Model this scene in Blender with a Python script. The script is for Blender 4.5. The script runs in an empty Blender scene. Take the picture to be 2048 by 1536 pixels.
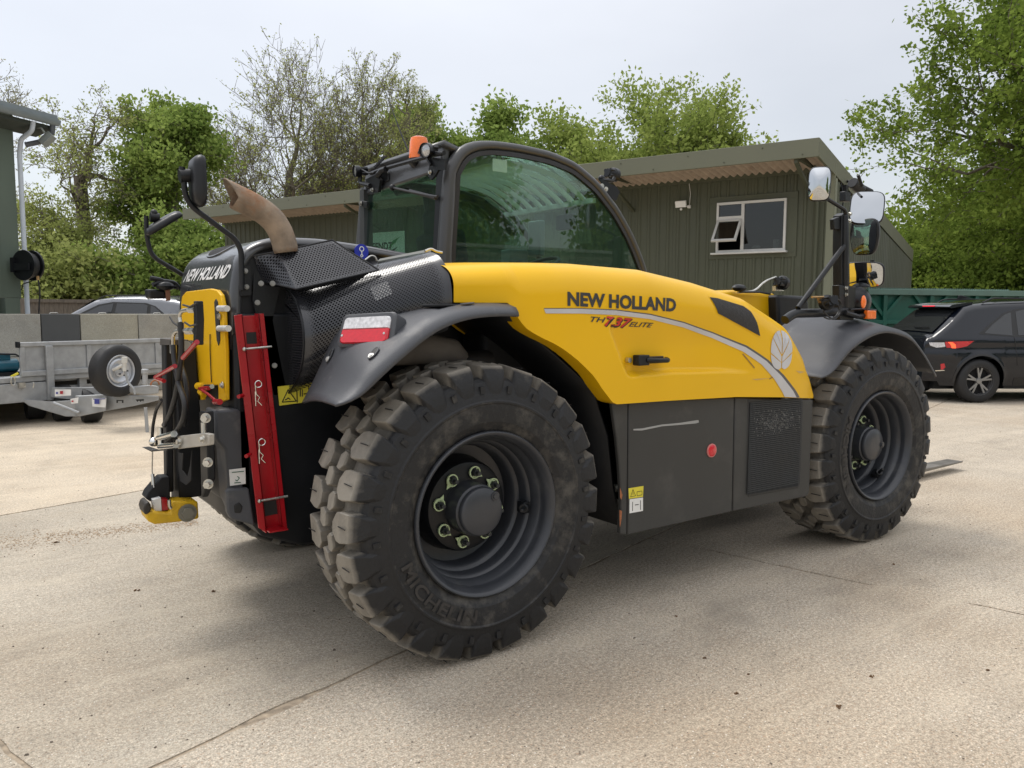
import bpy, bmesh, math, random
import numpy as np
from mathutils import Vector, Matrix, noise
random.seed(7)
R = math.radians
sc = bpy.context.scene
COL = sc.collection

# ------------------------------------------------------------------ camera
cam_d = bpy.data.cameras.new('camera')
cam = bpy.data.objects.new('camera', cam_d); COL.objects.link(cam); sc.camera = cam
cam_d.sensor_width = 36.0; cam_d.lens = 1587.2/2048*36.0
cam_d.clip_start = 0.05; cam_d.clip_end = 600
YAW, PITCH, ROLL = .947706, .0920667, .00488964
v_ = Vector((math.cos(YAW)*math.cos(PITCH), math.sin(YAW)*math.cos(PITCH), -math.sin(PITCH)))
r_ = Vector((math.sin(YAW), -math.cos(YAW), 0)); u_ = r_.cross(v_)
r2 = r_*math.cos(ROLL)+u_*math.sin(ROLL); u2 = -r_*math.sin(ROLL)+u_*math.cos(ROLL)
M = Matrix((r2, u2, -v_)).transposed().to_4x4(); M.translation = (-1.7718, -2.6185, 1.4356)
cam.matrix_world = M

# ------------------------------------------------------------------ sky, sun, exposure
w = bpy.data.worlds.new('World'); sc.world = w; w.use_nodes = True
nt = w.node_tree; nt.nodes.clear()
def N(nt, t, **k):
    n = nt.nodes.new(t)
    for a, b in k.items(): setattr(n, a, b)
    return n
SUN_EL, SUN_ROT = R(62), R(90-112)
sky = N(nt, 'ShaderNodeTexSky', sky_type='NISHITA', sun_disc=False, sun_elevation=SUN_EL, sun_rotation=SUN_ROT)
sky.dust_density = 1.0
bg1 = N(nt, 'ShaderNodeBackground'); bg1.inputs[1].default_value = .05
bg2 = N(nt, 'ShaderNodeBackground')
tc = N(nt, 'ShaderNodeTexCoord'); sx = N(nt, 'ShaderNodeSeparateXYZ')
ra = N(nt, 'ShaderNodeMapRange'); ra.inputs['From Min'].default_value = 0; ra.inputs['From Max'].default_value = 1.0
ra.inputs['To Min'].default_value = .57; ra.inputs['To Max'].default_value = 1.60
nz = N(nt, 'ShaderNodeTexNoise'); nz.inputs['Scale'].default_value = 1.6; nz.inputs['Detail'].default_value = 5
mpn = N(nt, 'ShaderNodeMapping'); mpn.inputs['Scale'].default_value = (1, 1, 2.6)
nr = N(nt, 'ShaderNodeMapRange'); nr.inputs['From Min'].default_value = .3; nr.inputs['From Max'].default_value = .7
nr.inputs['To Min'].default_value = .90; nr.inputs['To Max'].default_value = 1.09
mu = N(nt, 'ShaderNodeMath', operation='MULTIPLY')
bg2.inputs[0].default_value = (.95, .935, .925, 1)
ads = N(nt, 'ShaderNodeAddShader'); wo = N(nt, 'ShaderNodeOutputWorld')
L = nt.links.new
pz = N(nt, 'ShaderNodeMath', operation='POWER'); pz.inputs[1].default_value = 1.6; pz.use_clamp = True
L(tc.outputs['Generated'], sx.inputs[0]); L(sx.outputs['Z'], pz.inputs[0]); L(pz.outputs[0], ra.inputs['Value'])
L(tc.outputs['Generated'], mpn.inputs[0]); L(mpn.outputs[0], nz.inputs['Vector']); L(nz.outputs['Fac'], nr.inputs['Value'])
L(ra.outputs[0], mu.inputs[0]); L(nr.outputs[0], mu.inputs[1]); L(mu.outputs[0], bg2.inputs[1])
L(sky.outputs[0], bg1.inputs[0]); L(bg1.outputs[0], ads.inputs[0]); L(bg2.outputs[0], ads.inputs[1]); L(ads.outputs[0], wo.inputs[0])
sun_d = bpy.data.lights.new('sun', 'SUN'); sun_d.energy = 1.9; sun_d.angle = R(22); sun_d.color = (1, .965, .91)
sun = bpy.data.objects.new('sun', sun_d); COL.objects.link(sun)
az = R(112)   # direction the light comes from, seen from above
sd = Vector((math.cos(az)*math.cos(SUN_EL), math.sin(az)*math.cos(SUN_EL), math.sin(SUN_EL)))
sun.rotation_euler = sd.to_track_quat('Z', 'Y').to_euler()
sc.view_settings.view_transform = 'Standard'; sc.view_settings.look = 'None'
sc.view_settings.exposure = 0.0; sc.view_settings.gamma = 1.0; sc.view_settings.use_curve_mapping = False
sc.render.engine = 'CYCLES'; sc.cycles.use_denoising = True
sc.cycles.max_bounces = 8; sc.cycles.transparent_max_bounces = 24

# ------------------------------------------------------------------ materials
MATS = {}
def mat(name, col, rough=.6, metal=0, var=.12, vs=6.0, bump=.0, bs=60.0, col2=None, c2=(.5, .7), c2s=3.0, coat=0, spec=.5, emit=0, coord='Object', stretch=(1, 1, 1), detail=6):
    if name in MATS: return MATS[name]
    m = bpy.data.materials.new(name); m.use_nodes = True; nt = m.node_tree; b = nt.nodes['Principled BSDF']
    L = nt.links.new
    b.inputs['Roughness'].default_value = rough; b.inputs['Metallic'].default_value = metal
    b.inputs['Specular IOR Level'].default_value = spec
    if coat: b.inputs['Coat Weight'].default_value = coat; b.inputs['Coat Roughness'].default_value = .08
    tc = N(nt, 'ShaderNodeTexCoord'); mp = N(nt, 'ShaderNodeMapping'); mp.inputs['Scale'].default_value = stretch
    L(tc.outputs[coord], mp.inputs[0])
    n1 = N(nt, 'ShaderNodeTexNoise'); n1.inputs['Scale'].default_value = vs; n1.inputs['Detail'].default_value = detail
    L(mp.outputs[0], n1.inputs['Vector'])
    r1 = N(nt, 'ShaderNodeMapRange'); r1.inputs['From Min'].default_value = .3; r1.inputs['From Max'].default_value = .7
    r1.inputs['To Min'].default_value = 1-var; r1.inputs['To Max'].default_value = 1+var
    L(n1.outputs['Fac'], r1.inputs['Value'])
    mx = N(nt, 'ShaderNodeVectorMath', operation='SCALE'); mx.inputs[0].default_value = col
    L(r1.outputs[0], mx.inputs['Scale']); out = mx.outputs[0]
    if col2:
        n2 = N(nt, 'ShaderNodeTexNoise'); n2.inputs['Scale'].default_value = c2s; n2.inputs['Detail'].default_value = 8; n2.inputs['Roughness'].default_value = .65
        L(mp.outputs[0], n2.inputs['Vector'])
        r2_ = N(nt, 'ShaderNodeMapRange'); r2_.inputs['From Min'].default_value = c2[0]; r2_.inputs['From Max'].default_value = c2[1]
        L(n2.outputs['Fac'], r2_.inputs['Value'])
        mm = N(nt, 'ShaderNodeMix', data_type='RGBA'); L(r2_.outputs[0], mm.inputs['Factor']); L(out, mm.inputs[6]); mm.inputs[7].default_value = (*col2, 1)
        out = mm.outputs[2]
    L(out, b.inputs['Base Color'])
    rr = N(nt, 'ShaderNodeMapRange'); rr.inputs['From Min'].default_value = .3; rr.inputs['From Max'].default_value = .7
    rr.inputs['To Min'].default_value = max(.02, rough*.82); rr.inputs['To Max'].default_value = min(1, rough*1.18)
    L(n1.outputs['Fac'], rr.inputs['Value']); L(rr.outputs[0], b.inputs['Roughness'])
    if bump:
        n3 = N(nt, 'ShaderNodeTexNoise'); n3.inputs['Scale'].default_value = bs; n3.inputs['Detail'].default_value = 4
        L(mp.outputs[0], n3.inputs['Vector'])
        bp = N(nt, 'ShaderNodeBump'); bp.inputs['Strength'].default_value = bump; bp.inputs['Distance'].default_value = .01
        L(n3.outputs['Fac'], bp.inputs['Height']); L(bp.outputs[0], b.inputs['Normal'])
    if emit: b.inputs['Emission Color'].default_value = (*col, 1); b.inputs['Emission Strength'].default_value = emit
    MATS[name] = m; return m

def glass_mat(name, tint, refl=1.0, rough=.0, ior=1.5, opac=0.0, ocol=(.02, .03, .03)):
    m = bpy.data.materials.new(name); m.use_nodes = True; nt = m.node_tree; nt.nodes.clear(); L = nt.links.new
    o = N(nt, 'ShaderNodeOutputMaterial'); t = N(nt, 'ShaderNodeBsdfTransparent'); t.inputs[0].default_value = (*tint, 1)
    g = N(nt, 'ShaderNodeBsdfGlossy'); g.inputs['Roughness'].default_value = rough; g.inputs[0].default_value = (refl, refl, refl, 1)
    lw = N(nt, 'ShaderNodeLayerWeight'); lw.inputs[0].default_value = .5
    pw = N(nt, 'ShaderNodeMath', operation='POWER'); L(lw.outputs['Facing'], pw.inputs[0]); pw.inputs[1].default_value = 4.0
    f = N(nt, 'ShaderNodeMapRange'); f.inputs['To Min'].default_value = ior; f.inputs['To Max'].default_value = 1.0; L(pw.outputs[0], f.inputs['Value'])
    mx = N(nt, 'ShaderNodeMixShader'); L(f.outputs[0], mx.inputs[0])
    src = t.outputs[0]
    # dust film
    d = N(nt, 'ShaderNodeBsdfDiffuse'); d.inputs[0].default_value = (*ocol, 1)
    nz = N(nt, 'ShaderNodeTexNoise'); nz.inputs['Scale'].default_value = 5; tcn = N(nt, 'ShaderNodeTexCoord'); L(tcn.outputs['Object'], nz.inputs['Vector'])
    mr = N(nt, 'ShaderNodeMapRange'); mr.inputs['From Min'].default_value = .35; mr.inputs['From Max'].default_value = .75; mr.inputs['To Min'].default_value = opac; mr.inputs['To Max'].default_value = opac+.05
    L(nz.outputs['Fac'], mr.inputs['Value'])
    m2 = N(nt, 'ShaderNodeMixShader'); L(mr.outputs[0], m2.inputs[0]); L(t.outputs[0], m2.inputs[1]); L(d.outputs[0], m2.inputs[2]); src = m2.outputs[0]
    L(src, mx.inputs[1]); L(g.outputs[0], mx.inputs[2]); L(mx.outputs[0], o.inputs[0])
    MATS[name] = m; return m

YEL = mat('yellow paint', (.80, .46, .006), .36, spec=.28, coat=.08, var=.03, vs=2.0, bump=.02, bs=14, col2=(.76, .43, .015), c2=(.66, .85), c2s=1.2)
BLK = mat('black paint', (.010, .011, .013), .36, spec=.35, var=.25, vs=5, bump=.05, bs=30)
BLKM = mat('black chassis paint', (.007, .008, .010), .5, spec=.35, var=.3, vs=3, bump=.08, bs=25, col2=(.022, .021, .020), c2=(.60, .95), c2s=2.5)
PLAS = mat('grey moulded plastic', (.060, .063, .071), .5, var=.10, vs=5, bump=.12, bs=260, col2=(.15, .145, .14), c2=(.58, .85), c2s=7)
PANEL = mat('dark grey panel paint', (.050, .050, .048), .45, spec=.3, var=.10, vs=2, bump=.10, bs=220, col2=(.10, .096, .088), c2=(.56, .90), c2s=3.0)
RIM = mat('dark grey rim paint', (.040, .043, .050), .34, var=.12, vs=8, bump=.06, bs=40, col2=(.09, .09, .088), c2=(.6, .9), c2s=6)
RUB = mat('black rubber', (.016, .016, .017), .62, var=.2, vs=10, bump=.1, bs=80)
RED = mat('red paint', (.36, .004, .010), .3, var=.1, vs=7, coat=.2, bump=.04, bs=20, col2=(.25, .01, .01), c2=(.62, .8), c2s=9)
ZINC = mat('zinc plated steel', (.55, .54, .50), .35, .9, var=.2, vs=30, bump=.05, bs=80)
BZ = mat('bright zinc', (.66, .65, .62), .35, .35, var=.1, vs=20)
DZ = mat('dull zinc bolt', (.26, .26, .25), .45, .5, var=.15, vs=20)
CHR = mat('polished steel', (.75, .74, .70), .18, 1, var=.08, vs=20)
GALV = mat('galvanised steel', (.36, .37, .375), .55, .35, var=.14, vs=9, bump=.05, bs=50, col2=(.25, .26, .265), c2=(.5, .75), c2s=4)
HOSE = mat('black rubber hose', (.018, .018, .019), .5, var=.2, vs=12)
CABG = mat('cab frame grey', (.050, .052, .055), .36, var=.06, vs=4, coat=.15)
WHITE = mat('white plastic', (.78, .78, .76), .45, var=.05, vs=8)
YSTK = mat('yellow sticker', (.72, .62, .05), .5, var=.05, vs=20)
INK = mat('black ink', (.012, .012, .012), .6, var=.1)
DGREY = mat('dark grey lettering', (.035, .035, .037), .5, var=.05)
BLUE = mat('blue sticker', (.015, .03, .38), .4, var=.05)
ORG = mat('amber lens', (.95, .19, .02), .25, var=.08, vs=40, coat=.5)
REDL = mat('red lens', (.62, .006, .02), .2, var=.12, vs=60, coat=.6)
WHTL = mat('clear ribbed lens', (.62, .62, .64), .18, var=.25, vs=70, coat=.6)
MIR = mat('mirror glass', (.56, .58, .60), .015, 1, var=.0)
LAMP = mat('lamp lens', (.45, .46, .47), .15, .6, var=.35, vs=120)
SILV = mat('silver decal', (.55, .55, .57), .35, .3, var=.12, vs=3)
SILVD = mat('silver shadow decal', (.09, .085, .09), .4, var=.1)
BRASS = mat('dull brass', (.42, .27, .12), .45, .7, var=.2, vs=20)
GRNY = mat('green yellow indicator plastic', (.55, .66, .38), .5, var=.1, vs=30)
SEATM = mat('dark seat fabric', (.03, .032, .04), .85, var=.2, vs=20)
CABIN = mat('dark cab plastic', (.035, .037, .04), .6, var=.15, vs=10)
HYEL = mat('scuffed yellow cast steel', (.66, .40, .01), .45, var=.15, vs=12, bump=.2, bs=40, col2=(.05, .035, .02), c2=(.57, .62), c2s=14)

def rust_mat():
    m = mat('rusty exhaust steel', (.26, .20, .145), .7, .2, var=.35, vs=16, bump=.25, bs=90, col2=(.26, .115, .045), c2=(.50, .72), c2s=9)
    return m
RUST = rust_mat()

def perf_mat(name, base, pitch=.0125, hole=.30, coordn='UV'):
    m = bpy.data.materials.new(name); m.use_nodes = True; nt = m.node_tree; L = nt.links.new; b = nt.nodes['Principled BSDF']
    b.inputs['Base Color'].default_value = (*base, 1); b.inputs['Roughness'].default_value = .22; b.inputs['Coat Weight'].default_value = .4; b.inputs['Coat Roughness'].default_value = .1
    uv = N(nt, 'ShaderNodeUVMap'); sp = N(nt, 'ShaderNodeSeparateXYZ'); L(uv.outputs[0], sp.inputs[0])
    def mth(op, a, b_=None):
        n = N(nt, 'ShaderNodeMath', operation=op)
        for i, q in enumerate((a, b_)):
            if q is None: continue
            if isinstance(q, (int, float)): n.inputs[i].default_value = q
            else: L(q, n.inputs[i])
        return n.outputs[0]
    X = mth('MULTIPLY', sp.outputs[0], 1/pitch); Y = mth('MULTIPLY', sp.outputs[1], 1/(pitch*1.7320508))
    def dist(o):
        a = mth('SUBTRACT', mth('FRACT', mth('ADD', X, o)), .5); c = mth('SUBTRACT', mth('FRACT', mth('ADD', Y, o)), .5)
        c = mth('MULTIPLY', c, 1.7320508)
        return mth('SQRT', mth('ADD', mth('MULTIPLY', a, a), mth('MULTIPLY', c, c)))
    d = mth('MINIMUM', dist(0.0), dist(.5))
    hole_f = mth('LESS_THAN', d, hole)
    # solid margins: uv.z style edge mask is baked in a float attribute
    at = N(nt, 'ShaderNodeAttribute', attribute_name='solid'); hole_f = mth('MULTIPLY', hole_f, mth('SUBTRACT', 1.0, at.outputs['Fac']))
    tr = N(nt, 'ShaderNodeBsdfTransparent'); mx = N(nt, 'ShaderNodeMixShader')
    L(hole_f, mx.inputs[0]); L(b.outputs[0], mx.inputs[1]); L(tr.outputs[0], mx.inputs[2])
    L(mx.outputs[0], nt.nodes['Material Output'].inputs[0])
    MATS[name] = m; return m
PERF = perf_mat('perforated black sheet', (.030, .031, .036))

# ------------------------------------------------------------------ mesh helpers
def wmat(o):
    b = Matrix.LocRotScale(o.location, o.rotation_euler, o.scale)
    return wmat(o.parent) @ o.matrix_parent_inverse @ b if o.parent else b
def tag(o, label=None, cat=None, group=None, kind=None):
    if label: o['label'] = label
    if cat: o['category'] = cat
    if group: o['group'] = group
    if kind: o['kind'] = kind
    return o
def empty(name, loc=(0, 0, 0), rz=0, parent=None, local=True):
    o = bpy.data.objects.new(name, None); COL.objects.link(o); o.location = loc; o.rotation_euler = (0, 0, rz); o.empty_display_size = .2
    if parent:
        o.parent = parent
        if not local: o.matrix_parent_inverse = wmat(parent).inverted()
    return o
def frame(a, b):
    d = Vector(b)-Vector(a); l = d.length; d = d/l if l > 1e-9 else Vector((0, 0, 1))
    t = Vector((0, 0, 1)) if abs(d.z) < .9 else Vector((1, 0, 0))
    x = d.cross(t).normalized(); y = d.cross(x).normalized()
    return d, x, y
class MB:
    def __init__(s): s.v = []; s.f = []; s.uv = {}; s.sol = {}; s.mi = []; s.cm = 0
    def face(s, f): s.f.append(tuple(f)); s.mi.append(s.cm)
    def add(s, vs, fs):
        o = len(s.v); s.v += [tuple(p) for p in vs]
        for f in fs: s.face([i+o for i in f])
        return s
    def box(s, c, d, rot=None, taper=1.0):
        hx, hy, hz = d[0]/2, d[1]/2, d[2]/2
        P = [Vector((sx*hx*(taper if sz > 0 else 1), sy*hy*(taper if sz > 0 else 1), sz*hz)) for sz in (-1, 1) for sy in (-1, 1) for sx in (-1, 1)]
        if rot is not None: P = [rot @ p for p in P]
        c = Vector(c)
        return s.add([p+c for p in P], [(0, 2, 3, 1), (4, 5, 7, 6), (0, 1, 5, 4), (2, 6, 7, 3), (0, 4, 6, 2), (1, 3, 7, 5)])
    def bb(s, x0, x1, y0, y1, z0, z1): return s.box(((x0+x1)/2, (y0+y1)/2, (z0+z1)/2), (abs(x1-x0), abs(y1-y0), abs(z1-z0)))
    def tube(s, path, r, n=8, caps=True, r1=None):
        P = [Vector(p) for p in path]; k = len(P); rs = r if isinstance(r, (list, tuple)) else [r+((r1-r)*i/(k-1) if r1 is not None else 0) for i in range(k)]
        o = len(s.v); px = None
        for i, p in enumerate(P):
            d = (P[min(i+1, k-1)]-P[max(i-1, 0)]).normalized()
            if px is None:
                t = Vector((0, 0, 1)) if abs(d.z) < .9 else Vector((1, 0, 0)); x = d.cross(t).normalized()
            else: x = (px-d*px.dot(d)).normalized()
            y = d.cross(x); px = x
            for j in range(n):
                a = 2*math.pi*j/n; s.v.append(tuple(p+(x*math.cos(a)+y*math.sin(a))*rs[i]))
        for i in range(k-1):
            for j in range(n): s.face((o+i*n+j, o+i*n+(j+1) % n, o+(i+1)*n+(j+1) % n, o+(i+1)*n+j))
        if caps: s.face([o+j for j in range(n)][::-1]); s.face([o+(k-1)*n+j for j in range(n)])
        return s
    def cyl(s, a, b, r, n=16, r1=None): return s.tube([a, b], r, n, True, r1)
    def bend(s, path, r, n=8, rad=.06, seg=5):   # tube with rounded corners
        P = [Vector(p) for p in path]; Q = [P[0]]
        for i in range(1, len(P)-1):
            a, b, c = P[i-1], P[i], P[i+1]; d1 = (a-b); d2 = (c-b); q = min(rad, d1.length*.45, d2.length*.45)
            A = b+d1.normalized()*q; B = b+d2.normalized()*q
            for j in range(seg+1):
                t = j/seg; Q.append(A*(1-t)**2+b*2*t*(1-t)+B*t*t)
        Q.append(P[-1]); return s.tube(Q, r, n)
    def prism(s, pts, vec):
        P = [Vector(p) for p in pts]; V = Vector(vec); n = len(P)
        return s.add(P+[p+V for p in P], [tuple(range(n))[::-1], tuple(range(n, 2*n))]+[(i, (i+1) % n, n+(i+1) % n, n+i) for i in range(n)])
    def lathe(s, c, ax, prof, n=48, closed=False):  # prof: (radius, height along ax)
        c = Vector(c); d, x, y = frame((0, 0, 0), ax); o = len(s.v); k = len(prof)
        for r, h in prof:
            for j in range(n):
                a = 2*math.pi*j/n; s.v.append(tuple(c+d*h+(x*math.cos(a)+y*math.sin(a))*r))
        for i in range(k if closed else k-1):
            i2 = (i+1) % k
            for j in range(n): s.face((o+i*n+j, o+i*n+(j+1) % n, o+i2*n+(j+1) % n, o+i2*n+j))
        return s
    def sph(s, c, r, nu=14, nv=8, sc_=(1, 1, 1), rot=None, v0=0.0, v1=1.0):
        vs = []; c = Vector(c)
        for i in range(nv+1):
            t = math.pi*(v0+(v1-v0)*i/nv)
            for j in range(nu):
                a = 2*math.pi*j/nu; q = Vector((math.sin(t)*math.cos(a)*sc_[0], math.sin(t)*math.sin(a)*sc_[1], math.cos(t)*sc_[2]))*r
                vs.append(c+(rot @ q if rot is not None else q))
        return s.add(vs, [(i*nu+j, (i+1)*nu+j, (i+1)*nu+(j+1) % nu, i*nu+(j+1) % nu) for i in range(nv) for j in range(nu)])
    def loft(s, secs, closed=True, caps=True, uv=None, solid=None):
        o = len(s.v); n = len(secs[0])
        for i, q in enumerate(secs):
            for j, p in enumerate(q):
                if uv: s.uv[len(s.v)] = uv(i, j)
                if solid: s.sol[len(s.v)] = solid(i, j)
                s.v.append(tuple(p))
        for i in range(len(secs)-1):
            for j in range(n if closed else n-1): s.face((o+i*n+j, o+i*n+(j+1) % n, o+(i+1)*n+(j+1) % n, o+(i+1)*n+j))
        if caps and closed: s.face([o+j for j in range(n)][::-1]); s.face([o+(len(secs)-1)*n+j for j in range(n)])
        return s
    def bolt(s, c, ax, r=.012, h=.012, washer=True):
        c = Vector(c); ax = Vector(ax).normalized()
        if washer: s.cyl(c, c+ax*.003, r*1.5, 14)
        return s.cyl(c, c+ax*h, r, 6)
    def build(s, name, m, parent=None, local=False, bevel=0, sharp=40, thick=0, bseg=2, loc=None, rot=None):
        me = bpy.data.meshes.new(name); me.from_pydata(s.v, [], s.f)
        for q in (m if isinstance(m, (list, tuple)) else [m]): me.materials.append(q)
        if isinstance(m, (list, tuple)): me.polygons.foreach_set('material_index', s.mi)
        if s.uv:
            ul = me.uv_layers.new(name='UVMap'); vi = np.empty(len(me.loops), dtype=np.int32); me.loops.foreach_get('vertex_index', vi)
            ul.data.foreach_set('uv', np.array([s.uv.get(int(i), (0, 0)) for i in vi], dtype=np.float32).ravel())
        if s.sol:
            at = me.attributes.new('solid', 'FLOAT', 'POINT'); at.data.foreach_set('value', [float(s.sol.get(i, 1.0)) for i in range(len(s.v))])
        bm = bmesh.new(); bm.from_mesh(me); bmesh.ops.recalc_face_normals(bm, faces=bm.faces); bm.to_mesh(me); bm.free()
        me.polygons.foreach_set('use_smooth', [True]*len(me.polygons)); me.set_sharp_from_angle(angle=R(sharp)); me.update()
        o = bpy.data.objects.new(name, me); COL.objects.link(o)
        if loc: o.location = loc
        if rot: o.rotation_euler = rot
        if parent:
            o.parent = parent
            if not local: o.matrix_parent_inverse = wmat(parent).inverted()
        if thick: q = o.modifiers.new('solid', 'SOLIDIFY'); q.thickness = thick; q.offset = 0
        if bevel: q = o.modifiers.new('bevel', 'BEVEL'); q.width = bevel; q.segments = bseg; q.limit_method = 'ANGLE'; q.angle_limit = R(35); q.harden_normals = False
        return o
def part(name, m, parent, fn, **k):
    b = MB(); fn(b); return b.build(name, m, parent, **k)
def text_mesh(s, size=1.0, offset=0.0, extrude=0.0, align='LEFT', spacing=1.0):
    cu = bpy.data.curves.new('t', 'FONT'); cu.body = s; cu.size = size; cu.offset = offset; cu.extrude = extrude; cu.align_x = align; cu.space_character = spacing; cu.resolution_u = 3
    ob = bpy.data.objects.new('t', cu); COL.objects.link(ob); dg = bpy.context.evaluated_depsgraph_get(); dg.update()
    me = bpy.data.meshes.new_from_object(ob.evaluated_get(dg)); vs = [tuple(q.co) for q in me.vertices]; fs = [tuple(q.vertices) for q in me.polygons]
    bpy.data.objects.remove(ob); bpy.data.curves.remove(cu); bpy.data.meshes.remove(me); return vs, fs
def lettering(name, s, m, parent, O, U_, V_, w=None, h=None, shear=0, offset=0.0, fn=None, local=False, thick=.001, bold=0):
    vs, fs = text_mesh(s, 1.0, offset)
    xs = [q[0] for q in vs]; ys = [q[1] for q in vs]; x0, x1, y0, y1 = min(xs), max(xs), min(ys), max(ys)
    O, U_, V_ = Vector(O), Vector(U_), Vector(V_); W = w or 1; H = h or 1; P = []
    for q in vs:
        a = (q[0]-x0)/(x1-x0)*W; b = (q[1]-y0)/(y1-y0)*H; a += shear*b
        P.append(fn(a, b) if fn else O+U_*a+V_*b)
    b = MB(); b.add(P, fs); return b.build(name, m, parent, local=local)
def lerp(a, b, t): return a+(b-a)*t
def interp(x, tab):
    if x <= tab[0][0]: return tab[0][1]
    for (a, b), (c, d) in zip(tab, tab[1:]):
        if x <= c: return b+(d-b)*(x-a)/(c-a)
    return tab[-1][1]
def sstep(a, b, x):
    t = max(0, min(1, (x-a)/(b-a))); return t*t*(3-2*t)
def copy_tree(o, parent=None):
    c = o.copy(); COL.objects.link(c); c.parent = parent
    for ch in list(o.children): copy_tree(ch, c)
    return c

# ------------------------------------------------------------------ ground
def concrete(name, base, agg, fine=1.0, streak=0.0):
    m = bpy.data.materials.new(name); m.use_nodes = True; nt = m.node_tree; b = nt.nodes['Principled BSDF']; L = nt.links.new
    b.inputs['Roughness'].default_value = .85; b.inputs['Specular IOR Level'].default_value = .25
    ge = N(nt, 'ShaderNodeNewGeometry')
    def noise_(sc_, det=5, ro=.6, vec=None):
        n = N(nt, 'ShaderNodeTexNoise'); n.inputs['Scale'].default_value = sc_; n.inputs['Detail'].default_value = det; n.inputs['Roughness'].default_value = ro
        L(vec or ge.outputs['Position'], n.inputs['Vector']); return n.outputs['Fac']
    def mr(v, a, b_, c, d):
        n = N(nt, 'ShaderNodeMapRange'); 
        for k, q in zip(('From Min', 'From Max', 'To Min', 'To Max'), (a, b_, c, d)): n.inputs[k].default_value = q
        L(v, n.inputs['Value']); return n.outputs[0]
    def mix(f, a, c, op='MIX'):
        n = N(nt, 'ShaderNodeMix', data_type='RGBA', blend_type=op)
        for i, q in ((0, f), (6, a), (7, c)):
            if isinstance(q, (int, float)): n.inputs[i].default_value = q
            elif isinstance(q, tuple): n.inputs[i].default_value = (*q, 1)
            else: L(q, n.inputs[i])
        return n.outputs[2]
    c = mix(mr(noise_(.7, 6, .62), .35, .68, 0, 1), base, tuple(q*f for q, f in zip(base, (.76, .755, .75))))
    c = mix(mr(noise_(3.1, 8, .7), .42, .75, 0, .55), c, tuple(q*f for q, f in zip(base, (1.14, 1.12, 1.08))))
    c = mix(mr(noise_(.33, 4, .5), .50, .70, 0, .6), c, tuple(q*f for q, f in zip(base, (.78, .68, .57))))
    c = mix(mr(noise_(9, 6, .75), .55, .75, 0, .35), c, tuple(q*f for q, f in zip(base, (.70, .60, .50))))
    if streak:
        mp = N(nt, 'ShaderNodeMapping'); mp.inputs['Rotation'].default_value = (0, 0, R(-35)); mp.inputs['Scale'].default_value = (1.2, 26, 1)
        L(ge.outputs['Position'], mp.inputs[0]); c = mix(mr(noise_(1.0, 4, .6, mp.outputs[0]), .5, .72, 0, streak), c, tuple(q*.62 for q in base))
    # aggregate: dense fine grain, then a few pale and dark chips
    def grain(sc_, lo, hi, w_, det=2):
        return mr(noise_(sc_, det, .75), .30, .70, 1-(1-lo)*w_, 1+(hi-1)*w_)
    def scale_(v, f):
        n = N(nt, 'ShaderNodeVectorMath', operation='SCALE'); L(v, n.inputs[0]); L(f, n.inputs['Scale']); return n.outputs[0]
    c = scale_(c, grain(62*fine, .60, 1.34, agg)); c = scale_(c, grain(150*fine, .48, 1.50, agg)); c = scale_(c, grain(38, .88, 1.1, .6, 4))
    c = mix(mr(noise_(80*fine, 2, .6), .58, .66, 0, .55*agg), c, tuple(q*f for q, f in zip(base, (.80, .58, .45))))
    for scl, th, colr, am in ((120*fine, .975, (.82, .78, .70), .9), (110*fine, .978, (.07, .055, .045), .8), (65*fine, .990, (.16, .12, .09), .75)):
        vo = N(nt, 'ShaderNodeTexVoronoi'); vo.inputs['Scale'].default_value = scl; mp2 = N(nt, 'ShaderNodeMapping'); mp2.inputs['Location'].default_value = (scl, scl*.7, 0); L(ge.outputs['Position'], mp2.inputs[0]); L(mp2.outputs[0], vo.inputs['Vector'])
        sp = N(nt, 'ShaderNodeSeparateColor'); L(vo.outputs['Color'], sp.inputs[0]); gt = mr(sp.outputs[0], th, th+.002, 0, am); ed = mr(vo.outputs['Distance'], .22, .40, 1, 0)
        mul = N(nt, 'ShaderNodeMath', operation='MULTIPLY'); L(gt, mul.inputs[0]); L(ed, mul.inputs[1]); c = mix(mul.outputs[0], c, colr)
    # old oil spots and a pale dusty bloom
    c = mix(mr(noise_(1.15, 3, .45), .66, .72, 0, .38), c, tuple(q*.52 for q in base))
    mp4 = N(nt, 'ShaderNodeMapping'); mp4.inputs['Rotation'].default_value = (0, 0, R(-16)); mp4.inputs['Scale'].default_value = (.35, 3.2, 1); L(ge.outputs['Position'], mp4.inputs[0])
    c = mix(mr(noise_(1.3, 7, .7, mp4.outputs[0]), .50, .72, 0, .45), c, tuple(q*f for q, f in zip(base, (1.22, 1.20, 1.15))))
    c = mix(mr(noise_(2.3, 8, .72, mp4.outputs[0]), .54, .70, 0, .30), c, tuple(q*f for q, f in zip(base, (.66, .60, .54))))
    # scuff arcs left by turning tyres
    wv = N(nt, 'ShaderNodeTexWave', wave_type='RINGS', rings_direction='Z'); wv.inputs['Scale'].default_value = 1.1; wv.inputs['Distortion'].default_value = 3.5; wv.inputs['Detail'].default_value = 3; wv.inputs['Detail Scale'].default_value = 2.2
    mp3 = N(nt, 'ShaderNodeMapping'); mp3.inputs['Location'].default_value = (3.4, -6.2, 0); L(ge.outputs['Position'], mp3.inputs[0]); L(mp3.outputs[0], wv.inputs['Vector'])
    ms = N(nt, 'ShaderNodeMath', operation='MULTIPLY'); L(mr(wv.outputs['Fac'], .72, 1.0, 0, .22), ms.inputs[0]); L(mr(noise_(1.4, 5, .6), .48, .65, 0, 1), ms.inputs[1])
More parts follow.
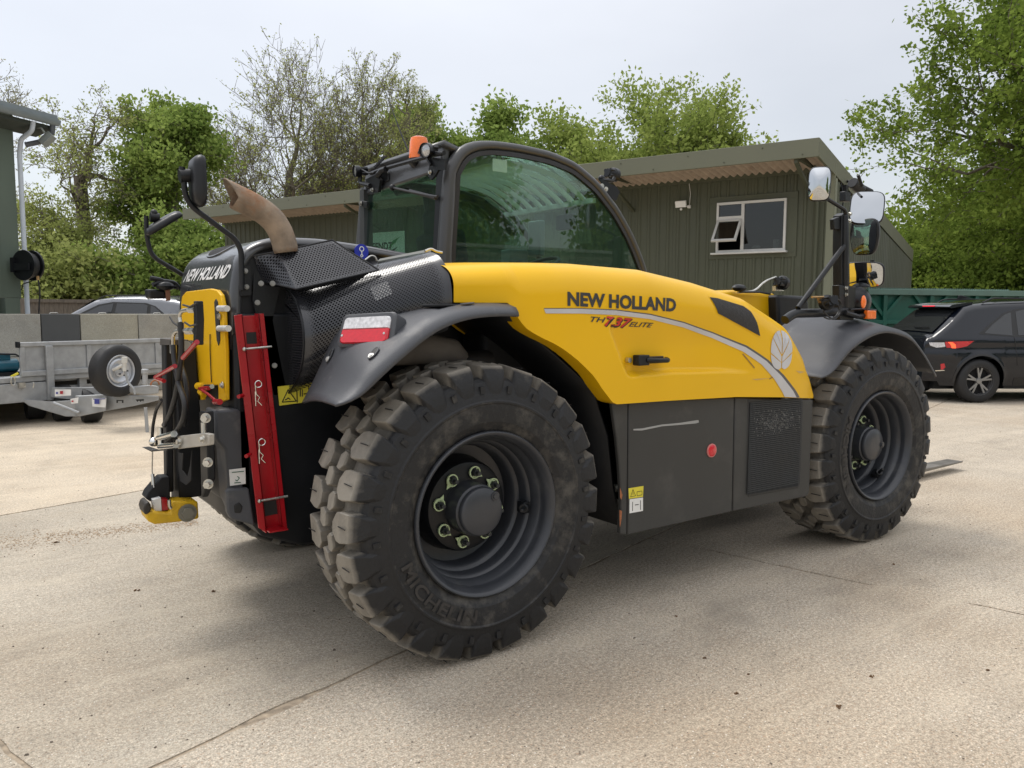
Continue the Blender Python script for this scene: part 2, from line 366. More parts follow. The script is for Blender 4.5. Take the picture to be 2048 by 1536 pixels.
    c = mix(ms.outputs[0], c, tuple(q*.55 for q in base))
    L(c, b.inputs['Base Color'])
    ad = N(nt, 'ShaderNodeMath', operation='ADD'); L(noise_(14, 8, .7), ad.inputs[0]); L(mr(noise_(120*fine, 3, .6), 0, 1, 0, .35), ad.inputs[1])
    bp = N(nt, 'ShaderNodeBump'); bp.inputs['Strength'].default_value = .4; bp.inputs['Distance'].default_value = .012; L(ad.outputs[0], bp.inputs['Height']); L(bp.outputs[0], b.inputs['Normal'])
    MATS[name] = m; return m
C_TAN = concrete('exposed aggregate concrete', (.490, .432, .350), .9)
C_GREY = concrete('smooth worn concrete', (.470, .420, .342), .70, 1.2, .30)
C_FAR = concrete('dusty yard concrete', (.575, .495, .385), .7)
DIRT = mat('joint dirt', (.34, .275, .20), .95, var=.45, vs=24, bump=.5, bs=90, detail=9)
gb = MB(); gb.add([(-300, -300, -.03), (400, -300, -.03), (400, 400, -.03), (-300, 400, -.03)], [(0, 1, 2, 3)])
ground = gb.build('ground', C_FAR); ground['kind'] = 'structure'
JF = MB(); A_ = R(16.3); ea = Vector((math.cos(A_), math.sin(A_), 0)); en = Vector((-math.sin(A_), math.cos(A_), 0))
JF.add([ea*a+en*n+Vector((0, 0, -.006)) for a, n in ((-22, -11.2), (28, -11.2), (28, 19.2), (-22, 19.2))], [(0, 1, 2, 3)])
JF.build('joint_filler', DIRT, ground)
for row in range(-3, 5):
    n0 = .336+3.78*row; n1 = n0+3.78
    off = (1.98 if row < 0 else 4.1) % 5.6
    for k in range(-4, 5):
        t0 = off+5.6*k; t1 = t0+5.6; pts = []; near = (abs(t0+2.8) < 9 and abs(n0+2) < 9)
        m_ = 60 if near else 1; g = .009
        cs = [(t0+g, n0+g), (t1-g, n0+g), (t1-g, n1-g), (t0+g, n1-g)]
        for q in range(4):
            a, b = cs[q], cs[(q+1) % 4]
            for j in range(m_):
                t = j/m_; x, y = lerp(a[0], b[0], t), lerp(a[1], b[1], t)
                if near:
                    wob = 0.05 if (q in (1, 3) and row == -1) else 0.006
                    P = Vector((x*.9, y*.9, 3.1 if q in (0, 2) else 7.7)); d = noise.noise(P*1.1)*wob+noise.noise(P*9)*.010+noise.noise(P*23)*.006+max(0, noise.noise(P*2.3+Vector((9, 1, 4)))-.25)*.06*(1 if q < 2 else -1)
                    if q in (0, 2): y += d*(1 if q == 0 else 1)
                    else: x += d
                pts.append(ea*x+en*y)
        b = MB(); nn = len(pts); zt = -.0005*((k*7+row*3) % 5)
        b.add([p+Vector((0, 0, zt)) for p in pts]+[p+Vector((0, 0, -.012)) for p in pts], [tuple(range(nn))]+[(i, (i+1) % nn, nn+(i+1) % nn, nn+i) for i in range(nn)])
        b.build('concrete_slab', C_GREY if row == 0 and -12 < t0 < 3 else (C_TAN if (row < 1) else C_FAR), ground)

# ------------------------------------------------------------------ workshop building behind the machine
F0 = Vector((10.666, 5.684, 0)); ba = Vector((-.347, .938, 0)); bb_ = Vector((.938, .347, 0))
OLIVE = mat('olive painted cladding', (.070, .077, .048), .55, var=.07, vs=1.2, bump=.03, bs=20, col2=(.095, .102, .066), c2=(.55, .8), c2s=.9, stretch=(1, 1, .35))
OLIVF = mat('olive painted fascia', (.140, .145, .098), .5, var=.05, vs=1.0, bump=.03, bs=12, col2=(.17, .175, .125), c2=(.6, .85), c2s=.8)
OLIVT = mat('pale olive corner trim', (.19, .20, .14), .5, var=.06, vs=3)
CORR = mat('bare corrugated roofing', (.33, .265, .20), .7, var=.15, vs=5, bump=.05, bs=20, col2=(.22, .15, .10), c2=(.55, .8), c2s=3)
DARK = mat('dark interior', (.012, .012, .013), .9, var=.1)
UPVC = mat('white window frame plastic', (.62, .62, .60), .45, var=.05, vs=6)
WGL = glass_mat('window glass', (.45, .48, .48), 1.0, .0, .05, .03, (.05, .055, .055))
bd = empty('workshop_building', F0, math.atan2(ba.y, ba.x)); tag(bd, 'long olive green clad workshop with an overhanging flat roof and a white framed window', 'workshop')
# local frame: x along the front wall to the left, y = -away ... rotate so that local y = world -bb
def bl(a, b, z): return (a, -b, z)   # a along wall, b away from the yard
LEN, DEP, OV, HT, HB = 18.2, 11.8, 1.32, 4.43, 4.11
def zt(b): return HT-(HT-3.29)*b/DEP
def pc(name, m, fn, parent=bd, **k): b = MB(); fn(b); return b.build(name, m, parent, local=True, **k)
def bbl(mb, a0, a1, b0, b1, z0, z1): return mb.bb(a0, a1, -b1, -b0, z0, z1)
WX0, WX1, WZ0, WZ1 = .80, 2.30, 2.60, 3.63
prof = []
def sheet_profile(wd, n, dep):   # ribbed sheet outline (x, y)
    o = [(0, 0)]
    for i in range(n):
        x = wd*(i+.5)/n; q = wd/n
        o += [(x-q*.20, 0), (x-q*.09, dep), (x+q*.09, dep), (x+q*.20, 0)]
    return o+[(wd, 0)]
def ribbed(mb, a0, wd, b, z0, z1f, dep=.022, n=4, th=.012):
    o = sheet_profile(wd, n, dep); P = []
    f = [(a0+x, b+y) for x, y in o]; bk = [(a0+x, b-th) for x, y in reversed(o)]
    ring = f+bk; k = len(ring)
    lo = [(x, y, z0) for x, y in ring]; hi = [(x, y, z1f(x)) for x, y in ring]
    mb.add(lo+hi, [tuple(range(k)), tuple(range(k, 2*k))]+[(i, (i+1) % k, k+(i+1) % k, k+i) for i in range(k)])
a = .02
while a < LEN-.1:
    wd = .78 if a < .5 else .75 if a < 2.2 else min(.88, LEN-a)
    def fw(mb, a=a, wd=wd):
        if a+wd <= WX0+.02 or a >= WX1-.02: ribbed(mb, a, wd-.004, -OV, 0, lambda x: 4.19)
        else:
            ribbed(mb, a, wd-.004, -OV, 0, lambda x: WZ0-.06, n=4)
            ribbed(mb, a, wd-.004, -OV, WZ1+.06, lambda x: 4.19, n=4)
    pc('wall_panel', OLIVE, fw); a += wd
def side(mb, b0):
    wd = .95; o = sheet_profile(wd, 4, .02); f = [(b0+x, y) for x, y in o]; k0 = len(f)
    ring = [(-y, -(x)) for x, y in f]+[(.012, -(b0+wd)), (.012, -b0)]; k = len(ring)
    lo = [(x, y, 0) for x, y in ring]; hi = [(x, y, zt(-y)-.37) for x, y in ring]
    mb.add(lo+hi, [tuple(range(k)), tuple(range(k, 2*k))]+[(i, (i+1) % k, k+(i+1) % k, k+i) for i in range(k)])
for i in range(11): pc('wall_panel', OLIVE, lambda m, i=i: side(m, OV+.0+i*.953))
pc('lining', DARK, lambda m: (m.bb(.1, .78, -OV-.10, -OV-.04, 0, 4.1), m.bb(2.34, LEN-.1, -OV-.10, -OV-.04, 0, 4.1), m.bb(.78, 2.34, -OV-.10, -OV-.04, 0, 2.5), m.bb(.03, .06, -DEP, -OV-.1, 0, 3.0)))
pc('wall', OLIVE, lambda m: (m.bb(LEN-.1, LEN, -DEP, -OV-.02, 0, 3.3), m.bb(.05, LEN, -DEP-.1, -DEP, 0, 3.1)))
pc('corner_trim', OLIVT, lambda m: (bbl(m, -.026, .11, OV-.034, OV-.006, 0, 4.19), m.bb(-.034, -.022, -OV-.13, -OV+.034, 0, 3.93)))
pc('fascia', OLIVF, lambda m: (bbl(m, -.02, LEN+.1, -.02, .03, HB, HT)), bevel=.006)
pc('fascia', OLIVF, lambda m: m.prism([(-.02, -.04, HB), (-.02, -DEP, zt(DEP)-.34), (-.02, -DEP, zt(DEP)), (-.02, -.04, HT)], (.05, 0, 0)), bevel=.004)
def roofsheet(mb):
    n = int(LEN/.146); P = []; 
    for i in range(n*6+1):
        x = .03+(LEN-.1)*i/(n*6); z = .028*math.sin(i/6*2*math.pi)
        P.append((x, z))
    k = len(P)
    v = [(x, -.05, 4.25+z) for x, z in P]+[(x, -DEP+.05, zt(DEP)-.16+z) for x, z in P]
    mb.add(v, [(i, i+1, k+i+1, k+i) for i in range(k-1)])
pc('roof', CORR, roofsheet, thick=.006)
pc('roof_deck', OLIVF, lambda m: m.prism([(0, -.02, HT-.03), (0, -DEP, zt(DEP)-.02), (0, -DEP, zt(DEP)-.05), (0, -.02, HT-.06)], (LEN, 0, 0)))
pc('eaves_trim', OLIVE, lambda m: bbl(m, .12, LEN, OV-.05, OV-.02, 4.06, 4.20), bevel=.004)
for x in (.35, 4.05, 7.8, 11.5, 15.2): pc('bracket', OLIVE, lambda m, x=x: (m.prism([(x, -.05, 4.12), (x, -OV+.02, 3.62), (x, -OV+.02, 3.56), (x, -.05, 4.05)], (.06, 0, 0)), m.bb(x, x+.06, -OV, -.05, 4.13, 4.20)))
for i in range(26): pc('screw', OLIVE, lambda m, i=i: m.cyl((.25+i*.7, -(-.018)+.0, HB+.06+(.18 if i % 2 else 0)), (.25+i*.7, .034, HB+.06+(.18 if i % 2 else 0)), .012, 6))
# downpipe near the corner
pc('downpipe', OLIVE, lambda m: m.bend([(.27, -.9, 4.1), (.27, -1.24, 3.9), (.27, -1.24, 0.1)], .034, 10))
# window
wi = pc('window', UPVC, lambda m: (m.bb(WX0+.04, WX1-.08, -OV+.02, -OV+.075, 2.62, 2.67), m.bb(WX0+.04, WX1-.08, -OV+.02, -OV+.075, 3.57, 3.62), m.bb(WX0+.04, WX0+.085, -OV+.02, -OV+.075, 2.67, 3.57),
    m.bb(WX1-.125, WX1-.08, -OV+.02, -OV+.075, 2.67, 3.57), m.bb(1.655, 1.715, -OV+.02, -OV+.075, 2.67, 3.57), m.bb(1.715, WX1-.125, -OV+.02, -OV+.075, 3.28, 3.34)), bevel=.004)
pc('sill', UPVC, lambda m: m.bb(WX0, WX1, -OV+.02, -OV+.15, 2.585, 2.62), wi, bevel=.004)
pc('surround', OLIVE, lambda m: (m.bb(WX0-.16, WX1+.08, -OV+.0, -OV+.03, 3.622, 3.74), m.bb(WX0-.16, WX1+.08, -OV, -OV+.03, 2.50, 2.583), m.bb(WX0-.16, WX0+.038, -OV, -OV+.03, 2.583, 3.622), m.bb(WX1-.078, WX1+.08, -OV, -OV+.03, 2.583, 3.622)), wi, bevel=.003)
pc('pane', WGL, lambda m: m.bb(WX0+.085, 1.655, -OV+.035, -OV+.041, 2.67, 3.57), wi)
pc('pane', WGL, lambda m: m.bb(1.715, WX1-.125, -OV+.035, -OV+.041, 3.34, 3.57), wi)
Ms = Matrix.Rotation(R(38), 3, 'X')
def sash(mb):
    for c, d in (((0, 0, 0), (.50, .04, .045)), ((0, 0, -.52), (.50, .04, .045)), ((-.228, 0, -.26), (.045, .04, .50)), ((.228, 0, -.26), (.045, .04, .50))): mb.box(Vector((1.945, -OV+.08, 3.25))+Ms @ Vector(c), d, Ms)
sa = pc('opening_sash', UPVC, sash, wi)
pc('pane', WGL, lambda m: m.box(Vector((1.945, -OV+.08, 3.25))+Ms @ Vector((0, 0, -.26)), (.42, .006, .48), Ms), wi)
pc('room', mat('office wall', (.03, .03, .03), .9), lambda m: (m.bb(.4, 3, -OV-1.6, -OV-1.5, 2.2, 3.9), m.bb(.4, 3, -OV-1.6, -OV-.02, 2.1, 2.2), m.bb(.4, 3, -OV-1.6, -OV-.02, 3.9, 4.0)))
pc('window_ledge_items', WHITE, lambda m: (m.sph((1.45, -OV-.12, 2.72), .07, 10, 6, (1.3, .6, .7)), m.bb(1.0, 1.12, -OV-.2, -OV-.1, 2.67, 2.86)), wi)
pc('security_light', WHITE, lambda m: (m.box((2.95, -OV+.16, 3.64), (.23, .05, .13), Matrix.Rotation(R(-18), 3, 'X')), m.bb(2.79, 2.85, -OV+.0, -OV+.06, 3.56, 3.62), m.tube([(2.82, -OV+.04, 3.59), (2.9, -OV+.12, 3.6)], .015, 6), m.sph((2.96, -OV+.12, 3.54), .028, 8, 6)), bevel=.004)
pc('cable', WHITE, lambda m: m.tube([(2.82, -OV+.02, 3.62), (2.80, -OV+.03, 3.85), (2.84, -OV+.02, 4.1)], .006, 5))
pc('camera', BLK, lambda m: (m.cyl((-.18, -2.15, 3.93), (-.42, -2.6, 3.8), .055, 12), m.tube([(-.03, -2.3, 4.0), (-.12, -2.25, 3.95), (-.25, -2.3, 3.9)], .025, 8), m.bb(-.12, -.03, -2.0, -1.8, 3.72, 3.86), m.tube([(-.03, -1.75, 3.9), (-.1, -1.72, 3.6), (-.05, -1.7, 3.2)], .012, 6)))
# white sign with green leaf, on the wall behind the cab
sg = empty('wall_sign', F0+ba*11.2-Vector((0, 0, 0))+bb_*(OV-.03), math.atan2(ba.y, ba.x)); tag(sg, 'white sign board with black letters and green leaf on the wall behind the cab', 'sign')
SGN = mat('white sign board', (.80, .82, .80), .4, var=.03, vs=3); SGG = mat('sign green', (.01, .26, .07), .5, var=.1)
part('board', SGN, sg, lambda m: m.bb(-.6, .6, 0, .02, 2.93, 3.50), local=True)
lettering('lettering', 'FENDT', INK, sg, (.55, .023, 3.03), (-1, 0, 0), (0, 0, 1), w=.72, h=.20, local=True, offset=.03)
part('leaf_emblem', SGG, sg, lambda m: (m.add([(x, .022, z) for x, z in ((-.02, 3.07), (-.12, 3.17), (-.20, 3.27), (-.50, 3.38), (-.36, 3.30), (-.30, 3.21), (-.16, 3.14), (-.12, 3.07))], [tuple(range(8))]), m.add([(x, .022, z) for x, z in ((.3, 2.995), (.0, 3.0), (-.22, 2.985), (-.28, 3.03), (-.34, 3.09), (-.26, 3.02), (0, 2.98))], [tuple(range(7))])), local=True)

# ------------------------------------------------------------------ building at the left edge
LB = mat('green painted timber cladding', (.105, .135, .105), .6, var=.08, vs=3, bump=.05, bs=30, stretch=(1, 1, .3))
LBG = mat('grey steel gutter', (.22, .26, .28), .45, .2, var=.08, vs=5)
GPIP = mat('pale grey pipe plastic', (.55, .60, .66), .4, var=.05, vs=4)
W_ = Vector((-.60, 13.77, 0))
def hdirv(px):
    d = v_*1+r_*((px-1024)/1587.2); d.z = 0; return d.normalized()
e1 = hdirv(1558); n1 = Vector((e1.y, -e1.x, 0))
lb = empty('green_barn', W_, math.atan2(e1.y, e1.x)); tag(lb, 'green timber clad barn with grey gutter at the left edge', 'barn')
# local: x along the eave (away), -y towards the yard
for i in range(24):
    x1_ = -.02-i*.36; part('wall_board', LB, lb, lambda m: m.bb(x1_-.357, x1_-.0, -.03-(.012 if i % 2 else 0), 0, 1.62, 4.50), local=True, bevel=.004)
part('end_wall', LB, lb, lambda m: m.bb(-.03, .0, .0, 5, 1.6, 4.9), local=True)
part('pillar', LB, lb, lambda m: m.bb(-.34, -.06, -.04, .25, 0, 1.61), local=True)
part('dark_bay', DARK, lb, lambda m: m.bb(-9, -.35, .3, .4, 0, 1.7), local=True)
part('crate_stack', mat('dark green machine paint', (.01, .05, .03), .5), lb, lambda m: (m.bb(-1.6, -.5, .05, .28, 0, 1.35), m.bb(-3.6, -1.9, .0, .28, 0, 1.5)), local=True)
part('roof', mat('grey fibre cement', (.20, .23, .24), .7, var=.1), lb, lambda m: m.prism([(.5, -.47, 4.81), (.5, 3, 5.7), (.5, 3, 5.6), (.5, -.47, 4.74)], (-10, 0, 0)), local=True)
part('gutter', LBG, lb, lambda m: m.loft([[(x, -.47+.075*math.cos(t), 4.72+.10*math.sin(t)) for t in [math.pi+math.pi*j/8 for j in range(9)]]+[(x, -.40, 4.72), (x, -.54, 4.72)] for x in (-9, .5)], closed=True), local=True)
part('soffit', mat('dark soffit board', (.05, .06, .05), .8), lb, lambda m: m.prism([(.45, -.40, 4.62), (.45, 0, 4.52), (.45, 0, 4.46), (.45, -.40, 4.56)], (-9.6, 0, 0)), local=True)
part('downpipe', GPIP, lb, lambda m: m.bend([(.05, -.42, 4.62), (.05, -.38, 4.46), (.05, -.12, 4.34), (.05, -.07, 4.1), (.05, -.07, .9)], .040, 12), local=True)
part('swan_neck', mat('dark grey plastic', (.09, .10, .11), .5), lb, lambda m: m.bend([(.40, -.46, 4.66), (.40, -.44, 4.48), (.32, -.26, 4.34), (.14, -.10, 4.26)], .045, 10), local=True)
fl = Matrix.Rotation(R(30), 3, 'Y') @ Matrix.Rotation(R(35), 3, 'X')
part('floodlight', mat('grey lamp casing', (.23, .25, .23), .5), lb, lambda m: (m.box((.28, -.45, 4.36), (.10, .20, .24), fl), m.tube([(.2, -.3, 4.56), (.22, -.4, 4.54), (.25, -.44, 4.46)], .02, 8)), local=True, bevel=.01)
hr = empty('hose_reel', W_+n1*.12+e1*-.12+Vector((0, 0, 0)), math.atan2(e1.y, e1.x)); tag(hr, 'black hose reel mounted on the corner of the green barn', 'hose reel')
part('drum', BLK, hr, lambda m: (m.lathe((0, -.22, 2.17), (1, 0, 0), [(.0, -.1), (.26, -.1), (.26, -.07), (.17, -.07), (.17, .07), (.26, .07), (.26, .1), (0, .1)], 28)), local=True)
part('hose', RUB, hr, lambda m: (m.lathe((0, -.22, 2.17), (1, 0, 0), [(.17, -.06), (.215, -.05), (.22, 0), (.215, .05), (.17, .06)], 24), m.tube([(.02, -.40, 2.0), (.03, -.42, 1.7), (.0, -.40, 1.3), (-.04, -.42, .7)], .012, 6)), local=True)
part('bracket', BLKM, hr, lambda m: (m.bb(-.16, .16, -.06, .0, 2.05, 2.3), m.bb(-.15, -.12, -.4, 0, 2.08, 2.2), m.tube([(.0, -.3, 1.95), (-.05, -.34, 1.9), (-.10, -.2, 1.85), (-.05, -.1, 1.75)], .01, 6)), local=True)
part('hose_fitting', BRASS, hr, lambda m: m.cyl((.02, -.40, 1.99), (.02, -.40, 1.92), .025, 8), local=True)

# ------------------------------------------------------------------ concrete blocks behind the trailer
CB = concrete('cast concrete block', (.37, .355, .31), .35, 1, .0); CBD = mat('dark painted concrete', (.075, .075, .072), .7, var=.12, vs=5, bump=.1, bs=40)
CBT = concrete('stained concrete block', (.40, .375, .30), .35)
pa, pb = Vector([(-1.021,11.99,1.316)][0]), Vector([(1.595,12.45,1.348)][0]); db = (pb-pa).normalized(); db.z = 0; ang = math.atan2(db.y, db.x)
nb = Vector((-db.y, db.x, 0))
# block boundaries found where the lines of sight meet the wall line
def hit(px):
    d = v_+r_*((px-1024)/1587.2); C = Vector((-1.7718, -2.6185, 0)); d = Vector((d.x, d.y, 0)); q = pa-C; q.z = 0
    den = d.x*db.y-d.y*db.x; return (q.x*d.y-q.y*d.x)/den
bx = [-2.4, -1.2, .0]
B0, B1, B2 = 0.02, hit(88), hit(166)
edges = [B1-2.2*(B1), B1, B2, B2+(B2-B1)*1.6, B2+(B2-B1)*3.2, B2+(B2-B1)*4.8, B2+(B2-B1)*6.4]
names = ['pale grey concrete block at the left end of the block wall', 'dark painted concrete block between two pale ones behind the trailer', 'rust streaked pale concrete block just right of the dark block', 'pale concrete block in front of the silver car', 'pale concrete block nearest the machine in the block wall', 'last pale concrete block hidden partly by the machine']
for i in range(6):
    e0, e1_ = edges[i], edges[i+1]
    for tier in (0, 1):
        o = empty('concrete_block', pa+db*e0-Vector((0, 0, pa.z)), ang)
        tag(o, ('upper ' if tier else 'lower ')+names[i], 'concrete block', 'concrete blocks stacked as a wall behind the trailer')
        z0 = tier*.675; mt = CBD if i == 1 else (CBT if i == 2 else CB)
        part('block', mt, o, lambda m: m.bb(.006, e1_-e0-.006, 0, .7, z0+.004, z0+.671), local=True, bevel=.012)
        if tier: part('lifting_loop', ZINC, o, lambda m: m.bend([((e1_-e0)/2-.06, .35, z0+.62), ((e1_-e0)/2-.06, .35, z0+.69), ((e1_-e0)/2+.06, .35, z0+.69), ((e1_-e0)/2+.06, .35, z0+.62)], .008, 6, .02), local=True)

# ------------------------------------------------------------------ timber fence far left
WD = mat('weathered grey timber', (.17, .145, .12), .85, var=.25, vs=6, bump=.2, bs=30, stretch=(6, 6, 1), col2=(.10, .09, .075), c2=(.5, .7), c2s=4)
f0, f1 = Vector([(-0.044,22,1.654)][0]), Vector([(5.396,24.25,1.671)][0]); fd = (f1-f0); fd.z = 0; fl_ = fd.length; fd.normalize()
fe = empty('timber_fence', (f0.x, f0.y, 0), math.atan2(fd.y, fd.x)); tag(fe, 'weathered grey close boarded timber fence beyond the concrete blocks', 'fence')
nbd = int(fl_/.125)
for i in range(nbd): part('fence_board', WD, fe, lambda m: m.bb(i*.125+.004, i*.125+.121, 0, .018+.006*(i % 2), .05, 1.66+.015*math.sin(i*1.7)), local=True)
for i in range(int(fl_/1.9)+1): part('post', WD, fe, lambda m: m.bb(i*1.9-.06, i*1.9+.06, -.10, -.004, 0, 1.70), local=True, bevel=.006)
for z in (.35, 1.0, 1.60): part('rail', WD, fe, lambda m: m.bb(0, fl_, -.05, -.002, z, z+.09), local=True)

# ================================================================== telehandler
T = empty('telehandler', (1.3, 1.17, 0)); tag(T, 'yellow and black telehandler with large lugged tyres and a glazed cab', 'telehandler')
def P_(name, m, fn, parent=None, **k): return part(name, m, parent or T, fn, **k)

# ---- wheels (local: axle along +y, outer face at y=0)
DUST = bpy.data.materials.new('dusty tyre rubber'); DUST.use_nodes = True
def tyre_nodes():
    nt = DUST.node_tree; L = nt.links.new; b = nt.nodes['Principled BSDF']; b.inputs['Roughness'].default_value = .60; b.inputs['Specular IOR Level'].default_value = .45
    tc = N(nt, 'ShaderNodeTexCoord'); at = N(nt, 'ShaderNodeAttribute', attribute_name='solid')
    n1 = N(nt, 'ShaderNodeTexNoise'); n1.inputs['Scale'].default_value = 16; n1.inputs['Detail'].default_value = 8; n1.inputs['Roughness'].default_value = .7; L(tc.outputs['Object'], n1.inputs['Vector'])
    n2 = N(nt, 'ShaderNodeTexNoise'); n2.inputs['Scale'].default_value = 4; n2.inputs['Detail'].default_value = 5; L(tc.outputs['Object'], n2.inputs['Vector'])
    def M_(op, a, b_, cl=False):
        n = N(nt, 'ShaderNodeMath', operation=op); n.use_clamp = cl
        for i, q in enumerate((a, b_)):
            if isinstance(q, (int, float)): n.inputs[i].default_value = q
            else: L(q, n.inputs[i])
        return n.outputs[0]
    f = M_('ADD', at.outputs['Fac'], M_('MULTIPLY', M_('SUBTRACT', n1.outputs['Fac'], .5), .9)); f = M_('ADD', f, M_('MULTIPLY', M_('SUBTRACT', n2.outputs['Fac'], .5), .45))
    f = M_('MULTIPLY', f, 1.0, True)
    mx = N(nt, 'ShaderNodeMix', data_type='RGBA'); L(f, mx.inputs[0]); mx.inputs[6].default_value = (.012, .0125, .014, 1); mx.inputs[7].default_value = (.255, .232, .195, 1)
    L(mx.outputs[2], b.inputs['Base Color'])
    bp = N(nt, 'ShaderNodeBump'); bp.inputs['Strength'].default_value = .45; bp.inputs['Distance'].default_value = .006
    n3 = N(nt, 'ShaderNodeTexNoise'); n3.inputs['Scale'].default_value = 55; n3.inputs['Detail'].default_value = 6; L(tc.outputs['Object'], n3.inputs['Vector']); L(n3.outputs['Fac'], bp.inputs['Height']); L(bp.outputs[0], b.inputs['Normal'])
tyre_nodes()
def build_wheel(name):
    wh = empty(name, (0, 0, 0), 0, T)
    b = MB(); W = .415
    half = [(.322, .045, .1), (.336, .018, .12), (.352, .006, .10), (.38, -.008, .0), (.42, -.014, .04), (.452, -.015, .02), (.458, -.019, .04), (.464, -.019, -.1), (.470, -.014, -.25), (.505, -.006, -.25), (.54, .004, -.2), (.552, .02, -.1), (.562, .045, .3), (.566, .09, .6), (.568, .207, .65)]
    full = half+[(r, W-y, d) for r, y, d in half[::-1][1:]]
    n = 96; o = 0
    for r, y, d in full:
        for j in range(n):
            a = 2*math.pi*j/n; b.sol[len(b.v)] = d; b.v.append((r*math.cos(a), y, r*math.sin(a)))
    k = len(full)
    for i in range(k-1):
        for j in range(n): b.face((i*n+j, i*n+(j+1) % n, (i+1)*n+(j+1) % n, (i+1)*n+j))
    NL = 24; rnd = random.Random(3)
    #          y     rtop  rbase half-len  dust(top)
    sh = [(-.009, .505, .49, .018, -.25), (-.007, .535, .505, .033, -.22), (.002, .566, .53, .046, -.15), (.011, .591, .545, .051, .05), (.027, .607, .553, .054, .9), (.085, .615, .560, .059, .95), (.118, .615, .560, .055, .95), (.146, .614, .560, .020, .95)]
    def lug(st, a0, mirror, skew=0.0, sc_=1):
        st = [(y, rt+(rnd.uniform(-.0015, .0015)), rb, h*sc_, d) for y, rt, rb, h, d in st]
        o = len(b.v)
        for q, (y, rt, rb, h, d) in enumerate(st):
            yy = W-y if mirror else y
            sh_ = skew*(y-st[0][0])
            for (rr, hh, dd) in ((rb, h*1.08, .8*d), (rt-.004, h*1.0, d*.85), (rt, h*.94, d), (rt, -h*.94, d), (rt-.004, -h*1.0, d*.85), (rb, -h*1.08, .8*d)):
                ang = a0+(hh+sh_)/.6; b.sol[len(b.v)] = dd*rnd.uniform(.8, 1.1); b.v.append((rr*math.cos(ang), yy, rr*math.sin(ang)))
        m_ = 6
        for i in range(len(st)-1):
            for j in range(m_-1): b.face((o+i*m_+j, o+i*m_+j+1, o+(i+1)*m_+j+1, o+(i+1)*m_+j))
        b.face([o+j for j in range(m_)]); e = o+(len(st)-1)*m_; b.face([e+j for j in range(m_)])
    mid = [(.198, 0.604, .562, .018, .7), (.202, 0.614, .562, .026, .95), (.234, 0.615, .562, .038, .95), (.264, 0.614, .562, .026, .95), (.268, 0.604, .562, .018, .7)]
    m1 = [(y-.012-.0*1, a, c, h, d) for y, a, c, h, d in mid]; 
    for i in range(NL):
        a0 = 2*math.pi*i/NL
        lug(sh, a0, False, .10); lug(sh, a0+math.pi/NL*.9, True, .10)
        lug([(y*.0+.151+(y-.198)*.74, a, c, h, d) for y, a, c, h, d in mid], a0+math.pi/NL*1.0, False, .25)
        lug([(.151+(y-.198)*.74, a, c, h, d) for y, a, c, h, d in mid], a0+math.pi/NL*1.9, True, .25)
        for mir_ in (0, 1):     # dark strip on each shoulder block, shade of a narrow cut put in colour
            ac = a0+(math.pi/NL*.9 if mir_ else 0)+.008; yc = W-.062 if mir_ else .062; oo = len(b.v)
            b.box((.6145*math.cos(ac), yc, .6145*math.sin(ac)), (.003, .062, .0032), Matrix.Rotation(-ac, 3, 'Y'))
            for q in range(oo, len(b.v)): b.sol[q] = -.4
        # small moulded marks under the lugs
        for da in (0,):
            aa = a0+math.pi/NL; c_ = Vector((.508*math.cos(aa), -.006, .512*math.sin(aa)))
            rot = Matrix.Rotation(-aa, 3, 'Y'); oo = len(b.v); b.box(c_, (.030, .012, .020), rot, 1); 
            for q in range(oo, len(b.v)): b.sol[q] = .0
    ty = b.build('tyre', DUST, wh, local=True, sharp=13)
    # raised maker's name on the sidewall
    vs, fs = text_mesh('MICHELIN', 1, .02, .0)
    xm = max(q[0] for q in vs); ym = max(q[1] for q in vs)
    for a_c, sgn in ((R(232), 1),):
        q = MB(); Pn = []
        for x, y, z in vs:
            an = a_c+(x/xm-.5)*R(62); rr = .385+(y/ym)*.05; Pn.append((rr*math.cos(an), -.0185+.004*abs(y/ym-.5), rr*math.sin(an)))
        # read from inside the ring at the bottom
        Pn = [(rr_[0], rr_[1], rr_[2]) for rr_ in Pn]; Pn2 = []
        for (x, y, z) in vs:
            an = a_c+(x/xm-.5)*R(62); rr = .435-(y/ym)*.05; Pn2.append((rr*math.cos(an), -.0185, rr*math.sin(an)))
        q.add(Pn2, fs); q.build('moulded_lettering', mat('scuffed moulded rubber', (.034, .031, .029), .7, var=.5, vs=20), wh, local=True)
    rp = [(.338, .018), (.342, .006), (.341, -.004), (.336, -.008), (.329, -.006), (.322, .004), (.312, .022), (.308, .036), (.311, .050), (.306, .062), (.296, .074), (.294, .115), (.284, .122), (.279, .134), (.279, .178), (.264, .186), (.256, .200), (.256, .262), (.20, .278), (.10, .275)]
    m2 = MB(); m2.lathe((0, 0, 0), (0, 1, 0), rp, 72); m2.lathe((0, 0, 0), (0, 1, 0), [(.338, W-.018), (.342, W-.006), (.336, W+.006), (.325, W), (.31, W-.03), (.30, W-.06), (.27, W-.08), (.27, .26)], 48)
    m2.build('rim', RIM, wh, local=True, sharp=50)
    m3 = MB(); m3.lathe((0, 0, 0), (0, 1, 0), [(0, .165), (.17, .165), (.187, .170), (.196, .19), (.205, .25), (.215, .30)], 48)
    m3.build('brake_drum', BLK, wh, local=True)
    m4 = MB(); m4.lathe((0, 0, 0), (0, 1, 0), [(0, .046), (.030, .046), (.094, .048), (.101, .054), (.103, .07), (.100, .078), (.108, .084), (.112, .165)], 48)
    m4.bolt((.058, .047, .062), (0, -1, 0), .013, .008); hub = m4.build('hub', RIM, wh, local=True, sharp=45)
